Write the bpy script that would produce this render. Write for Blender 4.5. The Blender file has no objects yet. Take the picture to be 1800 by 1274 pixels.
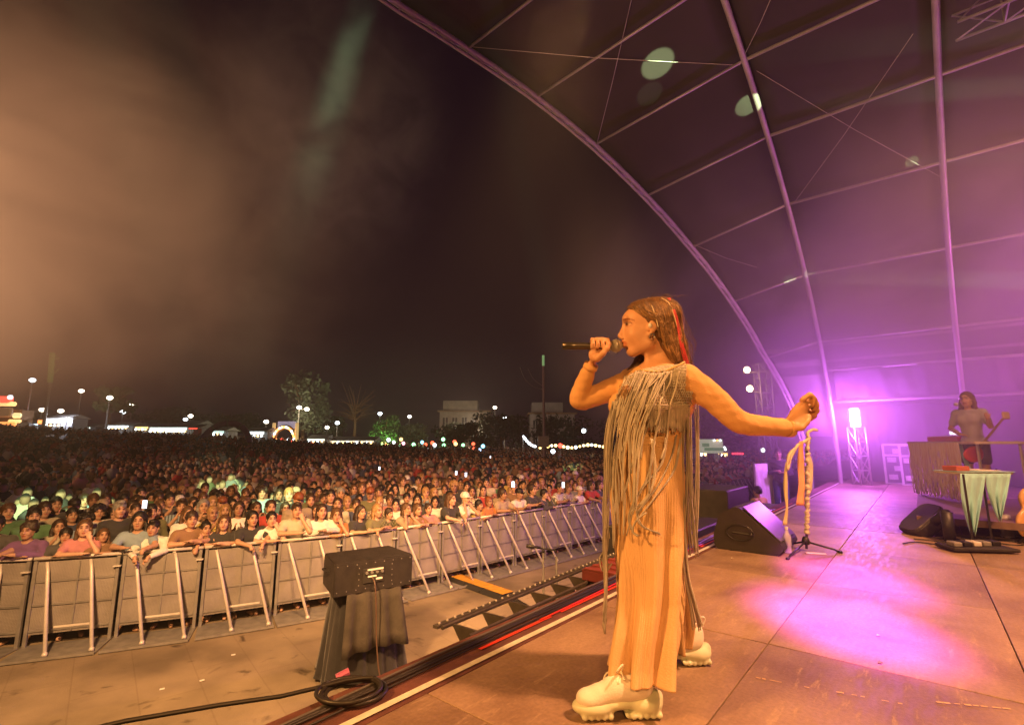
import bpy, bmesh, math, random
import numpy as np
from mathutils import Vector, Matrix, noise as mnoise
random.seed(7); np.random.seed(7)
R = math.radians
sc = bpy.context.scene
COL = sc.collection
# ------------------------------------------------------------------ camera
F_PX = 860.0                      # focal length in pixels of the 1800 px wide photograph
PITCH = math.atan((778 - 637) / F_PX)
CZ = 2.85                         # eye height over the square
ZS = 1.85                         # stage deck height
cam_d = bpy.data.cameras.new('camera'); cam = bpy.data.objects.new('camera', cam_d); COL.objects.link(cam)
cam_d.sensor_width = 36; cam_d.lens = 36 * F_PX / 1800
cam.location = (0, 0, CZ); cam.rotation_euler = (math.pi / 2 + PITCH, 0, 0)
cam_d.clip_start = 0.05; cam_d.clip_end = 600
sc.camera = cam
# ------------------------------------------------------------------ world (night sky)
w = bpy.data.worlds.new('World'); sc.world = w; w.use_nodes = True
nt = w.node_tree; bg = nt.nodes['Background']
bg.inputs['Color'].default_value = (0.42, 0.13, 0.32, 1); bg.inputs['Strength'].default_value = 0.016
# ------------------------------------------------------------------ render settings
sc.view_settings.view_transform = 'Standard'; sc.view_settings.look = 'None'
sc.view_settings.exposure = 0.0; sc.view_settings.gamma = 1.0
cy = sc.cycles
sc.render.engine = 'CYCLES'
cy.use_denoising = True; cy.denoiser = 'OPENIMAGEDENOISE'
cy.max_bounces = 5; cy.diffuse_bounces = 2; cy.glossy_bounces = 2; cy.transmission_bounces = 3; cy.volume_bounces = 0
cy.transparent_max_bounces = 6; cy.sample_clamp_indirect = 3.0; cy.caustics_reflective = False; cy.caustics_refractive = False
cy.volume_step_rate = 1.0; cy.volume_max_steps = 96; cy.use_light_tree = True

# ------------------------------------------------------------------ places
A_U = R(39.5)
U = np.array([math.sin(A_U), math.cos(A_U), 0]); V = np.array([-math.cos(A_U), math.sin(A_U), 0])
def S(s, t, z=ZS):                # stage frame: s along the stage front, t towards the audience
    q = U * s + V * t; return Vector((q[0], q[1], z))
def _ray(px, py):
    u = (637 - py) / F_PX
    return np.array([(px - 900) / F_PX, math.cos(PITCH) - u * math.sin(PITCH), math.sin(PITCH) + u * math.cos(PITCH)])
def at(px, py, z):                # the point of height z seen there in the photograph
    d = _ray(px, py); q = d * ((z - CZ) / d[2]); return Vector((q[0], q[1], z))
def aty(px, py, y):               # the point at distance y
    d = _ray(px, py); q = d * (y / d[1]); return Vector((q[0], q[1], q[2] + CZ))
def st(v): q = np.array([v[0], v[1], 0]); return float(q @ U), float(q @ V)

# ------------------------------------------------------------------ lamps
def look(o, tgt):
    o.rotation_euler = (Vector(tgt) - o.location).to_track_quat('-Z', 'Y').to_euler()
def lamp(name, kind, loc, power, color, tgt=None, size=0.1, ang=40, blend=0.4, shape=None):
    d = bpy.data.lights.new(name, kind); o = bpy.data.objects.new(name, d); COL.objects.link(o)
    o.location = loc; d.energy = power; d.color = color
    if kind == 'SPOT': d.spot_size = R(ang); d.spot_blend = blend; d.shadow_soft_size = size
    elif kind == 'POINT': d.shadow_soft_size = size
    elif kind == 'AREA': d.size = size; d.shape = 'DISK'
    if tgt is not None: look(o, tgt)
    return o
WARM = (1.0, 0.43, 0.11)
MAG = (0.82, 0.16, 1.0)
# warm wash lamps of the front and side rig, and an added roof fill
lamp('key_light', 'SPOT', S(-2.6, 3.2, 5.6), 1500, WARM, S(2.2, 1.1, 2.9), 0.25, 62, 0.6)
lamp('side_light', 'SPOT', S(-2.5, -2.2, 5.2), 760, WARM, S(2.6, 1.0, 2.6), 0.35, 80, 0.7)
lamp('pit_light', 'SPOT', S(-1.2, 2.6, 6.2), 7600, (1.0, 0.50, 0.18), (-3.6, 7.6, 0.6), 0.3, 76, 1.0)
lamp('pit_light', 'SPOT', S(3.0, 1.9, 6.8), 6000, (1.0, 0.50, 0.18), (-0.2, 10.5, 0.6), 0.3, 66, 1.0)
lamp('crowd_light', 'SPOT', S(0.5, 2.6, 9.4), 2100, (1.0, 0.40, 0.20), (-3, 17, 0.8), 0.4, 44, 1.0)
lamp('floor_light', 'SPOT', S(3.5, -3.0, 8.6), 5000, (1.0, 0.43, 0.17), S(4.4, -0.4, 1.8), 0.3, 80, 0.9)
lamp('roof_fill', 'SPOT', S(1.0, 3.6, 3.4), 1200, (1.0, 0.52, 0.28), S(8, 0.6, 9.0), 0.3, 75, 1.0)  # added unseen uplight, stands in for warm light thrown up by the floor
# magenta wash lamps, with added unseen spots among them
_l = at(1516, 852, ZS); _l = Vector((_l.x - .28, _l.y - .32, 3.46))
lamp('magenta_wash', 'SPOT', _l, 750, MAG, S(2, 0.9, 2.0), 0.12, 130, 0.9)
lamp('violet_wash', 'POINT', _l, 480, (0.62, 0.14, 1.0), None, 0.15)
lamp('magenta_floor_fill', 'SPOT', (1.3, -2.4, 6.2), 23000, (0.85, 0.06, 0.9), at(1482, 1092, ZS), 0.1, 8.5, 1.0)  # unseen spots behind the camera, added to imitate the reflected magenta
lamp('magenta_floor_fill', 'SPOT', (1.3, -2.4, 6.2), 23000, (0.85, 0.06, 0.9), at(1494, 1016, ZS), 0.1, 7.5, 1.0)
lamp('magenta_top', 'SPOT', S(13.2, -4.5, 4.2), 1500, (0.88, 0.14, 0.95), S(12, 1.5, 6.5), 0.4, 140, 1.0)
lamp('amber_smoke_fill', 'SPOT', S(6.5, -4.6, 6.6), 2600, (1.0, 0.45, 0.25), S(10.5, -1.5, 5.5), 0.3, 70, 1.0)  # unseen warm spot added to brown the smoke at top right
lamp('smoke_light', 'SPOT', (-31, 6, 9.0), 58000, (1.0, 0.50, 0.26), (-15, 19, 11.5), 0.3, 62, 1.0)
# pale green moving heads on the crowd
GREEN = (0.62, 1.0, 0.45)
for (tx, ty, tz, a, p) in ((108, 885, 1.5, 6.5, 1.1), (390, 850, 1.6, 4.2, 1.5), (498, 885, 1.5, 4.6, 1.0), (1010, 826, 1.4, 2.6, 1.4)):
    lamp('green_beam', 'SPOT', (-1.0, -1.5, 8.0), 30000 * p, GREEN, at(tx, ty, tz), 0.02, a, 0.3)
lamp('green_beam', 'SPOT', aty(690, -150, 9), 5500, (.7, 1.0, .55), aty(510, 420, 16), 0.3, 12, 1.0)
# ------------------------------------------------------------------ materials
def mat(name, color, rough=0.6, metal=0.0, noise=0.0, nscale=8.0, bump=0.0, bscale=40.0, emit=None, estr=0.0, objcol=False,
        attr=None, spec=0.5, sheen=0.0, detail=4, alpha=None):
    m = bpy.data.materials.new(name); m.use_nodes = True; nt = m.node_tree; N = nt.nodes; L = nt.links
    b = N['Principled BSDF']; b.inputs['Roughness'].default_value = rough; b.inputs['Metallic'].default_value = metal
    b.inputs['Specular IOR Level'].default_value = spec
    if sheen: b.inputs['Sheen Weight'].default_value = sheen
    b.inputs['Base Color'].default_value = (*color, 1)
    src = None
    if objcol:
        oi = N.new('ShaderNodeObjectInfo'); src = oi.outputs['Color']
    if attr:
        a = N.new('ShaderNodeAttribute'); a.attribute_name = attr
        if src is not None:
            mx = N.new('ShaderNodeMix'); mx.data_type = 'RGBA'; mx.blend_type = 'MULTIPLY'; mx.inputs[0].default_value = 1
            L.new(src, mx.inputs[6]); L.new(a.outputs['Color'], mx.inputs[7]); src = mx.outputs[2]
        else: src = a.outputs['Color']
    tc = N.new('ShaderNodeTexCoord')
    if noise:
        n = N.new('ShaderNodeTexNoise'); n.inputs['Scale'].default_value = nscale; n.inputs['Detail'].default_value = detail
        L.new(tc.outputs['Object'], n.inputs['Vector'])
        mr = N.new('ShaderNodeMapRange'); mr.inputs['From Min'].default_value = 0.3; mr.inputs['From Max'].default_value = 0.7
        mr.inputs['To Min'].default_value = 1 - noise; mr.inputs['To Max'].default_value = 1 + noise
        L.new(n.outputs[0], mr.inputs[0])
        mx = N.new('ShaderNodeVectorMath'); mx.operation = 'SCALE'
        if src is not None: L.new(src, mx.inputs[0])
        else: mx.inputs[0].default_value = color
        L.new(mr.outputs[0], mx.inputs['Scale']); src = mx.outputs[0]
    if src is not None: L.new(src, b.inputs['Base Color'])
    if bump:
        n2 = N.new('ShaderNodeTexNoise'); n2.inputs['Scale'].default_value = bscale; n2.inputs['Detail'].default_value = 3
        L.new(tc.outputs['Object'], n2.inputs['Vector'])
        bp = N.new('ShaderNodeBump'); bp.inputs['Strength'].default_value = bump; bp.inputs['Distance'].default_value = 0.02
        L.new(n2.outputs[0], bp.inputs['Height']); L.new(bp.outputs[0], b.inputs['Normal'])
    if emit:
        b.inputs['Emission Color'].default_value = (*emit, 1); b.inputs['Emission Strength'].default_value = estr
        m.cycles.emission_sampling = 'NONE'
    if alpha is not None: b.inputs['Alpha'].default_value = alpha
    return m
M = {}
M['steel'] = mat('steel', (.66, .62, .58), .45, .15, .15, 6, .1, 60)
M['dull_steel'] = mat('dull_steel', (.26, .25, .24), .5, .3, .2, 8)
M['black_steel'] = mat('worn_dark_steel', (.11, .095, .08), .5, .5, .3, 9)
M['alu'] = mat('aluminium', (.55, .53, .52), .35, .7, .1)
M['roof_tube'] = mat('roof_tube', (.46, .42, .41), .45, .3, .15, 3)
M['black'] = mat('black_plastic', (.016, .015, .016), .45, 0, .3, 20, .1, 90)
M['black_paint'] = mat('black_textured_paint', (.022, .018, .016), .55, 0, .35, 9, .35, 160)
M['black_cloth'] = mat('black_cloth', (.013, .012, .012), .9, 0, .3, 5, .3, 60, sheen=.2)
M['rubber'] = mat('rubber', (.02, .02, .02), .5)
M['cable'] = mat('cable', (.03, .027, .025), .4)
M['cable_red'] = mat('red_cable', (.55, .03, .015), .4)
M['white_tape'] = mat('white_tape', (.70, .68, .55), .6, 0, .18, 20)
M['red_tape'] = mat('red_tape', (.75, .06, .03), .5)
M['white_paint'] = mat('white_paint', (.75, .74, .70), .5, 0, .1, 5)
M['yellow'] = mat('yellow_rubber', (.55, .28, .03), .6, 0, .2, 10)
M['wood'] = mat('wood', (.25, .14, .07), .6, 0, .3, 6)
M['turquoise'] = mat('turquoise_cloth', (.30, .60, .66), .85, 0, .12, 6, .2, 30, sheen=.3)
M['cream'] = mat('cream_cloth', (.62, .55, .42), .85, 0, .15, 8, .2, 30)
M['peach'] = mat('peach_cloth', (.70, .36, .20), .8, 0, .12, 8)
M['red_lac'] = mat('red_lacquer', (.60, .05, .04), .3)
M['skin'] = mat('skin', (.6, .4, .3), .52, 0, .06, 12, .05, 60, objcol=True, attr='tint')
M['hair'] = mat('hair', (.05, .03, .02), .45, 0, .35, 30, .5, 70, objcol=True)
M['cloth'] = mat('cloth', (.5, .5, .5), .85, 0, .14, 7, .35, 14, objcol=True, sheen=.2)
M['denim'] = mat('denim', (.06, .08, .14), .8, 0, .2, 10, .2, 40)
M['far_people'] = mat('far_people', (.3, .3, .3), .8, attr='col')
def pattern_mat(name, kind):
    m = mat(name, (.5, .5, .5), .85, sheen=.2); N = m.node_tree.nodes; L = m.node_tree.links; b = N['Principled BSDF']
    oi = N.new('ShaderNodeObjectInfo'); tc = N.new('ShaderNodeTexCoord')
    if kind == 'stripe':
        t = N.new('ShaderNodeTexWave'); t.inputs['Scale'].default_value = 7; t.bands_direction = 'X'; out = t.outputs[1]
    else:
        t = N.new('ShaderNodeTexChecker'); t.inputs['Scale'].default_value = 22; out = t.outputs[1]
    L.new(tc.outputs['Object'], t.inputs['Vector'])
    r = N.new('ShaderNodeMapRange'); r.inputs['From Min'].default_value = .4; r.inputs['From Max'].default_value = .6
    r.inputs['To Min'].default_value = .35; r.inputs['To Max'].default_value = 1.1; L.new(out, r.inputs[0])
    mx = N.new('ShaderNodeVectorMath'); mx.operation = 'SCALE'; L.new(oi.outputs['Color'], mx.inputs[0]); L.new(r.outputs[0], mx.inputs['Scale'])
    L.new(mx.outputs[0], b.inputs['Base Color']); return m
M['stripe'] = pattern_mat('striped_cloth', 'stripe'); M['check'] = pattern_mat('checked_cloth', 'check')
def emis(name, c, s):
    m = mat(name, c, .4, emit=c, estr=s); return m

# ------------------------------------------------------------------ mesh building
def root_loc(p):
    v = Vector((0, 0, 0))
    while p is not None: v = v + p.location; p = p.parent
    return v
def link_mesh(name, verts, faces, material=None, parent=None, smooth=False, midx=None, local=False, attrs=None):
    me = bpy.data.meshes.new(name)
    v = np.asarray(verts, float).reshape(-1, 3)
    if parent is not None and not local: v = v - np.array(root_loc(parent))
    me.from_pydata(v.tolist(), [], faces)
    if material is not None:
        for m in (material if isinstance(material, (list, tuple)) else [material]): me.materials.append(m)
    if midx is not None: me.polygons.foreach_set('material_index', midx)
    if smooth: me.polygons.foreach_set('use_smooth', [True] * len(me.polygons))
    if attrs is not None:
        for k, a in attrs.items():
            at_ = me.color_attributes.new(k, 'FLOAT_COLOR', 'POINT')
            c = np.ones((len(v), 4)); c[:, :3] = a; at_.data.foreach_set('color', c.ravel())
    me.update()
    o = bpy.data.objects.new(name, me); COL.objects.link(o)
    if parent is not None: o.parent = parent
    return o
class MB:
    def __init__(s): s.v = []; s.f = []; s.mi = []; s.cur = 0
    def add(s, verts, faces):
        n = len(s.v); s.v += [tuple(q) for q in verts]; s.f += [tuple(i + n for i in f) for f in faces]; s.mi += [s.cur] * len(faces); return s
    def box(s, c, size, rz=0, bev=0.0, M4=None):
        x, y, z = [k / 2 for k in size]; b = min(bev, x * .9, y * .9, z * .9)
        if b > 0:
            vs = []
            for sx in (-1, 1):
                for sy in (-1, 1):
                    for sz in (-1, 1):
                        vs += [(sx * x, sy * (y - b), sz * (z - b)), (sx * (x - b), sy * y, sz * (z - b)), (sx * (x - b), sy * (y - b), sz * z)]
            bm = bmesh.new(); [bm.verts.new(q) for q in vs]; bmesh.ops.convex_hull(bm, input=bm.verts[:])
            bmesh.ops.dissolve_limit(bm, angle_limit=.01, verts=bm.verts[:], edges=bm.edges[:])
            bm.verts.index_update(); vs = [q.co.copy() for q in bm.verts]; fs = [[q.index for q in f.verts] for f in bm.faces]; bm.free()
        else:
            vs = [(-x, -y, -z), (x, -y, -z), (x, y, -z), (-x, y, -z), (-x, -y, z), (x, -y, z), (x, y, z), (-x, y, z)]
            fs = [(0, 3, 2, 1), (4, 5, 6, 7), (0, 1, 5, 4), (1, 2, 6, 5), (2, 3, 7, 6), (3, 0, 4, 7)]
        T = Matrix.Translation(Vector(c)) @ Matrix.Rotation(rz, 4, 'Z')
        if M4 is not None: T = Matrix.Translation(Vector(c)) @ M4
        return s.add([T @ Vector(q) for q in vs], fs)
    def tube(s, path, r, n=8, closed=False, cap=True):
        P = [Vector(q) for q in path]; k = len(P); rs = r if isinstance(r, (list, tuple)) else [r] * k
        ref = None; rings = []
        for i in range(k):
            if closed: t = P[(i + 1) % k] - P[i - 1]
            else: t = P[min(i + 1, k - 1)] - P[max(i - 1, 0)]
            t = t.normalized() if t.length > 1e-9 else Vector((0, 0, 1))
            if ref is None:
                a = Vector((0, 0, 1)) if abs(t.z) < .9 else Vector((1, 0, 0)); ref = (a - t * a.dot(t)).normalized()
            else:
                ref = ref - t * ref.dot(t); ref = ref.normalized() if ref.length > 1e-6 else t.orthogonal().normalized()
            b = t.cross(ref)
            rings.append([P[i] + (ref * math.cos(2 * math.pi * j / n) + b * math.sin(2 * math.pi * j / n)) * rs[i] for j in range(n)])
        vs = [q for rg in rings for q in rg]; fs = []
        for i in range(k if closed else k - 1):
            i2 = (i + 1) % k
            for j in range(n): fs.append((i * n + j, i * n + (j + 1) % n, i2 * n + (j + 1) % n, i2 * n + j))
        if cap and not closed: fs.append(tuple(range(n))[::-1]); fs.append(tuple(range((k - 1) * n, k * n)))
        return s.add(vs, fs)
    def lathe(s, a, b, prof, n=20):      # prof: (fraction along a->b, radius)
        a = Vector(a); b = Vector(b); return s.tube([a.lerp(b, q[0]) for q in prof], [max(q[1], 1e-4) for q in prof], n)
    def sphere(s, c, r, n=12, m=8):
        rr = r if isinstance(r, (tuple, list)) else (r, r, r); c = Vector(c)
        vs = [c + Vector((0, 0, rr[2]))]
        for i in range(1, m):
            a = math.pi * i / m
            for j in range(n):
                b = 2 * math.pi * j / n; vs.append(c + Vector((rr[0] * math.sin(a) * math.cos(b), rr[1] * math.sin(a) * math.sin(b), rr[2] * math.cos(a))))
        vs.append(c - Vector((0, 0, rr[2]))); fs = []
        for j in range(n): fs.append((0, 1 + j, 1 + (j + 1) % n)); fs.append((len(vs) - 1, 1 + (m - 2) * n + (j + 1) % n, 1 + (m - 2) * n + j))
        for i in range(m - 2):
            for j in range(n): q = 1 + i * n; fs.append((q + j, q + n + j, q + n + (j + 1) % n, q + (j + 1) % n))
        return s.add(vs, fs)
    def prism(s, poly, z0, z1):
        n = len(poly); vs = [(p[0], p[1], z0) for p in poly] + [(p[0], p[1], z1) for p in poly]
        fs = [tuple(range(n))[::-1], tuple(range(n, 2 * n))] + [(i, (i + 1) % n, n + (i + 1) % n, n + i) for i in range(n)]
        return s.add(vs, fs)
    def extrude(s, poly3, vec):
        n = len(poly3); P = [Vector(p) for p in poly3]; v = Vector(vec)
        return s.add(P + [p + v for p in P], [tuple(range(n))[::-1], tuple(range(n, 2 * n))] + [(i, (i + 1) % n, n + (i + 1) % n, n + i) for i in range(n)])
    def loft(s, rings, cap=True):
        n = len(rings[0]); vs = [q for r in rings for q in r]; fs = []
        for i in range(len(rings) - 1):
            for j in range(n): fs.append((i * n + j, i * n + (j + 1) % n, (i + 1) * n + (j + 1) % n, (i + 1) * n + j))
        if cap: fs.append(tuple(range(n))[::-1]); fs.append(tuple(range((len(rings) - 1) * n, len(rings) * n)))
        return s.add(vs, fs)
    def sheet(s, grid):
        n = len(grid[0]); vs = [q for r in grid for q in r]; fs = []
        for i in range(len(grid) - 1):
            for j in range(n - 1): fs.append((i * n + j, i * n + j + 1, (i + 1) * n + j + 1, (i + 1) * n + j))
        return s.add(vs, fs)
    def build(s, name, material, parent=None, smooth=False, local=False):
        return link_mesh(name, s.v, s.f, material, parent, smooth, s.mi if isinstance(material, (list, tuple)) else None, local)
def tag(o, label=None, cat=None, group=None, kind=None):
    if label: o['label'] = label
    if cat: o['category'] = cat
    if group: o['group'] = group
    if kind: o['kind'] = kind
    return o
def thing(name, label, cat, loc=(0, 0, 0), group=None):
    o = bpy.data.objects.new(name, None); COL.objects.link(o); o.location = loc; return tag(o, label, cat, group)
def copy_tree(o, parent=None):
    c = o.copy(); COL.objects.link(c)
    if parent is not None: c.parent = parent
    for ch in list(o.children): copy_tree(ch, c)
    return c

# ------------------------------------------------------------------ blended solids: signed distances meshed with surface nets
class Blob:
    def __init__(s): s.p = []
    def ball(s, c, r, k=.02, op='u'): s.p.append(('e', np.array(c, float), (r, r, r) if not hasattr(r, '__len__') else r, np.eye(3), k, op)); return s
    def ell(s, c, r, rot=None, k=.02, op='u'): s.p.append(('e', np.array(c, float), r, np.eye(3) if rot is None else rot, k, op)); return s
    def cap(s, a, b, ra, rb=None, k=.02, op='u'): s.p.append(('c', np.array(a, float), np.array(b, float), ra, ra if rb is None else rb, k, op)); return s
    def chain(s, pts, rs, k=.02):
        for i in range(len(pts) - 1): s.cap(pts[i], pts[i + 1], rs[i], rs[i + 1], k)
        return s
    def grow(s, g):
        b = Blob()
        for q in s.p:
            if q[-1] != 'u': continue
            if q[0] == 'e': b.p.append(('e', q[1], tuple(x + g for x in q[2]), q[3], q[4], 'u'))
            else: b.p.append(('c', q[1], q[2], q[3] + g, q[4] + g, q[5], 'u'))
        return b
    def bounds(s):
        lo = np.full(3, 1e9); hi = -lo
        for q in s.p:
            if q[-1] != 'u': continue
            if q[0] == 'e': m = max(q[2]); lo = np.minimum(lo, q[1] - m); hi = np.maximum(hi, q[1] + m)
            else:
                for a, r in ((q[1], q[3]), (q[2], q[4])): lo = np.minimum(lo, a - r); hi = np.maximum(hi, a + r)
        return lo, hi
    def mesh(s, res, fine=None, warp=None):
        lo, hi = s.bounds(); lo = lo - .03; hi = hi + .03
        ax = []
        for d in range(3):
            xs = [lo[d]]
            while xs[-1] < hi[d]:
                h = res
                if fine is not None and d in fine and fine[d][0] <= xs[-1] <= fine[d][1]: h = fine[d][2]
                xs.append(xs[-1] + h)
            ax.append(np.array(xs))
        X, Y, Z = ax; v = np.full((len(X), len(Y), len(Z)), .5)
        for q in s.p:
            k = q[-2]
            if q[0] == 'e': mr = max(q[2]); l = q[1] - mr; h = q[1] + mr
            else: l = np.minimum(q[1] - q[3], q[2] - q[4]); h = np.maximum(q[1] + q[3], q[2] + q[4])
            pad = k + .035
            sl = []
            for d in range(3):
                i0 = max(0, np.searchsorted(ax[d], l[d] - pad) - 1); i1 = min(len(ax[d]), np.searchsorted(ax[d], h[d] + pad) + 1); sl.append(slice(i0, i1))
            sl = tuple(sl)
            gx, gy, gz = X[sl[0]][:, None, None], Y[sl[1]][None, :, None], Z[sl[2]][None, None, :]
            if q[0] == 'e':
                dx, dy, dz = gx - q[1][0], gy - q[1][1], gz - q[1][2]; Rm = q[3]
                a = dx * Rm[0, 0] + dy * Rm[1, 0] + dz * Rm[2, 0]; b = dx * Rm[0, 1] + dy * Rm[1, 1] + dz * Rm[2, 1]; c = dx * Rm[0, 2] + dy * Rm[1, 2] + dz * Rm[2, 2]
                r = q[2]
                k0 = np.sqrt((a / r[0]) ** 2 + (b / r[1]) ** 2 + (c / r[2]) ** 2); k1 = np.sqrt((a / r[0] ** 2) ** 2 + (b / r[1] ** 2) ** 2 + (c / r[2] ** 2) ** 2)
                dd = np.where(k1 > 1e-9, k0 * (k0 - 1) / np.maximum(k1, 1e-9), -min(r))
            else:
                a, b = q[1], q[2]; ab = b - a; L2 = max(ab @ ab, 1e-12)
                t = np.clip(((gx - a[0]) * ab[0] + (gy - a[1]) * ab[1] + (gz - a[2]) * ab[2]) / L2, 0, 1)
                dd = np.sqrt((gx - a[0] - t * ab[0]) ** 2 + (gy - a[1] - t * ab[1]) ** 2 + (gz - a[2] - t * ab[2]) ** 2) - (q[3] + (q[4] - q[3]) * t)
            o = v[sl]
            if q[-1] == 'u':
                h_ = np.maximum(k - np.abs(o - dd), 0) / k; v[sl] = np.minimum(o, dd) - h_ * h_ * k * .25
            else:
                h_ = np.maximum(k - np.abs(o + dd), 0) / k; v[sl] = np.maximum(o, -dd) + h_ * h_ * k * .25
        if warp is not None: v = v + warp(X[:, None, None], Y[None, :, None], Z[None, None, :])
        return surfnet(v, X, Y, Z)
def surfnet(v, X, Y, Z):
    ins = v < 0; nx, ny, nz = v.shape
    def cn(a, i, j, k): return a[i:nx - 1 + i, j:ny - 1 + j, k:nz - 1 + k]
    cs = sum(cn(ins, i, j, k).astype(np.int8) for i in (0, 1) for j in (0, 1) for k in (0, 1))
    mixed = (cs > 0) & (cs < 8); I, J, K = np.nonzero(mixed)
    acc = np.zeros((len(I), 3)); cnt = np.zeros(len(I))
    for a in range(3):
        for b in (0, 1):
            for c in (0, 1):
                o0 = [0, 0, 0]; oth = [d for d in range(3) if d != a]; o0[oth[0]] = b; o0[oth[1]] = c; o1 = list(o0); o1[a] = 1
                v0 = v[I + o0[0], J + o0[1], K + o0[2]]; v1 = v[I + o1[0], J + o1[1], K + o1[2]]
                m = (v0 < 0) != (v1 < 0); t = np.where(m, v0 / np.where(m, v0 - v1, 1), 0)
                p0 = np.stack([X[I + o0[0]], Y[J + o0[1]], Z[K + o0[2]]], 1); p1 = np.stack([X[I + o1[0]], Y[J + o1[1]], Z[K + o1[2]]], 1)
                acc += np.where(m[:, None], p0 + (p1 - p0) * t[:, None], 0); cnt += m
    verts = acc / np.maximum(cnt, 1)[:, None]
    idx = np.full((nx - 1, ny - 1, nz - 1), -1, int); idx[I, J, K] = np.arange(len(I))
    F = []
    for a in range(3):
        o = [0, 0, 0]; o[a] = 1
        A = v[:nx - o[0], :ny - o[1], :nz - o[2]] < 0; B = v[o[0]:, o[1]:, o[2]:] < 0
        i, j, k = np.nonzero(A != B); u1, u2 = [(1, 2), (2, 0), (0, 1)][a]
        q = np.stack([i, j, k], 1)
        sh = np.array(v.shape) - 1
        ok = (q[:, u1] > 0) & (q[:, u2] > 0) & (q[:, u1] < sh[u1]) & (q[:, u2] < sh[u2]) & (q[:, a] < sh[a]); q = q[ok]
        sg = A[q[:, 0], q[:, 1], q[:, 2]]
        def g(d1, d2):
            r = q.copy(); r[:, u1] -= d1; r[:, u2] -= d2; return idx[r[:, 0], r[:, 1], r[:, 2]]
        f = np.stack([g(1, 1), g(0, 1), g(0, 0), g(1, 0)], 1); f[~sg] = f[~sg][:, ::-1]; F.append(f)
    F = np.concatenate(F); F = F[(F >= 0).all(1)]
    return verts, F.tolist()
def rot_cols(a, b, c): return np.stack([np.array(a, float), np.array(b, float), np.array(c, float)], 1)
# ================================================================== THE SETTING
def terr(x, y):                    # the square rises gently away to the left
    d = math.hypot(x, y); a = math.atan2(x, y)
    k = min(max((d - 16) / 60, 0), 1.6); k = k * k * (3 - 2 * k) if k < 1 else 1 + (k - 1) * .3
    q = min(max((R(8) - a) / R(52), 0), 1.15)
    return 2.9 * k * q
def ground_mat():
    m = mat('square_paving', (.11, .075, .05), .75); N = m.node_tree.nodes; L = m.node_tree.links; b = N['Principled BSDF']
    tc = N.new('ShaderNodeTexCoord')
    n1 = N.new('ShaderNodeTexNoise'); n1.inputs['Scale'].default_value = .8; n1.inputs['Detail'].default_value = 8; L.new(tc.outputs['Object'], n1.inputs[0])
    r1 = N.new('ShaderNodeValToRGB'); r1.color_ramp.elements[0].position = .35; r1.color_ramp.elements[0].color = (.15, .118, .080, 1)
    r1.color_ramp.elements[1].position = .65; r1.color_ramp.elements[1].color = (.32, .255, .175, 1); L.new(n1.outputs[0], r1.inputs[0])
    n2 = N.new('ShaderNodeTexNoise'); n2.inputs['Scale'].default_value = 2.6; n2.inputs['Detail'].default_value = 6; n2.inputs['Distortion'].default_value = .6; L.new(tc.outputs['Object'], n2.inputs[0])
    r2 = N.new('ShaderNodeValToRGB'); r2.color_ramp.elements[0].position = .62; r2.color_ramp.elements[0].color = (1, 1, 1, 1)
    r2.color_ramp.elements[1].position = .72; r2.color_ramp.elements[1].color = (.3, .27, .24, 1); L.new(n2.outputs[0], r2.inputs[0])
    n3 = N.new('ShaderNodeTexNoise'); n3.inputs['Scale'].default_value = 90; n3.inputs['Detail'].default_value = 4; L.new(tc.outputs['Object'], n3.inputs[0])
    br = N.new('ShaderNodeTexBrick'); br.inputs['Scale'].default_value = 1.0; br.inputs['Brick Width'].default_value = 1.2; br.inputs['Row Height'].default_value = .6
    br.inputs['Mortar Size'].default_value = .008; br.inputs['Color1'].default_value = (1, 1, 1, 1); br.inputs['Color2'].default_value = (.96, .96, .96, 1); br.inputs['Mortar'].default_value = (.86, .84, .82, 1)
    mp = N.new('ShaderNodeMapping'); mp.inputs['Rotation'].default_value = (0, 0, R(50.5)); L.new(tc.outputs['Object'], mp.inputs[0]); L.new(mp.outputs[0], br.inputs[0])
    def mul(a, b_):
        x = N.new('ShaderNodeMix'); x.data_type = 'RGBA'; x.blend_type = 'MULTIPLY'; x.inputs[0].default_value = 1; L.new(a, x.inputs[6]); L.new(b_, x.inputs[7]); return x.outputs[2]
    L.new(mul(mul(r1.outputs[0], r2.outputs[0]), br.outputs[0]), b.inputs['Base Color'])
    bp = N.new('ShaderNodeBump'); bp.inputs['Strength'].default_value = .5; bp.inputs['Distance'].default_value = .01; L.new(n3.outputs[0], bp.inputs['Height']); L.new(bp.outputs[0], b.inputs['Normal'])
    return m
xs = np.concatenate([np.linspace(-190, -20, 30), np.linspace(-16, 30, 24), np.linspace(36, 190, 20)])
ys = np.concatenate([np.linspace(-30, 4, 8), np.linspace(6, 90, 60), np.linspace(96, 230, 18)])
mb = MB(); mb.sheet([[(x, y, terr(x, y)) for x in xs] for y in ys]); g = mb.build('ground', ground_mat(), smooth=True); tag(g, kind='structure')

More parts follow.
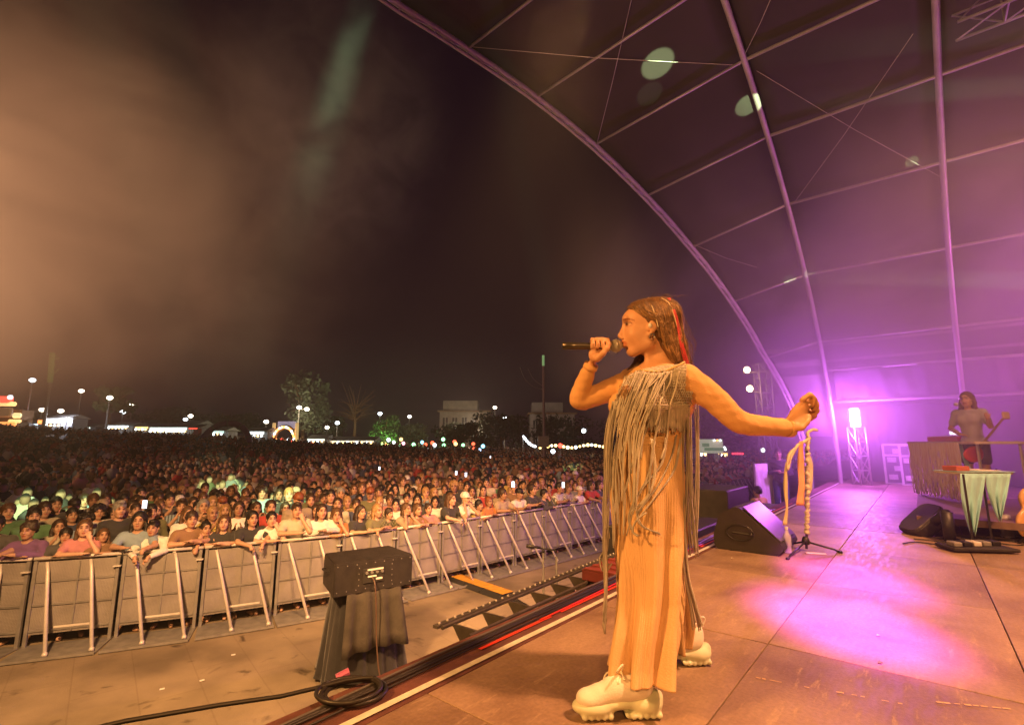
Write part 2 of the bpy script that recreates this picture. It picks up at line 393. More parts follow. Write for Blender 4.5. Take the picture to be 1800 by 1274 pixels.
# ---- stage deck with its plywood panels
def deck_mat():
    m = mat('stage_plywood', (.2, .1, .06), .4); N = m.node_tree.nodes; L = m.node_tree.links; b = N['Principled BSDF']
    tc = N.new('ShaderNodeTexCoord'); oi = N.new('ShaderNodeObjectInfo')
    ad = N.new('ShaderNodeVectorMath'); ad.operation = 'MULTIPLY_ADD'; cx = N.new('ShaderNodeCombineXYZ')
    for i in range(3): L.new(oi.outputs['Random'], cx.inputs[i])
    L.new(cx.outputs[0], ad.inputs[0]); ad.inputs[1].default_value = (37, 53, 11); L.new(tc.outputs['Object'], ad.inputs[2])
    n1 = N.new('ShaderNodeTexNoise'); n1.inputs['Scale'].default_value = 2.2; n1.inputs['Detail'].default_value = 7; n1.inputs['Distortion'].default_value = .4; L.new(ad.outputs[0], n1.inputs[0])
    r1 = N.new('ShaderNodeValToRGB'); r1.color_ramp.elements[0].position = .3; r1.color_ramp.elements[0].color = (.21, .132, .088, 1)
    r1.color_ramp.elements[1].position = .7; r1.color_ramp.elements[1].color = (.38, .265, .18, 1); L.new(n1.outputs[0], r1.inputs[0])
    pr = N.new('ShaderNodeMapRange'); pr.inputs['To Min'].default_value = .66; pr.inputs['To Max'].default_value = 1.2; L.new(oi.outputs['Random'], pr.inputs[0])
    sc_ = N.new('ShaderNodeVectorMath'); sc_.operation = 'SCALE'; L.new(r1.outputs[0], sc_.inputs[0]); L.new(pr.outputs[0], sc_.inputs['Scale'])
    # scuffs and dried streaks
    mp = N.new('ShaderNodeMapping'); mp.inputs['Scale'].default_value = (1.2, 7, 1); mp.inputs['Rotation'].default_value = (0, 0, .5); L.new(ad.outputs[0], mp.inputs[0])
    n2 = N.new('ShaderNodeTexNoise'); n2.inputs['Scale'].default_value = 4; n2.inputs['Detail'].default_value = 9; n2.inputs['Roughness'].default_value = .7; L.new(mp.outputs[0], n2.inputs[0])
    r2 = N.new('ShaderNodeMapRange'); r2.inputs['From Min'].default_value = .56; r2.inputs['From Max'].default_value = .76; r2.inputs['To Max'].default_value = .8; L.new(n2.outputs[0], r2.inputs[0])
    mx = N.new('ShaderNodeMix'); mx.data_type = 'RGBA'; L.new(r2.outputs[0], mx.inputs[0]); L.new(sc_.outputs[0], mx.inputs[6]); mx.inputs[7].default_value = (.52, .38, .25, 1)
    n4 = N.new('ShaderNodeTexNoise'); n4.inputs['Scale'].default_value = 60; n4.inputs['Detail'].default_value = 5; L.new(ad.outputs[0], n4.inputs[0])
    r4 = N.new('ShaderNodeMapRange'); r4.inputs['From Min'].default_value = .3; r4.inputs['From Max'].default_value = .7; r4.inputs['To Min'].default_value = .86; r4.inputs['To Max'].default_value = 1.12; L.new(n4.outputs[0], r4.inputs[0])
    s2 = N.new('ShaderNodeVectorMath'); s2.operation = 'SCALE'; L.new(mx.outputs[2], s2.inputs[0]); L.new(r4.outputs[0], s2.inputs['Scale']); L.new(s2.outputs[0], b.inputs['Base Color'])
    r3 = N.new('ShaderNodeMapRange'); r3.inputs['From Min'].default_value = .3; r3.inputs['From Max'].default_value = .7; r3.inputs['To Min'].default_value = .42; r3.inputs['To Max'].default_value = .66; L.new(n2.outputs[0], r3.inputs[0]); L.new(r3.outputs[0], b.inputs['Roughness'])
    bp = N.new('ShaderNodeBump'); bp.inputs['Strength'].default_value = .25; bp.inputs['Distance'].default_value = .004; L.new(n4.outputs[0], bp.inputs['Height']); L.new(bp.outputs[0], b.inputs['Normal'])
    return m
T_EDGE = 1.93; S_END = 17.0
def poly_st(pts): return [(S(a, b).x, S(a, b).y) for a, b in pts]
mb = MB(); mb.prism(poly_st([(-7, -9), (S_END, -9), (S_END, T_EDGE), (-7, T_EDGE)]), ZS - .2, ZS - .022)
deck = mb.build('stage_floor', mat('deck_substructure', (.03, .02, .015), .9)); tag(deck, kind='structure')
dm = deck_mat(); PW, PD = 1.42, .95
mb = MB(); mb.box((0, 0, 0), (PW - .006, PD - .006, .018), 0, .002); proto = mb.build('floor_panel', dm, None, local=True)
pm = proto.data; bpy.data.objects.remove(proto)
rzU = math.atan2(U[1], U[0])
for i in range(-3, 11):
    for j in range(-8, 2):
        s0 = 1.46 + i * PW + PW / 2 - (0 if j % 2 else 0); t0 = .70 + j * PD + PD / 2 - PD + (PD if False else 0)
        if t0 > 1.7 or s0 > S_END: continue
        c = S(s0, t0, ZS - .009)
        if c.y < .3 and c.x < 0: continue
        if c.y < -1: continue
        o = bpy.data.objects.new('floor_panel', pm); COL.objects.link(o); o.parent = deck
        o.location = (c.x, c.y, c.z + random.uniform(-.0012, .0012)); o.rotation_euler = (0, 0, rzU)
# carpeted edge strip, stage skirt
mb = MB(); mb.prism(poly_st([(-7, 1.652), (S_END, 1.652), (S_END, T_EDGE), (-7, T_EDGE)]), ZS - .02, ZS - .002)
tag(mb.build('edge_strip', mat('edge_carpet', (.13, .05, .04), .9, 0, .3, 12, .4, 120), deck))
mb = MB(); mb.prism(poly_st([(-7, T_EDGE - .03), (S_END, T_EDGE - .03), (S_END, T_EDGE), (-7, T_EDGE)]), .02, ZS - .21)
mb.build('stage_skirt', M['black_cloth'], deck)
# tape lines on the deck
def strip(mb, pts, w, z):
    L_ = [Vector(p) for p in pts]; g = []
    for i, p in enumerate(L_):
        d = (L_[min(i + 1, len(L_) - 1)] - L_[max(i - 1, 0)]).normalized(); n = Vector((-d.y, d.x, 0)) * w / 2
        g.append([(p.x + n.x, p.y + n.y, z), (p.x - n.x, p.y - n.y, z)])
    mb.sheet(g)
mb = MB(); strip(mb, [S(s, 1.69 + .006 * math.sin(s * 1.7)) for s in np.arange(-2, 16.5, .5)], .035, ZS + .004)
tag(mb.build('tape_line', M['white_tape']), 'long pale tape line along the stage edge', 'tape line')
mb = MB()
for a, b in ((1.9, 2.55), (2.6, 4.1), (5.0, 5.7), (7.6, 9.6)): strip(mb, [S(s, 1.762 + .01 * math.sin(s)) for s in np.arange(a, b, .1)], .022, ZS + .004)
tag(mb.build('tape_line', M['red_tape']), 'broken red tape line beside the pale tape at the stage edge', 'tape line')
mb = MB()
for (a, b) in (((1325, 1190), (1440, 1212)), ((1470, 1216), (1590, 1238)), ((1625, 1232), (1775, 1246))):
    A_, B_ = at(*a, ZS), at(*b, ZS)
    for k in range(9):
        if random.random() < .25: continue
        q = A_.lerp(B_, (k + random.uniform(0, .3)) / 9); e = A_.lerp(B_, (k + random.uniform(.7, 1.1)) / 9)
        strip(mb, [q, e], random.uniform(.005, .013), ZS + .0025)
tag(mb.build('worn_mark', mat('worn_tape', (.62, .42, .2), .7), deck))


# ---- arched roof over the stage
RA, RB, RZ0 = 15.0, 9.0, 1.75
def arch_pt(s, t): return S(s, t, RZ0 + RB * math.sqrt(max(0, 1 - (s / RA) ** 2)))
def arch_phi(phi): return RA * math.cos(phi)
def t_front(s):
    return float(np.interp(abs(s), [0, 4.2, 5.7, 7.1, 8.5, 10, 11.5, 12.9, 13.9, 14.6, 15], [7.0, 6.3, 5.75, 5.22, 4.75, 4.28, 3.80, 3.30, 2.92, 2.5, 2.3]))
roof = thing('stage_roof', 'arched tubular tent roof over the whole stage', 'stage roof', S(15, 1.65, 0))
PHI = np.linspace(R(0), R(180), 73)
def arch_path(tf): return [arch_pt(arch_phi(p), tf(arch_phi(p))) for p in PHI]
arches = [t_front, lambda s: 1.65, lambda s: -.82, lambda s: -3.3, lambda s: -5.8]
for k, tf in enumerate(arches):
    p = arch_path(tf); mb = MB(); lo = [Vector((q.x, q.y, q.z)) for q in p]
    lo = [Vector((p[0].x, p[0].y, 0.02))] + lo + [Vector((p[-1].x, p[-1].y, 0.02))]
    r = .058 if k == 0 else .050
    mb.tube(lo, r, 10)
    if k == 0:
        inn = [q + (Vector((S(0, tf(0), 3).x, S(0, tf(0), 3).y, 3)) - q).normalized() * .17 for q in p]
        mb.tube(inn, .03, 8)
        for i in range(0, len(p) - 1): mb.tube([p[i], inn[i + 1]], .016, 5); mb.tube([p[i + 1], inn[i + 1]], .016, 5)
    mb.build('arch', M['roof_tube'], roof, smooth=True)
levels = [10.72, 10.1, 9.2, 8.0, 6.55, 5.25, 4.6, 3.85]
levels_front = [10.72, 10.3, 9.97, 9.63, 9.15, 8.42, 7.52, 6.4]
def s_at(z): return RA * math.sqrt(max(0, 1 - ((z - RZ0) / RB) ** 2))
# purlins seen in the photograph: (photo point on arch 1, photo point on arch 2)
def tunnel(px, py):
    d = _ray(px, py); ds = float(d @ U); dz = d[2]; c = CZ - RZ0
    qa = (ds / RA) ** 2 + (dz / RB) ** 2; qb = 2 * c * dz / RB ** 2; qc = (c / RB) ** 2 - 1
    l = (-qb + math.sqrt(qb * qb - 4 * qa * qc)) / (2 * qa); q = d * l; return float(q @ U), float(q @ V), q[2] + CZ
for (a, b) in (((830, 80), (1040, -90)), ((945, 170), (1195, 0)), ((1045, 255), (1300, 110)), ((1135, 345), (1350, 240)), ((1215, 435), (1390, 358)), ((1290, 530), (1422, 482)), ((1340, 630), (1440, 600))):
    sa, _, _ = tunnel(*a); sb, _, _ = tunnel(*b)
    for sg in (1, -1):
        mb = MB(); mb.tube([arch_pt(sg * sa, t_front(sa)), arch_pt(sg * sb, 1.65)], .026, 8); mb.build('purlin', M['roof_tube'], roof, smooth=True)
        mb = MB(); mb.tube([arch_pt(sg * sb, 1.65), arch_pt(sg * sb, -5.8)], .030, 8); mb.build('purlin', M['roof_tube'], roof, smooth=True)
for z in (4.62, 3.86):
    mb = MB(); mb.tube([arch_pt(s_at(z), 1.65), arch_pt(s_at(z), -5.8)], .036, 8); mb.build('purlin', M['roof_tube'], roof, smooth=True)
# thin bracing wires
mb = MB()
def wire(a, b):
    mb.tube([a, a.lerp(b, .5) - Vector((0, 0, .05)), b], .006, 4)
tp = lambda px, py: Vector(S(*tunnel(px, py)[:2], tunnel(px, py)[2]))
for a, b in (((830, 83), (1295, 115)), ((1050, 250), (1110, 0)), ((1300, 115), (1380, -60)), ((1330, 125), (1660, 315)), ((1395, 358), (1605, 60)), ((1220, 430), (1330, 470))): wire(tp(*a), tp(*b))
mb.build('bracing_wire', M['roof_tube'], roof)
# membrane between the arches, hung just outside the tubes
def membrane(f0, f1, phis, name='membrane', off=.10, m=None):
    rows = []
    n = 8
    for a in phis:
        s = arch_phi(a); row = []
        for k in range(n + 1):
            u = k / n; t = f0(s) + (f1(s) - f0(s)) * u; q = arch_pt(s, t); nrm = (q - Vector((S(0, t, 1.75)))).normalized()
            row.append(q + nrm * (off - .03 * math.sin(math.pi * u)))
        rows.append(row)
    mb = MB(); mb.sheet(rows); o = mb.build(name, m, roof, smooth=True)
    sm = o.modifiers.new('thickness', 'SOLIDIFY'); sm.thickness = .006; return o
mem = mat('tent_fabric', (.034, .027, .024), .75, 0, .15, 1.5, .25, 3)
pv = mat('side_scrim', (.24, .21, .21), .8, 0, .2, 3, .5, 6)
ph_top = [p for p in PHI if R(17) <= p <= R(163)]
ph_side = [p for p in PHI if p <= R(24)]
for k in range(4):
    membrane(arches[k], arches[k + 1], ph_top, m=mem)
membrane(arches[0], arches[1], [R(a) for a in np.linspace(8, 23, 8)], 'side_panel', .10, pv)
for k in (1, 2, 3):
    membrane(arches[k], arches[k + 1], [R(a) for a in np.linspace(19, 23.4, 4)], 'side_panel', .10, pv)
# gathered curtain behind the side rails and black side wall below
def curtain(name, f0, f1, z0, z1, m, amp=.10, fq=9, parent=None, inset=0.0):
    n = 140; rows = []
    for i in range(9):
        z = z0 + (z1 - z0) * i / 8; row = []
        for k in range(n + 1):
            u = k / n; t = f0 + (f1 - f0) * u; s = s_at(max(z, 1.75)) if z > 1.75 else RA
            wv = amp * (math.sin(u * fq * 6.28 + .6 * math.sin(i * .8)) + .4 * math.sin(u * fq * 17 + i * .3)); row.append(S(s - inset + wv, t, z))
        rows.append(row)
    mb = MB(); mb.sheet(rows); o = mb.build(name, m, parent, smooth=True); sm = o.modifiers.new('thickness', 'SOLIDIFY'); sm.thickness = .008; return o
curtain('side_curtain', 1.5, -5.8, 3.9, 4.6, mat('side_curtain', (.10, .07, .10), .85), .07, 7, roof, .0)
tag(curtain('stage_curtain', 1.3, -8.5, ZS + .01, 3.8, M['black_cloth'], .05, 26, None, -1.2), 'black curtain closing the far side of the stage', 'curtain')
# box truss hung under the roof, top right
def box_truss(name, a, b, w, label, mat_=None, seg=.5, r=.022, cat='truss', parent=None):
    a, b = Vector(a), Vector(b); L_ = (b - a).length; d = (b - a) / L_
    up = Vector((0, 0, 1)) if abs(d.z) < .9 else Vector((1, 0, 0)); x = d.cross(up).normalized(); y = x.cross(d).normalized()
    t = thing(name, label, cat, a) if parent is None else parent
    cor = [(x * i + y * j) * w / 2 for i, j in ((-1, -1), (1, -1), (1, 1), (-1, 1))]
    for c in cor: mb = MB(); mb.tube([a + c, b + c], r, 8); mb.build('chord', mat_ or M['alu'], t, smooth=True)
    mb = MB(); n = max(1, int(L_ / seg))
    for k in range(n):
        p, q = a + d * L_ * k / n, a + d * L_ * (k + 1) / n
        for i in range(4):
            c0, c1 = cor[i], cor[(i + 1) % 4]; mb.tube([p + c0, q + c1], r * .55, 5); mb.tube([q + c1, q + c0], r * .55, 5)
    mb.build('lacing', mat_ or M['alu'], t); return t
s1, t1, z1 = tunnel(1612, 62)
box_truss('roof_truss', S(s1 - .2, -1.0, z1 - .12), S(s1 - .2, -5.6, z1 - .12), .42, 'lattice box truss hung under the roof at top right')
box_truss('lamp_truss', at(1516, 852, ZS), Vector((*at(1516, 852, ZS)[:2], 3.22)), .26, 'upright lattice truss carrying the white flash lamp', seg=.34)
# flash lamp on the upright truss
lp = at(1516, 852, ZS); lamp_c = Vector((lp.x, lp.y, 3.46))
lt = thing('strobe_lamp', 'blazing white oblong stage lamp on top of the lattice truss', 'stage lamp', (lp.x, lp.y, 3.24))
face = (Vector((0, 2, 0)) - Vector((lp.x, lp.y, 0))).normalized(); rzl = math.atan2(face.y, face.x)
mb = MB(); mb.box(lamp_c - face * .06, (.10, .25, .50), rzl, .04); mb.build('housing', M['black'], lt)
mb = MB(); rg = []
mb.box(lamp_c + face * .01, (.04, .20, .44), rzl, .018); mb.build('lens', emis('lamp_face', (.95, .75, 1.0), 16), lt)
mb = MB(); mb.tube([lamp_c - Vector((0, 0, .24)), lamp_c - Vector((0, 0, .27))], .05, 8); mb.build('bracket', M['black'], lt)

# ---- crowd barrier
BP = [(-10.6, 7.3), (-9.0, 7.2), (-7.27, 7.35), (-5.9, 7.8), (-4.5, 8.45), (-2.68, 9.6), (-0.5, 11.6), (2.0, 14.1), (5.2, 17.5), (8.4, 20.9), (12.2, 25.2), (15, 28.5)]
def catmull(P, n=30):
    P = [Vector((*p, 0)) for p in P]; out = []
    for i in range(1, len(P) - 2):
        for k in range(n):
            t = k / n; a, b, c, d = P[i - 1:i + 3]
            out.append(.5 * ((2 * b) + (c - a) * t + (2 * a - 5 * b + 4 * c - d) * t * t + (3 * b - a - 3 * c + d) * t ** 3))
    out.append(P[-2]); return out
BL = catmull(BP); BLs = [0.0]
for i in range(1, len(BL)): BLs.append(BLs[-1] + (BL[i] - BL[i - 1]).length)
def bpt(l):
    x = float(np.interp(l, BLs, [p.x for p in BL])); y = float(np.interp(l, BLs, [p.y for p in BL]))
    x2 = float(np.interp(l + .05, BLs, [p.x for p in BL])); y2 = float(np.interp(l + .05, BLs, [p.y for p in BL]))
    if l + .05 > BLs[-1]: x2, y2 = 2 * x - BL[-3].x, 2 * y - BL[-3].y
    d = Vector((x2 - x, y2 - y, 0)).normalized(); return Vector((x, y, 0)), d, Vector((-d.y, d.x, 0))   # point, along, outward (to the crowd)
def panel_mat():
    m = mat('barrier_sheet', (.30, .275, .26), .55, .2, .2, 3); N = m.node_tree.nodes; L = m.node_tree.links; b = N['Principled BSDF']
    tc = N.new('ShaderNodeTexCoord'); v = N.new('ShaderNodeTexVoronoi'); v.inputs['Scale'].default_value = 55; v.inputs['Randomness'].default_value = 0; L.new(tc.outputs['Object'], v.inputs[0])
    r = N.new('ShaderNodeMapRange'); r.inputs['From Min'].default_value = .25; r.inputs['From Max'].default_value = .4; r.inputs['To Min'].default_value = 0; r.inputs['To Max'].default_value = 1; L.new(v.outputs[0], r.inputs[0])
    bp = N.new('ShaderNodeBump'); bp.inputs['Strength'].default_value = .8; bp.inputs['Distance'].default_value = .004; L.new(r.outputs[0], bp.inputs['Height']); L.new(bp.outputs[0], b.inputs['Normal']); return m
pmat = panel_mat(); UL = 1.06
def make_barrier(lean=.50):       # local: x along, -y to the stage
    t = thing('crowd_barrier', 'x', 'barrier', group='steel crowd barrier sections in front of the stage')
    W = UL - .02; H = 1.2
    mb = MB(); mb.box((0, 0, .66), (W - .05, .008, .98)); mb.build('panel', pmat, t, local=True)
    mb = MB(); mb.tube([(-W / 2, -.01, H), (W / 2, -.01, H)], .024, 8); mb.build('top_rail', M['steel'], t, True, True)
    for x in (-W / 2 + .03, W / 2 - .03):
        mb = MB(); mb.box((x, -.01, .59), (.045, .045, 1.16), 0, .004); mb.build('upright', M['dull_steel'], t, local=True)
    for z in (.22, .56, .88): mb = MB(); mb.box((0, -.014, z), (W - .11, .02, .022)); mb.build('cross_bar', M['dull_steel'], t, local=True)
    mb = MB(); mb.box((.02, -.014, .66), (.02, .024, .94)); mb.build('centre_bar', M['dull_steel'], t, local=True)
    mb = MB(); mb.box((.10, -.20, .30), (W * .42, .026, .026), 0, .004); mb.build('step_bar', M['steel'], t, local=True)
    for x in (-.36, .15):
        mb = MB(); mb.tube([(x, -.03, H - .05), (x + .03, -.055, H - .16), (x + .30, -lean, .05)], [.02, .024, .024], 8); mb.tube([(x + .30, -lean + .01, .06), (x + .30, -lean - .02, .03)], .032, 8)
        mb.build('strut', M['steel'], t, True, True)
    mb = MB(); mb.box((0, -lean / 2 - .03, .012), (W, lean + .16, .016)); mb.build('foot_plate', M['dull_steel'], t, local=True)
    mb = MB(); mb.box((0, -lean - .11, .03), (W, .03, .03)); mb.build('front_rail', M['dull_steel'], t, local=True)
    mb = MB(); mb.box((W / 2 - .03, -.05, 1.03), (.10, .05, .02), 0, .004); mb.build('latch', M['steel'], t, local=True)
    return t
proto = make_barrier(); nb = int(BLs[-1] / UL); kk = 0
first = True; nvis = sum(1 for k in range(nb))
for k in range(nb):
    p, d, n = bpt((k + .5) * UL)
    o = proto if first else copy_tree(proto); first = False
    o.location = p; o.rotation_euler = (0, 0, math.atan2(d.y, d.x)); kk += 1
    o['label'] = 'steel crowd barrier section with two slanted struts, %s from left in the curved row' % ('%d%s' % (kk, 'th' if 10 <= kk % 100 <= 20 else {1: 'st', 2: 'nd', 3: 'rd'}.get(kk % 10, 'th')))
BARRIER_N = kk

# ---- things in the pit
def at_s(s, t, z=0): return S(s, t, z)
# draped front-fill loudspeaker
c = at(634, 1180, 0.0); rb = R(90 - 55)
sx = Vector((math.cos(rb), math.sin(rb), 0)); sy = Vector((-math.sin(rb), math.cos(rb), 0)); Mx = Matrix.Rotation(rb, 4, 'Z')
dp = thing('draped_stand', 'black cloth draped stand under the front loudspeaker', 'draped stand', c)
rings = []
nseg = 120
for i in range(13):
    u = i / 12; z = .02 + (1.03 - .02) * u; hw = .53 - .13 * u; hd = .40 - .13 * u; ring = []
    for j in range(nseg):
        a = 2 * math.pi * j / nseg; ca, sa = math.cos(a), math.sin(a); k = 1 / max(abs(ca), abs(sa)) * .5 + .5
        f = 1 + (1 - u) ** .7 * (.05 * math.sin(a * 9 + u * 2) + .035 * math.sin(a * 17 + 1.3 * u) + .015 * math.sin(a * 31)); f2 = f
        q = c + sx * (ca * hw * k * f) + sy * (sa * hd * k * f2); ring.append((q.x, q.y, z + (.03 * math.sin(a * 5) if i == 0 else 0) + .02 * (i == 0)))
    rings.append(ring)
mb = MB(); mb.loft(rings); mb.build('drape', M['black_cloth'], dp, smooth=True)
rings = []
for i in range(6):
    u = i / 5; z = .38 + .68 * u; ring = []
    for j in range(40):
        v_ = j / 39; y_ = -.45 - .0 + .13 * u - .03 - .025 * math.sin(v_ * 22) * (1.3 - u); q = c + sx * (-.36 + .74 * v_) * (1.12 - .2 * u) + sy * y_; ring.append((q.x, q.y, z + .05 * math.sin(v_ * 3) * (1 - u)))
    rings.append(ring)
mb = MB(); mb.sheet(rings); o = mb.build('over_cloth', mat('faded_black_cloth', (.045, .038, .03), .9, 0, .3, 7, .3, 50), dp, smooth=True); o.modifiers.new('t', 'SOLIDIFY').thickness = .006
sp = thing('loudspeaker', 'scuffed black loudspeaker lying on the black draped stand', 'loudspeaker', c + Vector((0, 0, 1.05)))
bx = c + Vector((0, 0, 1.235)); mb = MB()
def bx_pt(x, y, z): q = bx + sx * x + sy * y; return (q.x, q.y, bx.z + z)
poly = [(-.46, -.33), (.46, -.33), (.44, .30), (-.36, .42)]
poly = [(-.50, -.36), (.50, -.36), (.44, .34), (-.44, .34)]
b_, t_ = [bx_pt(x, y, -.20) for x, y in poly], [bx_pt(x, y, .185) for x, y in poly]
bm = bmesh.new(); vs = [bm.verts.new(q) for q in b_ + t_]; bmesh.ops.convex_hull(bm, input=vs); bmesh.ops.dissolve_limit(bm, angle_limit=.02, verts=bm.verts[:], edges=bm.edges[:])
bmesh.ops.bevel(bm, geom=bm.edges[:], offset=.014, segments=2, affect='EDGES'); bm.verts.index_update()
mb.add([v.co.copy() for v in bm.verts], [[v.index for v in f.verts] for f in bm.faces]); bm.free(); mb.build('cabinet', M['black_paint'], sp)
mb = MB(); mb.box(bx_pt(-.02, -.368, .0), (.26, .012, .17), rb, .003); mb.build('connector_plate', mat('plate', (.09, .085, .08), .4, .6), sp)
pl = MB()
for i in range(4): pl.tube([bx_pt(-.11 + .065 * i, -.374, .035), bx_pt(-.11 + .065 * i, -.39, .035)], .017, 10)
pl.build('socket', M['alu'], sp)
pl = MB(); pl.box(bx_pt(0, -.377, .068), (.2, .004, .02), rb); pl.box(bx_pt(-.04, -.377, -.01), (.11, .004, .018), rb); pl.box(bx_pt(.05, -.377, -.045), (.08, .004, .022), rb); pl.build('printed_label', M['white_paint'], sp)
sp_c = [(x, z) for x in np.linspace(-.46, .46, 9) for z in (-.145, .145)] + [(x, z) for x in (-.20, .22) for z in np.linspace(-.1, .1, 4)]
mb = MB(); mb.sphere((0, 0, 0), .0065, 6, 4); sc0 = mb.build('screw', M['dull_steel'], sp, local=True)
for i, (x, z) in enumerate(sp_c):
    so_ = sc0 if i == 0 else sc0.copy(); so_.location = Vector(bx_pt(x, -.361, z)) - root_loc(sp)
    if i: COL.objects.link(so_)
mb = MB(); mb.tube([bx_pt(-.49, -.1, .05), bx_pt(-.52, -.08, .05), bx_pt(-.52, .08, .05), bx_pt(-.47, .1, .05)], .012, 6); mb.build('handle', M['black'], sp)
pts = [Vector(bx_pt(-.04, -.38, -.02)), Vector(bx_pt(-.03, -.46, -.10)), Vector(bx_pt(-.02, -.50, -.35)), Vector(bx_pt(.0, -.53, -.8)), Vector(bx_pt(.05, -.60, -1.15)), Vector(bx_pt(.1, -1.0, -1.185))]
def smooth_path(P, n=8):
    P = [Vector(p) for p in P]; P = [2 * P[0] - P[1]] + P + [2 * P[-1] - P[-2]]; out = []
    for i in range(1, len(P) - 2):
        for k in range(n):
            t = k / n; a, b, c_, d = P[i - 1:i + 3]; out.append(.5 * ((2 * b) + (c_ - a) * t + (2 * a - 5 * b + 4 * c_ - d) * t * t + (3 * b - a - 3 * c_ + d) * t ** 3))
    out.append(P[-2]); return out
mb = MB(); mb.tube(smooth_path(pts), .009, 6); mb.build('cable', mat('brown_cable', (.10, .06, .04), .4), sp, smooth=True)

# truss laid along the front of the stage
ta, tb = at(825, 1118, 1.55), at(1075, 1003, 1.55); dirn = (tb - ta).normalized()
tr = thing('pit_truss', 'low run of open triangular steel brackets along the stage front', 'truss', ta)
far = ta + dirn * 4.9; per = Vector((-dirn.y, dirn.x, 0))
for c0 in (per * .0, per * .26):
    for z in (0, -.25): mb = MB(); mb.tube([ta + c0 + Vector((0, 0, z)), far + c0 + Vector((0, 0, z))], .016, 6); mb.build('chord', M['black_steel'], tr)
for k in range(15):
    q = ta + dirn * (4.9 * (k + .3) / 15); Z = Vector((0, 0, 1))
    mb = MB(); mb.add([q, q + per * .26, q + per * .26 + dirn * .02, q + dirn * .02, q - Z * .25 + per * .02, q - Z * .25 + per * .06, q - Z * .25 + per * .06 + dirn * .02, q - Z * .25 + per * .02 + dirn * .02],
                      [(0, 1, 2, 3), (4, 5, 6, 7), (0, 1, 5, 4), (3, 2, 6, 7), (0, 3, 7, 4), (1, 2, 6, 5)])
    mb.tube([q + per * .26, q + dirn * .3 - Z * .25], .012, 5)
    mb.build('bracket', M['black_steel'], tr)
mb = MB(); mb.box((ta + far) / 2 + per * .33 - Vector((0, 0, .01)), (4.9, .05, .02), math.atan2(dirn.y, dirn.x)); mb.build('light_strip', M['black_steel'], tr)
mb = MB()
for k in range(60): q = ta + dirn * (4.9 * (k + .5) / 60) + per * .33; mb.sphere((q.x, q.y, q.z + .004), .011, 6, 4)
mb.build('bulb', mat('frosted', (.4, .38, .33), .3), tr)

# mic stands in the pit
def mic_pit(px, ytop, label, boom):
    base = at(px, 1096, 0.9); b = Vector((base.x, base.y, 0)); top = aty(px, ytop, base.y)
    t = thing('microphone_stand', label, 'microphone stand', b)
    mb = MB(); mb.tube([b + Vector((0, 0, .03)), top], .012, 8); mb.build('pole', M['dull_steel'], t)
    for a in (0, 2.1, 4.2): mb = MB(); mb.tube([b + Vector((0, 0, .16)), b + Vector((.28 * math.cos(a), .28 * math.sin(a), .02))], .009, 6); mb.build('leg', M['black'], t)
    if boom:
        r_ = Vector((1, -.1, .0)); mb = MB(); mb.tube([top + r_ * .14 + Vector((0, 0, .01)), top - r_ * .06 + Vector((0, 0, .03))], .009, 6); mb.build('boom', M['black'], t)
        mt = thing('microphone', 'black gun microphone on the boom of the pit stand', 'microphone', top - r_ * .05)
        mb = MB(); mb.lathe(top - r_ * .19 + Vector((0, 0, .05)), top - r_ * .03 + Vector((0, 0, .035)), [(0, .012), (.02, .022), (.5, .022), (.55, .014), (1, .013)], 12); mb.build('body', M['black'], mt, smooth=True)
        mb = MB(); mb.sphere(top + Vector((0, 0, .0)), .022, 8, 6); mb.build('clutch', M['black'], t)
mic_pit(955, 968, 'microphone stand with a boom in the pit in front of the barrier', True)
mic_pit(978, 978, 'slim second pole just to the right of the pit microphone stand', False)
# yellow cable ramp from the barrier gate
a, b = at(802, 1013, .05), at(893, 1044, .05); d = (b - a); L_ = d.length; d.normalize(); n = Vector((-d.y, d.x, 0)); ra = math.atan2(d.y, d.x)
t = thing('cable_ramp', 'yellow topped cable ramp lying from the barrier gate across the pit', 'cable ramp', (a.x, a.y, 0))
for k in range(3):
    cc = a.lerp(b, (k + .5) / 3); prof = [(-.26, .01), (-.15, .07), (.15, .07), (.26, .01)]
    P0 = [cc - d * L_ / 6.1 + n * x + Vector((0, 0, z - .05)) for x, z in prof]; mb = MB(); mb.extrude(P0, d * L_ / 3.1); mb.build('body', M['rubber'], t)
    mb = MB(); mb.box(cc + Vector((0, 0, .025)), (L_ / 3.1, .27, .012), ra, .003); mb.build('lid', M['yellow'], t)
a2 = b; b2 = at(922, 1066, .04); mb = MB()
for k in range(4): mb.tube(smooth_path([a2 + n * (.03 * k - .05), a2.lerp(b2, .5) + n * (.05 * k - .1), b2 + n * (.03 * k)]), .014, 6)
tag(mb.build('cable_bundle', M['cable'], smooth=True), 'short bundle of black cables leaving the yellow cable ramp', 'cables')
# backpack on the ground by the barrier
c = at(512, 1043, .0)
t = thing('backpack', 'black backpack left on the ground against the barrier', 'backpack', c)
B = Blob(); B.ell((c.x, c.y, .22), (.15, .11, .22), k=.03).ell((c.x + .02, c.y - .09, .15), (.11, .06, .12), k=.03).ell((c.x, c.y, .06), (.16, .12, .07), k=.04)
v, f = B.mesh(.02); link_mesh('bag', v, f, M['black_cloth'], t, True)
mb = MB(); mb.tube(smooth_path([c + Vector((-.06, -.08, .40)), c + Vector((0, -.10, .47)), c + Vector((.06, -.08, .40))]), .01, 6)
mb.tube(smooth_path([c + Vector((.12, -.06, .3)), c + Vector((.22, -.1, .15)), c + Vector((.26, -.12, .02)), c + Vector((.36, -.12, .012))]), .011, 6); mb.build('strap', M['black'], t)
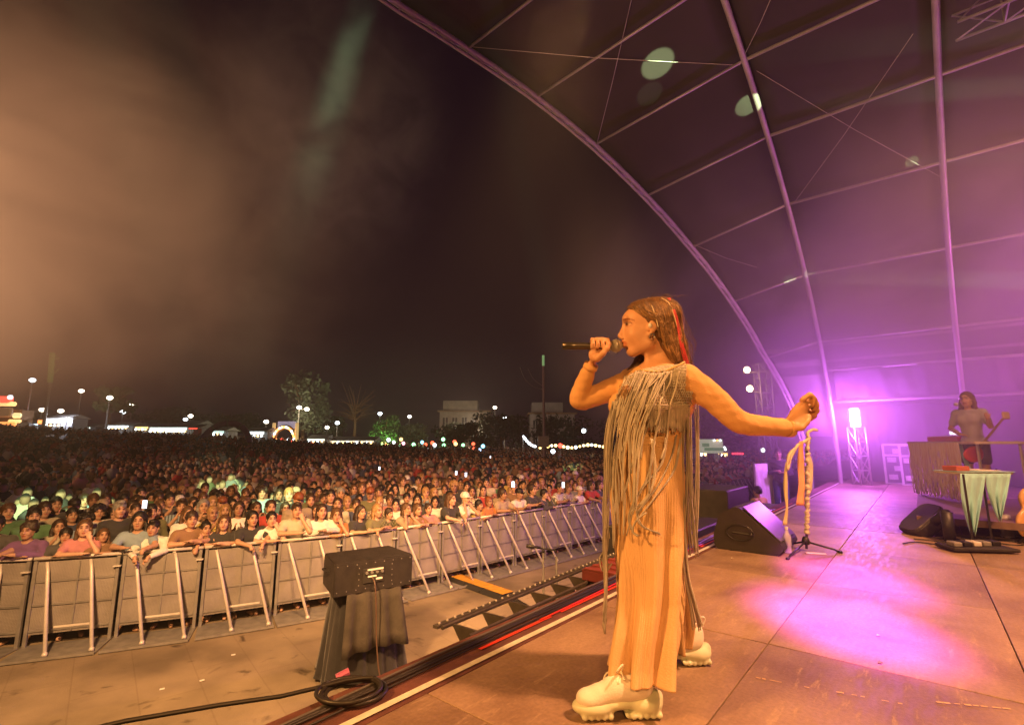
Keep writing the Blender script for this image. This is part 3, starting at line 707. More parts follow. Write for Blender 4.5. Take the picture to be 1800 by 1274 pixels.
# small litter in the pit
for (px, py) in ((660, 1085), (355, 1195), (285, 1210), (410, 1150)):
    q = at(px, py, .01); mb = MB(); mb.box(q, (.05, .03, .006), random.random() * 3); tag(mb.build('paper_scrap', M['white_paint']), 'tiny pale paper scrap on the pit paving', 'litter', 'paper scraps on the pit paving')

# ---- stage edge cables
for k in range(5):
    t0 = 1.80 + .019 * k; mb = MB(); ph = random.uniform(0, 6); P_ = []
    for s in np.arange(-1.5 + .2 * k, 8.5, .12): P_.append(S(s, t0 + .012 * math.sin(s * 1.3 + ph) + .006 * math.sin(s * 4 + 2 * ph), ZS + .007))
    mb.tube(P_, .0055 + .001 * (k % 3), 6)
    tag(mb.build('cable', M['cable'] if k != 4 else mat('grey_cable', (.12, .11, .10), .4), smooth=True),
        ['black cable nearest the pale tape along the stage edge', 'second black cable out from the pale tape at the stage edge', 'middle black cable of the stage edge bundle', 'outermost black cable of the stage edge bundle', ''][k] if k != 4 else 'grey cable among the black ones along the stage edge', 'cable', 'cables running along the stage edge')
mb = MB(); P_ = [S(s, 1.782 + .01 * math.sin(s * 2), ZS + .008) for s in np.arange(2.4, 5.2, .12)]; mb.tube(P_, .006, 6)
tag(mb.build('cable', M['cable_red'], smooth=True), 'thin red cable beside the black cables at the stage edge', 'cable')
cc = at(622, 1224, ZS); mb = MB(); P_ = []
for k in range(0, 150):
    a = k / 150 * 2 * math.pi * 3.2; rr = .112 + .012 * math.sin(a * .9) + .004 * k / 150; P_.append(cc + Vector((rr * math.cos(a) * 1.05 + .012 * math.sin(a * .31), rr * math.sin(a) * .92, .01 + .011 * k / 75)))
P_ += [P_[-1] + Vector((-.1, -.02, 0)), P_[-1] + Vector((-.32, -.13, -.01)), P_[-1] + Vector((-.8, -.3, -.012)), P_[-1] + Vector((-1.5, -.75, -.012))]
mb.tube(smooth_path(P_, 2), .0085, 7); ct = tag(mb.build('coiled_cable', M['cable'], smooth=True), 'black cable coiled in a loop on the stage edge below the draped stand', 'cable')
mb = MB(); q = P_[3]; mb.tube([cc + Vector((-.11, .11, .02)), cc + Vector((-.065, .135, .035))], .017, 10); mb.build('connector', mat('pink_connector', (.7, .2, .4), .3, .4), ct)
# ================================================================== PEOPLE OF THE CROWD
def head_blob(B, c, k=1.0, female=False):
    """head of a standing figure facing -Y around c (middle of the skull)"""
    x, y, z = c; E_ = lambda p, r, kk=.012, op='u', rot=None: B.ell((x + p[0] * k, y + p[1] * k, z + p[2] * k), tuple(q * k for q in r), rot, kk, op)
    E_((0, .018, .035), (.074, .092, .088), .02)
    E_((0, -.03, -.03), (.058, .062, .082), .03)
    E_((0, -.052, -.092), (.026, .026, .022), .03)
    for s in (-1, 1):
        B.cap((x + s * .056 * k, y + .01 * k, z - .055 * k), (x + s * .022 * k, y - .055 * k, z - .088 * k), .020 * k, .016 * k, .02)
        E_((s * .040, -.056, -.030), (.022, .022, .026), .02)
        E_((s * .030, -.088, .018), (.017, .014, .012), .012, 's')
        E_((s * .030, -.078, .016), (.012, .010, .010), .004)
        E_((s * .076, .012, -.005), (.012, .020, .032), .008)
    B.cap((x - .03 * k, y - .080 * k, z + .034 * k), (x + .03 * k, y - .080 * k, z + .034 * k), .011 * k, None, .012)
    B.cap((x, y - .086 * k, z + .020 * k), (x, y - .106 * k, z - .022 * k), .008 * k, .013 * k, .010)
    for s in (-1, 1): E_((s * .011, -.096, -.026), (.009, .010, .008), .008)
    E_((0, -.088, -.053), (.021, .010, .007), .008); E_((0, -.086, -.066), (.018, .010, .007), .008)
def head_tint(v, c, k=1.0):
    """colour multipliers: brows, eyes, lips"""
    t = np.ones((len(v), 3)); d = (v - np.array(c)) / k; x, y, z = d[:, 0], d[:, 1], d[:, 2]; ax = np.abs(x)
    front = y < -.055
    br = front & (np.abs(z - .036 - (.004 - .12 * (ax - .03) ** 2)) < .0065) & (ax > .012) & (ax < .048); t[br] = (.25, .2, .18)
    ey = front & (((ax - .030) / .0150) ** 2 + ((z - .016) / .0085) ** 2 < 1); t[ey] = (.55, .55, .6)
    iris = front & (((ax - .030) / .007) ** 2 + ((z - .016) / .0075) ** 2 < 1); t[iris] = (.08, .07, .07)
    sk = front & (((ax - .030) / .022) ** 2 + ((z - .016) / .015) ** 2 < 1) & ~ey; t[sk] = (.62, .52, .5)
    lp_ = front & ((x / .023) ** 2 + ((z + .060) / .0125) ** 2 < 1); t[lp_] = (.85, .42, .42)
    mo = front & (ax < .021) & (np.abs(z + .0595) < .0022); t[mo] = (.35, .15, .15)
    return t
def hand_blob(B, w_, f, n_, side, r=1.0, curl=.3):
    """small hand: wrist w_, finger direction f, palm normal n_"""
    w_ = np.array(w_, float); f = np.array(f, float); f /= np.linalg.norm(f); n_ = np.array(n_, float); n_ -= f * (n_ @ f); n_ /= np.linalg.norm(n_); s = np.cross(f, n_) * side
    B.ell(w_ + f * .045, (.036 * r, .046 * r, .016 * r), rot_cols(s, f, n_), .015)
    for i, (o, L_) in enumerate(((-.028, .058), (-.010, .068), (.009, .065), (.027, .052))):
        a = w_ + f * .08 + s * o; b = a + (f * (1 - curl) + n_ * curl) * L_ * .55; c = b + (f * (1 - 2 * curl) + n_ * 2 * curl) * L_ * .5
        B.cap(a, b, .0095 * r, .009 * r, .004); B.cap(b, c, .009 * r, .0075 * r, .004)
    a = w_ + f * .02 - s * .03; b = a + f * .035 - s * .022 + n_ * .015; B.cap(a, b, .012 * r, .010 * r, .008); B.cap(b, b + f * .028, .010 * r, .008 * r, .004)
def person_blobs(pose, female):
    """returns body, shirt short, shirt long, trousers as blobs; facing -Y, feet on z = 0, 1.72 m"""
    w_ = .92 if female else 1.0
    lean = {'cross': -.14, 'hang': -.17, 'chin': -.14, 'cheeks': -.14, 'turn': -.12}.get(pose, 0.0); drop = -.05 if lean else 0
    hip = np.array([0, .02, .93]); chest = np.array([0, .0 + lean * .6, 1.27 + drop * .6]); neck = np.array([0, .015 + lean, 1.46 + drop]); hc = neck + np.array([0, -.035, .155])
    sh = {s: np.array([s * .172 * w_, .01 + lean * .95, 1.395 + drop]) for s in (-1, 1)}
    A = {}
    H = 1.20 + .03
    if pose == 'cross': A = {s: ((s * .26, -.24, H), (-s * .03, -.40 - .03 * s, H + .015 + .02 * (s + 1)), (-s, -.15, 0)) for s in (-1, 1)}
    elif pose == 'hang': A = {s: ((s * .23, -.30, H), (s * .09, -.50, H - .05), (-s * .2, -.5, -.8)) for s in (-1, 1)}
    elif pose == 'chin': A = {-1: ((-.25, -.26, H), (.02, -.42, H + .01), (1, -.2, 0)), 1: ((.19, -.33, H), (.085, -.22 + lean * .3, 1.41), (-.3, .25, .9))}
    elif pose == 'cheeks': A = {s: ((s * .20, -.36, H), (s * .10, -.24, 1.40), (-s * .25, .3, .9)) for s in (-1, 1)}
    elif pose == 'down': A = {s: ((s * .25, .05, 1.12), (s * .26, -.04, .88), (0, -.15, -1)) for s in (-1, 1)}
    elif pose == 'folded': A = {s: ((s * .25, -.02, 1.13), (-s * .02, -.22 - .02 * s, 1.17 + .02 * s), (-s, 0, .1)) for s in (-1, 1)}
    elif pose == 'clap': A = {s: ((s * .24, -.08, 1.15), (s * .05, -.30, 1.30), (-s * .1, -.3, 1)) for s in (-1, 1)}
    elif pose == 'phone': A = {s: ((s * .22, -.24, 1.22), (s * .06, -.38, 1.47), (-s * .3, -.1, 1)) for s in (-1, 1)}
    elif pose == 'play': A = {-1: ((-.27, .02, 1.16), (-.06, -.26, 1.06), (1, -.1, -.2)), 1: ((.27, -.10, 1.18), (.33, -.34, 1.30), (-.1, -.3, 1))}
    elif pose == 'turn': A = {-1: ((-.26, -.22, H), (-.10, -.42, H + .01), (1, -.4, 0)), 1: ((.26, -.30, H), (.14, -.47, H - .03), (0, -.4, -.8))}
    legs = {s: [np.array([s * .095, .02, .90]), np.array([s * .105, .0, .50]), np.array([s * .11, .03, .09])] for s in (-1, 1)}
    tr = []
    def torso(B, g=0.0, low=.86, hips=True):
        if hips: B.ell(hip + (0, 0, .0), ((.155 if not female else .165) + g, .105 + g, .11 + g), k=.05)
        B.cap(hip + (0, 0, .05), chest, .118 * w_ + g, .135 * w_ + g, .05)
        B.ell(chest + (0, .0, .04), (.165 * w_ + g, .115 + g, .15 + g), k=.05)
        B.cap(sh[-1], sh[1], .058 + g, None, .05); B.cap(neck + (0, 0, -.05), sh[1], .05 + g, .05 + g, .03); B.cap(neck + (0, 0, -.05), sh[-1], .05 + g, .05 + g, .03)
        if female:
            for s in (-1, 1): B.ball(chest + (s * .07, -.085, .02), .058 + g, .03)
    def arm(B, s, g, upto):
        e, wr, f = [np.array(q, float) for q in A[s]]
        B.cap(sh[s], e if upto > 1 else sh[s] + (e - sh[s]) * .62, .052 * w_ + g, (.041 if upto > 1 else .047) * w_ + g, .03)
        if upto > 1: B.cap(e, wr if upto > 2 else e + (wr - e) * .8, .041 * w_ + g, .030 * w_ + g, .015)
    body = Blob(); torso(body)
    body.cap(neck - (0, 0, .03), hc + (0, .01, -.06), .052 * w_, .050 * w_, .02); head_blob(body, hc, 1.0)
    for s in (-1, 1):
        arm(body, s, 0, 3); e, wr, f = A[s]
        nrm = (0, 0, -1) if abs(f[2]) < .6 else ((-s, 0, 0) if pose in ('clap', 'down', 'phone') else (0, 1, .2))
        hand_blob(body, wr, f, nrm, s, 1.0, .25 if pose != 'phone' else .4)
        for i in range(2): body.cap(legs[s][i], legs[s][i + 1], (.075, .055)[i], (.055, .038)[i], .03)
        body.cap((s * .11, .04, .045), (s * .125, -.13, .035), .038, .034, .02)
    short = Blob(); torso(short, .014); [arm(short, s, .016, 1) for s in (-1, 1)]
    long_ = Blob(); torso(long_, .014); [arm(long_, s, .013, 2) for s in (-1, 1)]
    for B_ in (short, long_):
        B_.ell(neck + (0, -.02, .03), (.068, .065, .06), k=.015, op='s'); B_.ell((0, 0, .66), (.4, .4, .16), k=.01, op='s')
    trs = Blob(); trs.ell(hip + (0, 0, -.01), (.168 if not female else .176, .118, .12), k=.04)
    for s in (-1, 1): trs.cap(legs[s][0], legs[s][1], .088, .068, .03); trs.cap(legs[s][1], legs[s][2], .068, .055, .02)
    return body, short, long_, trs, hc
def hair_blob(kind):
    """hair around a head centre at the origin, facing -Y"""
    B = Blob()
    B.ell((0, .026, .042), (.087, .102, .097), k=.01)
    if kind == 'short':
        B.ell((0, .045, .0), (.084, .085, .085), k=.02)
        B.ell((0, -.09, -.055), (.085, .085, .105), k=.012, op='s'); B.ell((0, .02, -.12), (.2, .2, .075), k=.012, op='s')
    elif kind == 'quiff':
        B.ell((0, -.045, .115), (.055, .05, .03), k=.03); B.ell((0, .045, .0), (.080, .082, .080), k=.02)
        B.ell((0, -.095, -.055), (.085, .085, .105), k=.012, op='s'); B.ell((0, .02, -.11), (.2, .2, .085), k=.012, op='s')
    elif kind in ('long', 'wavy', 'tied'):
        if kind != 'tied':
            q = 1.25 if kind == 'wavy' else 1.0
            B.chain([(0, .07, .03), (0, .085, -.10), (0, .075, -.26)], [.075, .07 * q, .055 * q], .03)
            for s in (-1, 1): B.chain([(s * .066, .035, .04), (s * .084, .028, -.06), (s * .092, .012, -.16), (s * .088, -.02, -.29)], [.034, .024 * q, .026 * q, .014 * q], .025)
        else: B.ell((0, .05, -.01), (.080, .085, .085), k=.02).ball((0, .12, .09), .042, .02)
        B.ell((0, -.100, -.030), (.070, .090, .116), k=.012, op='s'); B.ell((0, -.06, -.16), (.072, .085, .10), k=.012, op='s')
    elif kind == 'curly':
        for i in range(46):
            a = random.random() * 6.28; h = random.uniform(-.5, 1); r = math.sqrt(1 - h * h) if abs(h) < 1 else 0
            B.ball((.088 * r * math.cos(a), .03 + .1 * r * math.sin(a), .035 + .098 * h), random.uniform(.022, .034), .012)
        B.ell((0, -.105, -.05), (.072, .08, .105), k=.012, op='s')
    elif kind == 'cap':
        B.ell((0, .02, .055), (.090, .106, .088), k=.01)
        B.ell((0, .0, -.09), (.3, .3, .115), k=.006, op='s')
        B.ell((0, -.115, .032), (.068, .075, .010), k=.015)
    return B
POSES = [('cross', 0), ('cross', 1), ('hang', 0), ('chin', 0), ('chin', 1), ('cheeks', 1), ('turn', 0), ('down', 0), ('down', 1), ('folded', 0), ('clap', 1), ('phone', 0), ('phone', 1)]
PM = {}
for pose, fem in POSES:
    b, s_, l_, t_, hc = person_blobs(pose, fem); z0 = hc[2]
    v, f = b.mesh(.024, fine={0: (-.1, .1, .013), 1: (hc[1] - .13, hc[1] - .05, .010), 2: (z0 - .13, z0 + .09, .0095)})
    D = {'hc': hc}
    D['body'] = link_mesh('body', v, f, M['skin'], None, True, attrs={'tint': head_tint(v, hc)})
    def warp(X, Y, Z): return .0045 * (np.sin(X * 38 + Z * 31) * np.sin(Z * 27 + Y * 20 + 1)) + .003 * np.sin(Z * 60 + X * 25)
    v, f = s_.mesh(.020, warp=warp); D['short'] = link_mesh('shirt', v, f, M['cloth'], None, True)
    v, f = l_.mesh(.020, warp=warp); D['long'] = link_mesh('shirt', v, f, M['cloth'], None, True)
    v, f = t_.mesh(.030); D['trousers'] = link_mesh('trousers', v, f, M['denim'], None, True)
    PM[(pose, fem)] = D
HM = {}
for hk in ('short', 'quiff', 'long', 'wavy', 'tied', 'curly', 'cap'):
    def hw(X, Y, Z): return .0035 * np.sin(X * 160 + 3 * np.sin(Z * 30)) * np.sin(Y * 90 + 2 * np.sin(Z * 25))
    v, f = hair_blob(hk).mesh(.0115, warp=hw if hk != 'cap' else None); HM[hk] = link_mesh('hair' if hk != 'cap' else 'cap', v, f, M['hair'], None, True)
meshes = {k: {n: (D[n].data if n != 'hc' else D[n]) for n in D} for k, D in PM.items()}
hmesh = {k: o.data for k, o in HM.items()}
for D in PM.values():
    for n, o in D.items():
        if n != 'hc': bpy.data.objects.remove(o)
for o in HM.values(): bpy.data.objects.remove(o)
# patterned shirts share the shape with another material
def pat(me, m):
    c = me.copy(); c.materials.clear(); c.materials.append(m); return c
patm = {}
CLR = {'white': (.80, .78, .74), 'cream': (.70, .64, .50), 'grey': (.28, .28, .29), 'black': (.018, .018, .02), 'dark blue': (.03, .045, .11), 'pale blue': (.30, .42, .55), 'brown': (.28, .15, .07),
       'olive': (.14, .14, .06), 'red': (.55, .04, .03), 'pink': (.62, .24, .26), 'yellow': (.65, .48, .12), 'orange': (.62, .22, .05), 'green': (.08, .22, .10), 'charcoal': (.06, .06, .065), 'beige': (.48, .38, .26), 'turquoise': (.12, .45, .45), 'purple': (.20, .08, .28)}
CLR = {k: tuple(q * (.72 if max(c) - min(c) > .15 else .88) + .02 for q in c) for k, c in CLR.items()}
HCL = {'black': (.012, .009, .008), 'dark brown': (.035, .02, .012), 'brown': (.09, .045, .02), 'fair': (.32, .19, .08), 'grey': (.22, .21, .20), 'red': (.20, .06, .02)}
HNAME = {'short': 'short %s hair', 'quiff': 'brushed up %s hair', 'long': 'long %s hair', 'wavy': 'thick wavy %s hair', 'tied': 'tied %s hair', 'curly': 'curly %s hair', 'cap': '%s cap'}
PNAME = {'cross': 'forearms crossed on the rail', 'hang': 'hands hanging over the rail', 'chin': 'chin resting on one hand', 'cheeks': 'both hands on the cheeks', 'turn': 'arms over the rail', 'down': 'arms at the sides',
         'folded': 'arms folded', 'clap': 'clapping hands', 'phone': 'hands raised'}
NP = [0]
LABELS = set()
def person(loc, face, pose, fem, hair, hcol, top, sleeve='short', skin=None, sc_=1.0, where='', pattern=None, extra=''):
    key = (pose, fem); D = meshes[key] if key in meshes else meshes[(pose, 1 - fem)]
    t = bpy.data.objects.new('person', None); COL.objects.link(t); t.location = loc; t.scale = (sc_, sc_, sc_)
    d = Vector(face) - Vector(loc); t.rotation_euler = (0, 0, math.atan2(d.y, d.x) + math.pi / 2)
    sk = skin or random.choice([(.52, .31, .21), (.46, .27, .18), (.58, .36, .26), (.36, .20, .13), (.50, .30, .20)])
    b = bpy.data.objects.new('body', D['body']); b.color = (*sk, 1)
    me = D[sleeve]
    if pattern:
        kk_ = (key, sleeve, pattern)
        if kk_ not in patm: patm[kk_] = pat(me, M[pattern])
        me = patm[kk_]
    s_ = bpy.data.objects.new('shirt', me); c = CLR[top]; j = random.uniform(.85, 1.1); s_.color = (c[0] * j, c[1] * j, c[2] * j, 1)
    tr_ = bpy.data.objects.new('trousers', D['trousers'])
    h = bpy.data.objects.new('cap' if hair == 'cap' else 'hair', hmesh[hair]); c = HCL.get(hcol) or CLR[hcol]; h.color = (*c, 1)
    h.location = D['hc']; q = random.uniform(.97, 1.06); h.scale = (q, q, q * random.uniform(.98, 1.06))
    for o in (b, s_, tr_, h): COL.objects.link(o); o.parent = t
    who = 'woman' if fem else 'man'
    hn = HNAME[hair].replace('brushed up', 'upswept').replace('thick ', '') % hcol; lab = '%s, %s, %s%s top, %s' % (who, hn, top, {'stripe': ' striped', 'check': ' checked', None: ''}[pattern], where)
    tag(t, lab.strip(), 'person', 'people in the crowd behind the barrier'); return t
NROW = {0: 'at the rail', 1: 'second row', 2: 'third row', 3: 'fourth row', 4: 'fifth row', 5: 'sixth row', 6: 'seventh row', 7: 'eighth row', 8: 'ninth row'}
def nearl(px, y=None):            # rail length under photo x
    best = min(range(len(BL)), key=lambda i: abs(900 + F_PX * BL[i].x / max(.1, (BL[i].y * math.cos(PITCH) + (1.2 - CZ) * math.sin(PITCH))) - px) if BL[i].y > 3 else 1e9)
    return BLs[best]
# the people at the rail, left to right, as the photograph shows them
FRONT = [(-40, 'hang', 0, 'short', 'black', 'charcoal', 'short'), (28, 'cross', 0, 'curly', 'dark brown', 'purple', 'long'), (92, 'cross', 0, 'short', 'black', 'charcoal', 'short'), (130, 'chin', 1, 'long', 'brown', 'pink', 'short'), (165, 'cross', 1, 'wavy', 'brown', 'brown', 'short'),
         (228, 'turn', 0, 'long', 'black', 'pale blue', 'short'), (266, 'hang', 0, 'quiff', 'black', 'white', 'long'), (322, 'cross', 0, 'short', 'dark brown', 'brown', 'short'),
         (352, 'cheeks', 1, 'tied', 'black', 'black', 'short'), (392, 'cross', 1, 'wavy', 'brown', 'black', 'short'), (434, 'hang', 0, 'long', 'black', 'black', 'short'),
         (476, 'chin', 1, 'tied', 'black', 'white', 'short'), (520, 'chin', 0, 'quiff', 'dark brown', 'cream', 'short'), (566, 'cross', 1, 'long', 'dark brown', 'white', 'long'), (598, 'chin', 1, 'wavy', 'brown', 'orange', 'short'),
         (632, 'turn', 0, 'wavy', 'dark brown', 'black', 'short'), (668, 'cross', 1, 'long', 'fair', 'olive', 'short'), (688, 'cross', 0, 'short', 'dark brown', 'olive', 'short'), (718, 'cheeks', 1, 'long', 'brown', 'beige', 'short'), (742, 'cross', 1, 'wavy', 'brown', 'brown', 'short'),
         (764, 'cross', 1, 'tied', 'dark brown', 'pink', 'short'), (796, 'hang', 0, 'wavy', 'brown', 'black', 'short'), (822, 'cheeks', 1, 'cap', 'white', 'white', 'short'), (846, 'cross', 1, 'short', 'black', 'yellow', 'short'),
         (866, 'cross', 1, 'tied', 'red', 'orange', 'short'), (892, 'turn', 0, 'short', 'dark brown', 'beige', 'short'), (918, 'cross', 0, 'cap', 'black', 'white', 'short'), (944, 'cross', 1, 'tied', 'dark brown', 'black', 'short'),
         (966, 'chin', 0, 'short', 'black', 'charcoal', 'long'), (988, 'cross', 0, 'quiff', 'black', 'white', 'short'), (1008, 'cross', 0, 'short', 'brown', 'cream', 'long'), (1026, 'cross', 0, 'cap', 'white', 'white', 'short'), (1044, 'hang', 1, 'long', 'dark brown', 'red', 'short')]
SPECIAL = {566: '', 228: '', 988: 'stripe', 1008: 'stripe', 688: 'check'}
npeople = 0
STAND = ['down', 'down', 'folded', 'clap', 'phone', 'down']
hair_m = ['short', 'quiff', 'short', 'quiff', 'short', 'short', 'curly', 'short', 'cap']; hair_f = ['long', 'wavy', 'tied', 'long']
hc_w = ['black', 'dark brown', 'dark brown', 'brown', 'black', 'fair']
tops = ['white', 'black', 'black', 'charcoal', 'grey', 'cream', 'dark blue', 'pale blue', 'brown', 'olive', 'red', 'pink', 'yellow', 'beige', 'white', 'green']
ordn = lambda n: '%d%s' % (n, 'th' if 10 <= n % 100 <= 20 else {1: 'st', 2: 'nd', 3: 'rd'}.get(n % 10, 'th'))
n0 = 0
for (px, pose, fem, hair, hcol, top, slv) in FRONT:
    l = nearl(px); p, d, n = bpt(l); q = p + n * (.30 if pose in ('cross', 'hang', 'chin', 'turn', 'cheeks') else .25)
    scl = {92: .86, 165: .80, 688: .84, 742: .95, 764: .88, 352: .93, 866: .9, 846: .92}.get(px, random.uniform(.97, 1.07)); z = 0 if scl > .9 else (.97 - scl) * 1.15
    n0 += 1
    person((q.x, q.y, z), (q.x - n.x * 2 + random.uniform(-.7, .9) + .4, q.y - n.y * 2 + random.uniform(-.2, .2), 0), pose, fem, hair, hcol, top, slv, sc_=scl, pattern=SPECIAL.get(px) or None,
           where='%s from left at the rail' % ordn(n0), extra='')
    npeople += 1
l = nearl(1062)
while l < BLs[-1] - 1.5 and npeople < 60:
    p, d, n = bpt(l); fem = random.random() < .55; pose = random.choice([('cross', 1), ('chin', 1), ('cheeks', 1)]) if fem else random.choice([('cross', 0), ('hang', 0), ('turn', 0)])
    q = p + n * .3; n0 += 1
    person((q.x, q.y, 0), (q.x - n.x * 2 + .5, q.y - n.y * 2, 0), pose[0], pose[1], random.choice(hair_f if fem else hair_m[:5]), random.choice(hc_w), random.choice(tops), random.choice(['short', 'long']),
           sc_=random.uniform(.95, 1.05), where='%s from left at the rail' % ordn(n0)); npeople += 1; l += random.uniform(.46, .62)
row = 1
spots = []
for row in range(1, 9):
    off = .42 + .56 * row; l = random.uniform(.2, .6); cnt = 0
    while l < BLs[-1] - 1:
        p, d, n = bpt(l); q = p + n * (off + random.uniform(-.13, .13)); x, y = q.x, q.y
        dep = y * math.cos(PITCH) + (1.5 - CZ) * math.sin(PITCH); px = 900 + F_PX * x / dep
        if -60 < px < 1345 and not (1090 < px < 1190): spots.append((math.hypot(x, y), row, px, x, y, l))
        l += random.uniform(.40, .60)
spots.sort(); spots = spots[:300 - npeople]; spots.sort(key=lambda q: (q[1], q[2])); cr = {}
OCC = [(q[3], q[4]) for q in spots]
for (dd, row, px, x, y, l) in spots:
    cr[row] = cr.get(row, 0) + 1; fem = int(random.random() < .45); pose = random.choice(STAND)
    if fem and pose == 'folded': pose = 'clap'
    if not fem and pose == 'clap': pose = 'folded'
    hair = random.choice(hair_f if fem else hair_m); hcol = random.choice(hc_w)
    if hair == 'cap': hcol = random.choice(['white', 'black', 'red', 'beige'])
    if random.random() < .05 and hair != 'cap': hcol = 'grey'
    pt_ = random.choice([None] * 6 + ['stripe', 'check'])
    person((x, y, terr(x, y)), (random.uniform(-1.5, 2.5), 2, 0), pose, fem, hair, hcol, random.choice(tops), random.choice(['short', 'short', 'long']), sc_=random.uniform(.95, 1.07) * (1.02 if not fem else .97),
           where='%s from left in the %s' % (ordn(cr[row]), NROW[row]), pattern=pt_)
# the mass of people further back: one object
def low_person():
    vs, fs, cl = [], [], []      # cl: 0 skin, 1 hair, 2 shirt
    def uvs(c, r, n, m, fn):
        b = len(vs)
        vs.append((c[0], c[1], c[2] + r[2])); cl.append(fn(0, 0, 1))
        for i in range(1, m):
            a = math.pi * i / m
            for j in range(n):
                q = 2 * math.pi * j / n; dx, dy, dz = math.sin(a) * math.cos(q), math.sin(a) * math.sin(q), math.cos(a)
                vs.append((c[0] + r[0] * dx, c[1] + r[1] * dy, c[2] + r[2] * dz)); cl.append(fn(dx, dy, dz))
        vs.append((c[0], c[1], c[2] - r[2])); cl.append(fn(0, 0, -1))
        for j in range(n): fs.append((b, b + 1 + j, b + 1 + (j + 1) % n)); fs.append((len(vs) - 1, b + 1 + (m - 2) * n + (j + 1) % n, b + 1 + (m - 2) * n + j))
        for i in range(m - 2):
            for j in range(n): q = b + 1 + i * n; fs.append((q + j, q + n + j, q + n + (j + 1) % n)); fs.append((q + j, q + n + (j + 1) % n, q + (j + 1) % n))
    uvs((0, 0, 1.60), (.080, .10, .125), 8, 7, lambda x, y, z: 0 if (y < .1 and z < .45) or z < -.6 else 1)
    uvs((0, .02, 1.28), (.215, .125, .27), 8, 6, lambda x, y, z: 2)
    for s in (-1, 1): uvs((s * .22, -.02, 1.16), (.05, .06, .22), 5, 4, lambda x, y, z: 2 if z > -.1 else 0)
    return np.array(vs), np.array([f if len(f) == 3 else f for f in fs]), np.array(cl)
lv, lf, lc = low_person(); NV = len(lv)
P_ = []
rng = np.random.default_rng(3)
yy = 7.5
def inside_front(x, y):
    i = min(range(0, len(BL), 3), key=lambda k: (BL[k].x - x) ** 2 + (BL[k].y - y) ** 2); d = (BL[min(i + 1, len(BL) - 1)] - BL[max(i - 1, 0)]).normalized()
    return (-(d.y) * (x - BL[i].x) + d.x * (y - BL[i].y))
for ring_r in np.concatenate([np.arange(8, 30, .62), np.arange(30, 55, .85), np.arange(55, 84, 1.3)]):
    step = .52 if ring_r < 30 else (.62 if ring_r < 55 else .9)
    for a in np.arange(-50, 36, math.degrees(step / ring_r)):
        aa = R(a) + rng.uniform(-.3, .3) * step / ring_r; r_ = ring_r + rng.uniform(-.25, .25); x, y = r_ * math.sin(aa), r_ * math.cos(aa)
        if y < 5: continue
        o = inside_front(x, y)
        if o < .8: continue
        if ring_r > 16 and mnoise.noise(Vector((x * .16, y * .16, 2.0))) > .22 and rng.random() < .75: continue
        if ring_r < 28 and min((x - q[0]) ** 2 + (y - q[1]) ** 2 for q in OCC) < .17: continue
        if ring_r < 28 and o < .42 + .56 * 1.5: continue
        P_.append((x, y, terr(x, y)))
P_ = np.array(P_); n = len(P_)
ang = np.arctan2(2 - P_[:, 1], .5 - P_[:, 0]) + math.pi / 2 + rng.uniform(-.5, .5, n); scl = rng.uniform(.84, 1.10, n)
ca, sa = np.cos(ang), np.sin(ang); X_ = lv[:, 0][None] * scl[:, None]; Y_ = lv[:, 1][None] * scl[:, None]; Z_ = lv[:, 2][None] * scl[:, None]
VV = np.stack([X_ * ca[:, None] - Y_ * sa[:, None] + P_[:, 0:1], X_ * sa[:, None] + Y_ * ca[:, None] + P_[:, 1:2], Z_ + P_[:, 2:3]], 2).reshape(-1, 3)
FF = (lf[None] + (np.arange(n) * NV)[:, None, None]).reshape(-1, 3)
skin_ = np.array([(.52, .31, .21), (.46, .27, .18), (.58, .36, .26), (.36, .20, .13)])[rng.integers(0, 4, n)]
hair_ = np.array([(.012, .009, .008), (.035, .02, .012), (.09, .045, .02), (.25, .15, .07)])[rng.choice(4, n, p=[.4, .35, .18, .07])]
tc_ = [CLR[k] for k in ('white', 'black', 'charcoal', 'grey', 'cream', 'dark blue', 'pale blue', 'brown', 'olive', 'red', 'pink', 'beige', 'black')]
top_ = np.array(tc_)[rng.integers(0, len(tc_), n)]
CC = np.stack([skin_ * .8, hair_, top_ * .85], 1)[:, lc].reshape(-1, 3)
me = bpy.data.meshes.new('crowd'); me.vertices.add(len(VV)); me.vertices.foreach_set('co', VV.ravel()); me.loops.add(FF.size); me.loops.foreach_set('vertex_index', FF.ravel())
me.polygons.add(len(FF)); me.polygons.foreach_set('loop_start', np.arange(0, FF.size, 3)); me.polygons.foreach_set('use_smooth', np.ones(len(FF), bool)); me.materials.append(M['far_people'])
me.update(); me.validate(); ca_ = me.color_attributes.new('col', 'FLOAT_COLOR', 'POINT'); c4 = np.ones((len(VV), 4)); c4[:, :3] = CC; ca_.data.foreach_set('color', c4.ravel())
o = bpy.data.objects.new('crowd', me); COL.objects.link(o); o['kind'] = 'stuff'; o['label'] = 'dense crowd filling the square behind the front rows'
print('PEOPLE', npeople + len(spots), 'MASS', n)
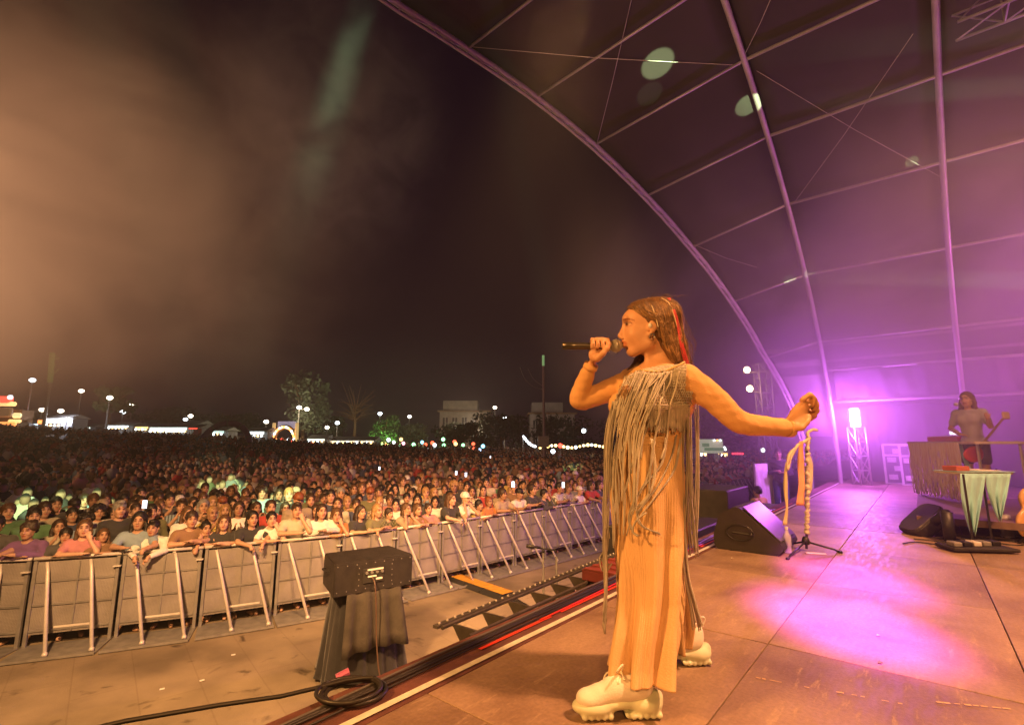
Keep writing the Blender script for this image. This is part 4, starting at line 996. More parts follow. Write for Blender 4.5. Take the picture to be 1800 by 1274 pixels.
# ================================================================== THE SINGER
Y0 = 2.2
def hp(px, py, d=0.0): return np.array(aty(px, py, Y0 + d))
MM = lambda py: (Y0 * math.cos(PITCH) + (hp(900, py)[2] - CZ) * math.sin(PITCH)) / F_PX      # metres per pixel
m0 = MM(590)
singer = thing('person', 'singer in orange sleeves, fringed crochet vest and ribbed trousers, holding a microphone to her mouth', 'person', at(1100, 1235, ZS))
SK = (.62, .34, .19)
B = Blob()
def e_(px, py, d, r, k=.012, op='u', rot=None): B.ell(hp(px, py, d), tuple(q * m0 for q in r), rot, k, op)
def ry(a):                                            # turn in the picture plane (axes x, depth, z)
    return np.array([[math.cos(a), 0, -math.sin(a)], [0, 1, 0], [math.sin(a), 0, math.cos(a)]])
hd = .0
e_(1149, 567, hd, (45, 33, 42), .02)                 # skull
e_(1121, 583, hd, (25, 25, 36), .03); e_(1119, 561, hd, (23.5, 25, 19), .03)
e_(1113, 600, hd, (17, 18, 22), .025)
e_(1110, 617, hd, (8.5, 9, 9), .016)                 # chin
for s in (-1, 1):
    B.cap(hp(1140, 604, hd + s * .055), hp(1114, 617, hd + s * .018), 10 * m0, 8 * m0, .022)     # jaw
    e_(1115, 587, hd + s * .045, (10, 9, 12), .02); e_(1129, 594, hd + s * .046, (15, 9.5, 17), .025)   # cheek
    e_(1098.5, 568, hd + s * .034, (6, 8, 5.5), .012, 's')
    e_(1104.5, 569.5, hd + s * .031, (5.4, 6, 4.6), .004)
    e_(1093.5, 594, hd + s * .0085, (4.6, 3, 3.2), .008)    # nostril wing
    # ear
    e_(1148, 573, hd + s * .083, (7.8, 3.2, 12.5), .005, rot=ry(-.18)); e_(1147, 572, hd + s * .097, (4.6, 3.4, 8.0), .006, 's', rot=ry(-.18))
    e_(1144, 587, hd + s * .080, (4, 2.6, 4.5), .006)
B.cap(hp(1099.5, 560, hd - .045), hp(1099.5, 560, hd + .045), 3.4 * m0, None, .016)              # brow
B.cap(hp(1099, 568, hd), hp(1091.5, 588, hd), 3.0 * m0, 4.4 * m0, .010)                            # nose
e_(1090, 590, hd, (4.2, 4.4, 3.9), .008)
e_(1096.8, 600.5, hd, (4.6, 8.5, 2.7), .007); e_(1097.8, 608, hd, (4.8, 7.5, 2.9), .007)             # lips
e_(1101, 613, hd, (5, 8, 3), .008, 's')
B.cap(hp(1153, 595, hd + .01), hp(1162, 652, hd + .01), 23 * m0, 26 * m0, .03)                       # neck
B.cap(hp(1138, 612, hd - .035), hp(1140, 655, -.02), 6 * m0, 4 * m0, .02)
# trunk
ax = rot_cols((.72, -.69, 0), (.69, .72, 0), (0, 0, 1))
shL, shR = hp(1203, 668, -.14), hp(1112, 668, .13)
B.cap(shL, shR, .062, None, .05)
B.ell(hp(1150, 705, 0), (.165, .115, .16), ax, .05)
for s_, dd in ((1178, -.13), (1122, -.02)): B.ball(hp(s_ - 28, 712, dd), .055, .04)
B.ell(hp(1143, 780, 0), (.125, .095, .13), ax, .06); B.ell(hp(1142, 850, .02), (.135, .11, .12), ax, .05)
# legs down to the feet
ftA, ftB = at(1120, 1235, ZS), at(1205, 1150, ZS)
B.chain([hp(1150, 880, -.07), hp(1140, 1035, -.10), np.array([ftA.x + .015, ftA.y, ZS + .16]), np.array([ftA.x + .02, ftA.y, ZS + .08])], [.068, .055, .036, .034], .03)
B.chain([hp(1150, 880, .10), hp(1165, 1020, .17), np.array([ftB.x - .02, ftB.y, ZS + .18]), np.array([ftB.x - .02, ftB.y, ZS + .08])], [.068, .060, .036, .034], .03)
# arms
armL = [hp(1206, 666, -.14), hp(1256, 702, -.16), hp(1299, 741, -.16), hp(1342, 748, -.14), hp(1386, 752, -.11)]; rL = [.058, .048, .040, .035, .030]
armR = [hp(1106, 672, .13), hp(1060, 690, .15), hp(1019, 704, .16), hp(1025, 676, .12), hp(1041, 637, .05)]; rR = [.056, .050, .042, .038, .028]
def sm_(pts, rs, n=5):
    P_ = smooth_path([Vector(p) for p in pts], n); return [np.array(p) for p in P_], list(np.interp(np.linspace(0, len(rs) - 1, len(P_)), range(len(rs)), rs))
aL, qL = sm_(armL, rL); aR, qR = sm_(armR, rR, 4)
B.chain(aL, [q - .008 for q in qL], .02); B.chain(aR, [q - .008 for q in qR], .015)
# right hand closed round the microphone
B.ell(hp(1048, 621, .014), (13.5 * m0, 9 * m0, 17 * m0), ry(-.25), .015)
for i in range(4):
    x = 1041 + 9.0 * i; L_ = (0.5, 0, -.5, -2)[i]
    ch = [hp(x - 1 + i * .5, 614 + L_, .036), hp(x, 601, .031), hp(x, 595.5 + abs(i - 1.5) * .8, .012), hp(x + 1, 597 + abs(i - 1.5) * .8, -.014), hp(x + .5, 605, -.026), hp(x - .5, 612 - i, -.022)]
    B.chain(ch, [.0115, .0106, .0103, .0100, .0092, .0084], .0018)
B.chain([hp(1050, 630, -.012), hp(1060, 621, -.026), hp(1067, 612, -.028), hp(1072, 604, -.022)], [.016, .0135, .0118, .0100], .006)
# left hand, loosely closed above the microphone stand
B.ell(hp(1402, 731, -.10), (27 * m0, 15 * m0, 12.5 * m0), ry(1.03), .015); B.ell(hp(1396, 745, -.11), (15 * m0, 12 * m0, 13 * m0), None, .015)
for k, (a, b_, c_, e2, d) in enumerate((((1410, 703), (1424, 692), (1434, 702), (1428, 713), -.145), ((1414, 708), (1430, 699), (1437.5, 712), (1430, 722), -.120),
                                       ((1415, 716), (1431, 710), (1438, 722), (1429, 731), -.095), ((1413, 726), (1426, 722), (1433, 731), (1425, 738), -.072))):
    B.chain([hp(*a, d), hp(*b_, d - .004), hp(*c_, d), hp(*e2, d + .01)], [.0132, .0113, .0102, .0086], .002)
B.chain([hp(1398, 752, -.14), hp(1409, 752, -.155), hp(1419, 742, -.150), hp(1424, 731, -.140)], [.0165, .0135, .0115, .0095], .006)
# body meshed in a finer lattice round head and hands
hz = (hp(0, 640)[2] - .02, hp(0, 515)[2] + .02)
v, f = B.mesh(.011, fine={2: (hz[0], hz[1], .0042), 0: (hp(1084, 590)[0], hp(1128, 590)[0], .0036), 1: (Y0 - .11, Y0 + .11, .0065)})
q = v - np.array([0, 0, CZ]); zc = q[:, 1] * math.cos(PITCH) + q[:, 2] * math.sin(PITCH)
PX = 900 + F_PX * q[:, 0] / zc; PY_ = 637 - F_PX * (-q[:, 1] * math.sin(PITCH) + q[:, 2] * math.cos(PITCH)) / zc
tint = np.ones((len(v), 3)); dy = v[:, 1] - Y0; ady = np.abs(dy)
reg = (PX < 1122) & (PX > 1087) & (PY_ > 548) & (PY_ < 616) & (ady < .075)
br = reg & (np.abs(PY_ - (560.5 - .10 * (1104 - PX) + .022 * (PX - 1106) ** 2)) < 1.1) & (PX < 1116) & (ady > .010); tint[br] = (.50, .36, .28)
sk_ = reg & ((((PX - 1105) / 8.5) ** 2 + ((PY_ - 569.5) / 5.2) ** 2) < 1) & (ady > .014); tint[sk_] = (.80, .70, .64)
ey = reg & ((((PX - 1103.5) / 5.6) ** 2 + ((PY_ - 569.6) / 2.6) ** 2) < 1) & (ady > .014); tint[ey] = (1.05, 1.25, 1.5)
ir = reg & ((((PX - 1101.3) / 2.3) ** 2 + ((PY_ - 569.4) / 2.6) ** 2) < 1) & (ady > .014); tint[ir] = (.10, .08, .07)
lsh = reg & (np.abs(PY_ - (566.6 + .02 * (PX - 1103) ** 2)) < .9) & (PX < 1111) & (ady > .014); tint[lsh] = (.28, .20, .17)
lip = reg & (np.abs(PY_ - 604.3) < 5.8 - (PX - 1094) * .38) & (PX < 1107) & (ady < .028); tint[lip] = (.95, .66, .60)
mo = reg & (np.abs(PY_ - 604.3) < .8) & (PX < 1107) & (ady < .026); tint[mo] = (.55, .30, .26)
no = reg & ((((PX - 1095.5) / 2.0) ** 2 + ((PY_ - 596.2) / 1.2) ** 2) < 1); tint[no] = (.4, .22, .18)
body = link_mesh('body', v, f, M['skin'], singer, True, attrs={'tint': tint}); body.color = (*SK, 1)
# long-sleeved top
top = Blob(); g = .009
top.cap(shL, shR, .064, None, .05); top.ell(hp(1150, 705, 0), (.178, .128, .165), ax, .05)
for s_, dd in ((1178, -.13), (1122, -.02)): top.ball(hp(s_ - 28, 712, dd), .062, .04)
top.ell(hp(1143, 785, 0), (.138, .108, .15), ax, .06)
top.chain(aL, qL, .02); top.chain(aR[:-1], qR[:-1], .012)
top.ell(hp(1160, 638, 0), (.088, .085, .075), ax, .012, 's')
dL = (armL[4] - armL[3]); dL /= np.linalg.norm(dL); top.ball(armL[4] + dL * .045, .05, .006, 's')
top.ball(np.array(hp(1048, 617, .02)), .043, .006, 's')
def wr(X, Y, Z): return .0017 * np.sin(X * 70 + Z * 125 + 2 * np.sin(X * 25)) * np.sin(Z * 40 - X * 50 + 1) + .0006 * np.sin(X * 190 + Z * 90)
v, f = top.mesh(.0085, warp=wr)
M['dress'] = mat('cream_knit', (.74, .50, .27), .85, 0, .05, 9, .18, 160, spec=.15)
TOPV, TOPF = v, f
M['sleeve'] = mat('fine_knit', (.74, .44, .20), .85, 0, .06, 14, .25, 220, spec=.15)
link_mesh('top', v, f, M['sleeve'], singer, True)
for c__, d__, r__ in ((armL[4] + dL * .004, dL, .038), (armR[4] * .84 + armR[3] * .16, (armR[4] - armR[3]) / np.linalg.norm(armR[4] - armR[3]), .034)):
    mb = MB(); dv = Vector(d__); mb.tube([Vector(c__) - dv * .014, Vector(c__) - dv * .012, Vector(c__) + dv * .010, Vector(c__) + dv * .012, Vector(c__) + dv * .006], [r__ * .95, r__ * 1.02, r__, r__ * .92, r__ * .8], 24, cap=False); mb.build('cuff', M['sleeve'], singer, smooth=True)
# ribbed wide trousers: rings read off as (row, left edge, right edge, depth, half depth)
def ringloft(tab, nseg, ribs, amp, fold=0.0, seed=0, sub=4):
    T = np.array(tab, float); ys = np.arange(T[0, 0], T[-1, 0] + .1, sub); rings = []
    for y in ys:
        xl, xr, d, hdp = [float(np.interp(y, T[:, 0], T[:, i])) for i in range(1, 5)]
        u = (y - ys[0]) / (ys[-1] - ys[0]); c = hp((xl + xr) / 2, y, d); mm = MM(y); hw = (xr - xl) / 2 * mm; ring = []
        for j in range(nseg):
            a = 2 * math.pi * j / nseg
            rib = amp * math.sin(a * ribs) + fold * u * (math.sin(a * 7 + seed + u * 1.5) + .6 * math.sin(a * 11 + 2 * seed - u * 2)) + .004 * math.sin(a * 3 + y * .035 + seed)
            r_ = 1 + rib / hw
            ring.append((c[0] + hw * r_ * math.cos(a), c[1] + hdp * r_ * math.sin(a), c[2]))
        rings.append(ring)
    return rings
mb = MB()
tabA = [(762, 1092, 1194, 0, .125), (800, 1084, 1198, 0, .135), (850, 1079, 1202, .0, .15), (905, 1080, 1203, 0, .155), (950, 1084, 1200, -.01, .15), (1000, 1092, 1195, -.04, .135), (1050, 1093, 1192, -.07, .12), (1110, 1089, 1184, -.11, .11), (1160, 1084, 1177, -.13, .11), (1186, 1082, 1174, -.14, .115)]
mb.loft(ringloft(tabA, 640, 92, .0009, .027, 1, 3), cap=False)
tabB = [(930, 1120, 1197, .08, .11), (1000, 1135, 1199, .12, .10), (1050, 1144, 1205, .16, .09), (1095, 1152, 1210, .20, .09), (1132, 1160, 1206, .22, .085)]
mb.loft(ringloft(tabB, 520, 80, .0009, .020, 4, 3), cap=False)
tr_ = mb.build('trousers', M['dress'], singer, smooth=True); tr_.modifiers.new('t', 'SOLIDIFY').thickness = .003
# gathered waist of the dress
mb = MB()
for k in range(9):
    y = 752 + k * 5.0; P_ = []
    for j in range(60):
        a = 2 * math.pi * j / 60; cpt = hp(1143, y, 0); mm = MM(y); hw = 52 * mm + .004 * math.sin(a * 5 + k); P_.append((cpt[0] + hw * math.cos(a), cpt[1] + .125 * math.sin(a), cpt[2] + .006 * math.sin(a * 4 + k * 1.7)))
    mb.tube(P_, .0085, 6, closed=True)
mb.build('gathered_waist', M['dress'], singer, smooth=True)
# crocheted vest
def vest_ring(y):
    T = np.array([(640, 1129, 1204, .10), (650, 1114, 1215, .125), (662, 1103, 1219, .15), (680, 1088, 1220, .165), (700, 1079, 1219, .17), (725, 1073, 1216, .17), (760, 1073, 1211, .165), (850, 1071, 1206, .185), (950, 1072, 1203, .19), (1120, 1078, 1200, .19)])
    return [float(np.interp(y, T[:, 0], T[:, i])) for i in (1, 2, 3)]
from mathutils.bvhtree import BVHTree
TTREE = BVHTree.FromPolygons([Vector(q) for q in TOPV], TOPF); CAMV = Vector((0, 0, CZ))
def surf_d(px, py, out=.0):
    xl, xr, hb = vest_ring(py); c = (xl + xr) / 2; a = (xr - xl) / 2 + 2; d = -(hb + out) * math.sqrt(max(.02, 1 - ((px - c) / a) ** 2))
    h = TTREE.ray_cast(CAMV, (Vector(hp(px, py, 0)) - CAMV).normalized(), 6)
    return d if h[0] is None else min(d, h[0].y - Y0 - out - .003)
def vest_mat():
    m = mat('crochet', (.45, .41, .35), .9, 0, .1, 10, sheen=.2); N = m.node_tree.nodes; L = m.node_tree.links; b = N['Principled BSDF']
    tc = N.new('ShaderNodeTexCoord'); vo = N.new('ShaderNodeTexVoronoi'); vo.inputs['Scale'].default_value = 75; vo.inputs['Randomness'].default_value = .45; L.new(tc.outputs['Object'], vo.inputs[0])
    bp = N.new('ShaderNodeBump'); bp.inputs['Strength'].default_value = 1; bp.inputs['Distance'].default_value = .006; bp.invert = True; L.new(vo.outputs[0], bp.inputs['Height']); L.new(bp.outputs[0], b.inputs['Normal'])
    r = N.new('ShaderNodeMapRange'); r.inputs['From Min'].default_value = .30; r.inputs['From Max'].default_value = .34; r.inputs['To Min'].default_value = 1; r.inputs['To Max'].default_value = 0.0
    L.new(vo.outputs[0], r.inputs[0]); return m
NECK = lambda x: 651 + 9 * math.sin(math.pi * min(1, max(0, (x - 1128) / 76))) - 14 * (x - 1128) / 76
vm = vest_mat(); mb = MB(); rings = []
for y in (650, 654, 658, 661):
    xl, xr, hb = vest_ring(y); c = hp((xl + xr) / 2, y, 0); hw = (xr - xl) / 2 * MM(y); ring = []
    for j in range(120):
        a = 2 * math.pi * j / 120; ring.append((c[0] + (hw - .004) * math.cos(a), c[1] + (hb - .004) * math.sin(a), c[2] + .012 * math.cos(a) * (1 if y < 660 else 0)))
    rings.append(ring)
nk = hp(1164, 646, 0); ring0 = [(nk[0] + .098 * math.cos(2 * math.pi * j / 120), nk[1] + .088 * math.sin(2 * math.pi * j / 120), nk[2] + .018 * math.cos(2 * math.pi * j / 120) - .01) for j in range(120)]
mb.loft([ring0] + rings, cap=False)
mb.build('vest', vm, singer, smooth=True).modifiers.new('t', 'SOLIDIFY').thickness = .005
mb = MB()
for y in (712, 715, 718): mb.tube([hp(x, y, surf_d(x, y, .006)) for x in np.linspace(1078, 1211, 50)], .0042, 6)
for y in (713, 716, 719):
    xl, xr, hb_ = vest_ring(y); c = hp((xl + xr) / 2, y, 0); hw = (xr - xl) / 2 * MM(y); mb.tube([(c[0] + (hw + .002) * math.cos(a), c[1] + (hb_ + .002) * math.sin(a), c[2] + .002 * math.sin(a * 30)) for a in np.linspace(0, 2 * math.pi, 90)[:-1]], .0046, 6, closed=True)
mb.build('hem_band', vm, singer, smooth=True)
# knotted loops of the crochet: short crossed cords standing proud of the vest
mb = MB()
for r_i, y in enumerate(np.arange(640, 717, 4.6)):
    xl, xr, hb = vest_ring(y)
    for j in range(36):
        x = xl + (xr - xl) * (j + .5 * (r_i % 2) + .3) / 36
        if x > (1204 if y < 690 else xr - 4) or x < xl + 4 or y < NECK(x) + 2: continue
        P_ = [hp(x + dx, y + dz, surf_d(x + dx, y + dz, .004)) for dx, dz in ((-2.0, -1.8), (0, -2.7), (2.0, -1.8), (2.1, .9), (0, 2.6), (-2.1, 1.0))]
        mb.tube(P_, .0026, 4, closed=True)
mb.build('crochet_loops', vm, singer)
cordm = [mat('cord_%s' % n, c, .9, 0, .12, 30, sheen=.15) for n, c in (('a', (.43, .40, .35)), ('b', (.34, .31, .27)), ('c', (.52, .48, .41)))]
rr = random.Random(11)
FB = {}
def cord(bundle, pts, r=None):
    mb = FB.setdefault(bundle, MB()); mb.cur = rr.randrange(3); r = r or rr.uniform(.0025, .0036)
    P_ = smooth_path([Vector(hp(*p)) for p in pts], 7)
    mb.tube(P_, [r] * (len(P_) - 1) + [r * .8], 5)
def jit(a): return rr.uniform(-a, a)
for i in range(30):                 # long cords from the neckline down the front
    u = i / 29; xt = 1097 + 82 * u; yt = max(NECK(xt), 652) + 2 + 10 * max(0, .25 - u)
    xb = 1070 + 54 * u ** .9 + jit(6); yb = rr.choice([800, 835, 870, 905, 935, 955]) + jit(16) - (50 if u > .6 else 0)
    pts = []
    for k, w_ in enumerate((0, .12, .28, .46, .64, .82, 1)):
        y = yt + (yb - yt) * w_; x = xt + (xb - xt) * min(1, w_ * 1.8) ** .85 + (jit(2.0) if k else 0) + 2.5 * math.sin(y * .02 + u * 5)
        pts.append((x, y, surf_d(x, y, .010 + .006 * rr.random()) - .004))
    cord('front_fringe', pts)
for i in range(8):                 # twisted thick cords over the bust
    u = i / 7; xt = 1118 + 74 * u; yt = 652; pts = []
    for w_ in (0, .2, .4, .6, .8, 1): y = yt + (95 + 60 * (i % 3)) * w_; x = xt - 42 * w_ * (1 - .3 * u) + 3 * math.sin(w_ * 9 + i); pts.append((x, y, surf_d(x, y, .014)))
    cord('front_fringe', pts, .0040)
for i in range(22):                 # left hanging bundle
    xt = 1074 + jit(6); yb = rr.choice([955, 985, 1000, 1085, 1100, 1105, 1090]) + jit(10); d0 = jit(.07) - .03
    pts = [(xt + 8, 705, surf_d(xt + 8, 705, .01))] + [(xt - 4 + jit(2.2) - 2 * k + (4 if k > 3 else 0) + (1070 - xt) * .12 * k, 705 + (yb - 705) * (k + 1) / 6, d0 - .04) for k in range(6)]
    cord('left_fringe', pts)
for i in range(5): x = 1066 + jit(4); cord('left_fringe', [(x, 930, -.05), (x - 2, 965, -.05), (x - 10, 985 + jit(4), -.06), (x - 4, 1003, -.055), (x + 6, 990, -.05)])
for i in range(24):                 # right hanging bundle, longest
    xt = 1199 + 17 * rr.random(); d0 = -.05 + jit(.07); yb = rr.choice([960, 975, 1095, 1100, 1102, 1098]) + jit(8); xo = jit(6)
    if yb < 1000: pts = [(xt, 715, d0 - .02), (xt + 1, 780, d0), (xt + 3, 850, d0), (xt + 8 + xo, 920, d0), (xt + 12 + xo, yb, d0)]
    else: pts = [(xt, 715, d0 - .02), (xt - 2, 780, d0), (xt - 4, 860, d0), (1201 + xo, 940, d0), (1207 + xo * .8, 1010, d0 - .02), (1218 + xo * 1.2, 1060, d0 - .03), (1226 + xo * 1.9, yb, d0 - .04)]
    cord('right_fringe', pts)
for i in range(3): cord('back_fringe', [(1219 + 4 * i, 705, .05), (1224 + 2 * i, 780, .06), (1222 + 3 * i, 870, .06), (1217 + 3 * i, 965 + 8 * i, .05)], .0034)
for i in range(58):                 # short fringe of the vest hem
    u = i / 57; x = 1140 + 72 * u; L_ = rr.uniform(32, 46); pts = [(x + jit(1.5) * k * .4, 717 + L_ * k / 3, surf_d(x, 717 + L_ * k / 3, .004)) for k in range(4)]; cord('hem_fringe', pts, .0032)
for pts in (((1188, 765), (1180, 800), (1158, 850), (1128, 890), (1120, 905), (1130, 925), (1160, 938)), ((1170, 770), (1162, 815), (1128, 858), (1105, 905), (1108, 930)), ((1196, 770), (1185, 825), (1150, 875), (1118, 915)), ((1150, 775), (1140, 830), (1118, 880), (1100, 940)),
            ((1135, 900), (1118, 915), (1112, 932), (1122, 942)), ((1145, 770), (1150, 830), (1138, 870), (1110, 900))):
    for k in range(2): cord('loose_cord', [(x + k * 1.6 + jit(1), y + jit(1.5), surf_d(x, y, .012) + (0 if y < 850 else -.0)) for x, y in pts])
for nme, mb in FB.items(): mb.build(nme, cordm, singer, smooth=True)
# ---- hair
hb = Blob()
def he(px, py, d, r, k=.012, op='u', rot=None): hb.ell(hp(px, py, d), tuple(q * m0 for q in r), rot, k, op)
he(1152, 565, 0, (47, 36.5, 43.5), .02); he(1168, 556, 0, (30, 34, 33), .02); he(1126, 546, 0, (25, 30, 18), .02)
hb.chain([hp(1168, 575, 0), hp(1186, 612, -.01), hp(1202, 648, -.02)], [.078, .056, .030], .03)
hb.chain([hp(1160, 570, -.05), hp(1174, 605, -.055), hp(1190, 640, -.06)], [.045, .030, .016], .02)
hb.chain([hp(1128, 628, .075), hp(1112, 655, .09), hp(1098, 682, .06), hp(1090, 700, .02)], [.026, .024, .020, .008], .02)
he(1110, 590, 0, (31, 50, 37), .010, 's', ry(.15)); he(1098, 556, 0, (12, 22, 16), .010, 's'); he(1147, 577, -.10, (10, 12, 15), .008, 's'); he(1132, 592, -.08, (16, 16, 20), .01, 's'); he(1140, 625, -.06, (22, 22, 30), .01, 's')
def hw2(X, Y, Z): return .0020 * np.sin(X * 260 + Z * 120 + 3 * np.sin(Z * 20)) * np.cos(Y * 120)
v, f = hb.mesh(.0055, warp=hw2)
M['hero_hair'] = mat('long_hair', (.12, .06, .03), .42, 0, .35, 40, .3, 90, attr='tint')
hair = link_mesh('hair', v, f, M['hero_hair'], singer, True, attrs={'tint': np.tile((.13, .07, .032), (len(v), 1))})
HV, HF, HT = [], [], []
def strand(P_, r, c):
    mb = MB(); n_ = len(P_); mb.tube(P_, [r * min(1, .4 + 3 * i / n_, .35 + 2.2 * (n_ - 1 - i) / n_) for i in range(n_)], 5); b0 = len(HV); HV.extend(mb.v); HF.extend([tuple(i + b0 for i in f_) for f_ in mb.f]); HT.extend([c] * len(mb.v))
from mathutils.bvhtree import BVHTree
tree = BVHTree.FromPolygons([Vector(q) for q in v], f)
camv = Vector((0, 0, CZ))
def on_hair(px, py, d=0, lift=.003):
    p = Vector(hp(px, py, 0)); dr = (p - camv).normalized(); h = tree.ray_cast(camv, dr, 6)
    if h[0] is None: return Vector(hp(px, py, d))
    return h[0] - dr * lift
TN = [(.15, .08, .035), (.24, .13, .055), (.36, .20, .08), (.09, .045, .02), (.42, .26, .12), (.19, .10, .045)]
for i in range(760):
    u = rr.random(); c = TN[rr.randrange(6)]
    if u < .30:                       # front sweep back over the ear
        w_ = rr.random(); pts = [(1106 + 30 * w_ + jit(2), 538 - 12 * w_ + jit(2)), (1117 + 25 * w_, 549 - 8 * w_ + jit(2)), (1132 + 18 * w_, 557 - 8 * w_ + jit(2)), (1150 + 12 * w_, 560 - 6 * w_ + jit(3)), (1165 + 8 * w_, 578 + jit(4)), (1174 + 10 * w_, 610), (1188 + 10 * w_, 640 + jit(5))]
    else:
        w_ = rr.random(); pts = [(1136 + 54 * w_ + jit(2), 526 + 6 * w_ * w_ + jit(3)), (1150 + 46 * w_ + jit(2), 545 + jit(4)), (1160 + 40 * w_ + jit(2), 575 + jit(3)), (1166 + 40 * w_ + jit(2), 602), (1178 + 34 * w_ + jit(3), 628), (1192 + 26 * w_ + jit(3), 646 + jit(8))]
    wa = rr.uniform(.5, 2.6); wp = rr.uniform(0, 6); pts = [(p[0] + wa * math.sin(p[1] * .09 + wp) * min(1, i2 / 2), p[1]) for i2, p in enumerate(pts)]
    P_ = smooth_path([on_hair(*p, lift=rr.uniform(.0005, .007)) for p in pts], 6); strand(P_, rr.uniform(.0006, .0015), c)
for i in range(26):
    w_ = rr.random(); pts = [(1122 + 8 * w_, 630, .03), (1112 + 8 * w_ + jit(3), 655, .03), (1098 + 12 * w_ + jit(4), 680, -.02), (1088 + 12 * w_ + jit(5), 702 + jit(8), -.06)]
    strand(smooth_path([on_hair(x, y, d) if y < 670 else Vector(hp(x, y, surf_d(x, y, .02))) for x, y, d in pts], 6), .002, TN[rr.randrange(6)])
for i in range(16):                 # flyaway wisps
    x = 1190 + jit(10); pts = [(x, 560 + jit(30)), (x + 14 + jit(6), 585 + jit(20)), (x + 22 + jit(8), 610 + jit(12)), (x + 18 + jit(12), 640 + jit(10))]; strand(smooth_path([Vector(hp(a, b, .0)) for a, b in pts], 6), .0006, TN[1])
for i in range(12): x = 1135 + 60 * rr.random(); strand(smooth_path([Vector(hp(x, 524, 0)), Vector(hp(x + 5 + jit(8), 517 + jit(3), 0)), Vector(hp(x + 14 + jit(8), 520 + jit(5), 0))], 5), .0006, TN[0])
link_mesh('strands', HV, HF, M['hero_hair'], singer, True, attrs={'tint': np.array(HT)})
mb = MB()
for k in range(6): mb.tube(smooth_path([on_hair(1174 + k * 1.1 + jit(1.5), 524, lift=.006), on_hair(1183 + k * .8, 545, lift=.006), on_hair(1190 + k, 575, lift=.006), on_hair(1196 + k * 1.3, 610, lift=.006), on_hair(1204 + k * 1.6, 640, lift=.006), Vector(hp(1212 + k * 1.8, 655 + jit(8), -.02))], 6), .0014, 5)
mb.build('pink_strand', mat('pink_hair', (.85, .10, .13), .45), singer, smooth=True)
mb = MB()
mb.tube(smooth_path([on_hair(1140, 523, lift=.005), on_hair(1146, 538, lift=.005), on_hair(1151, 552, lift=.005), Vector(hp(1154, 562, -.10)), Vector(hp(1157, 575, -.10))], 5), .0022, 5)
mb.tube(smooth_path([on_hair(1163, 524, lift=.005), on_hair(1176, 533, lift=.005), on_hair(1185, 555, lift=.005), on_hair(1190, 575, lift=.005)], 5), .0022, 5)
mb.build('hair_tie', mat('pale_cord', (.7, .62, .45), .5), singer, smooth=True)
mb = MB(); mb.sphere(hp(1143, 572, -.088), (.009, .007, .012), 10, 8); mb.build('earpiece', M['white_paint'], singer, smooth=True)
mb = MB(); mb.box(hp(1144.5, 588.5, -.092), (.005, .003, .014)); mb.box(hp(1149, 588.5, -.092), (.005, .003, .014)); mb.tube([hp(1146 + 5 * math.cos(a), 591 + 5 * math.sin(a), -.088) for a in np.linspace(0, 6.28, 15)[:-1]], .0016, 5, closed=True); mb.build('earring', mat('silver', (.8, .8, .8), .2, 1), singer)
mb = MB(); mb.tube([hp(1128 + 76 * u, 650 + 9 * math.sin(math.pi * u) - 14 * u, surf_d(1128 + 76 * u, 652 + 9 * math.sin(math.pi * u) - 14 * u, .001)) for u in np.linspace(0, 1, 24)], .0045, 6); mb.build('neckline', M['dress'], singer, smooth=True)
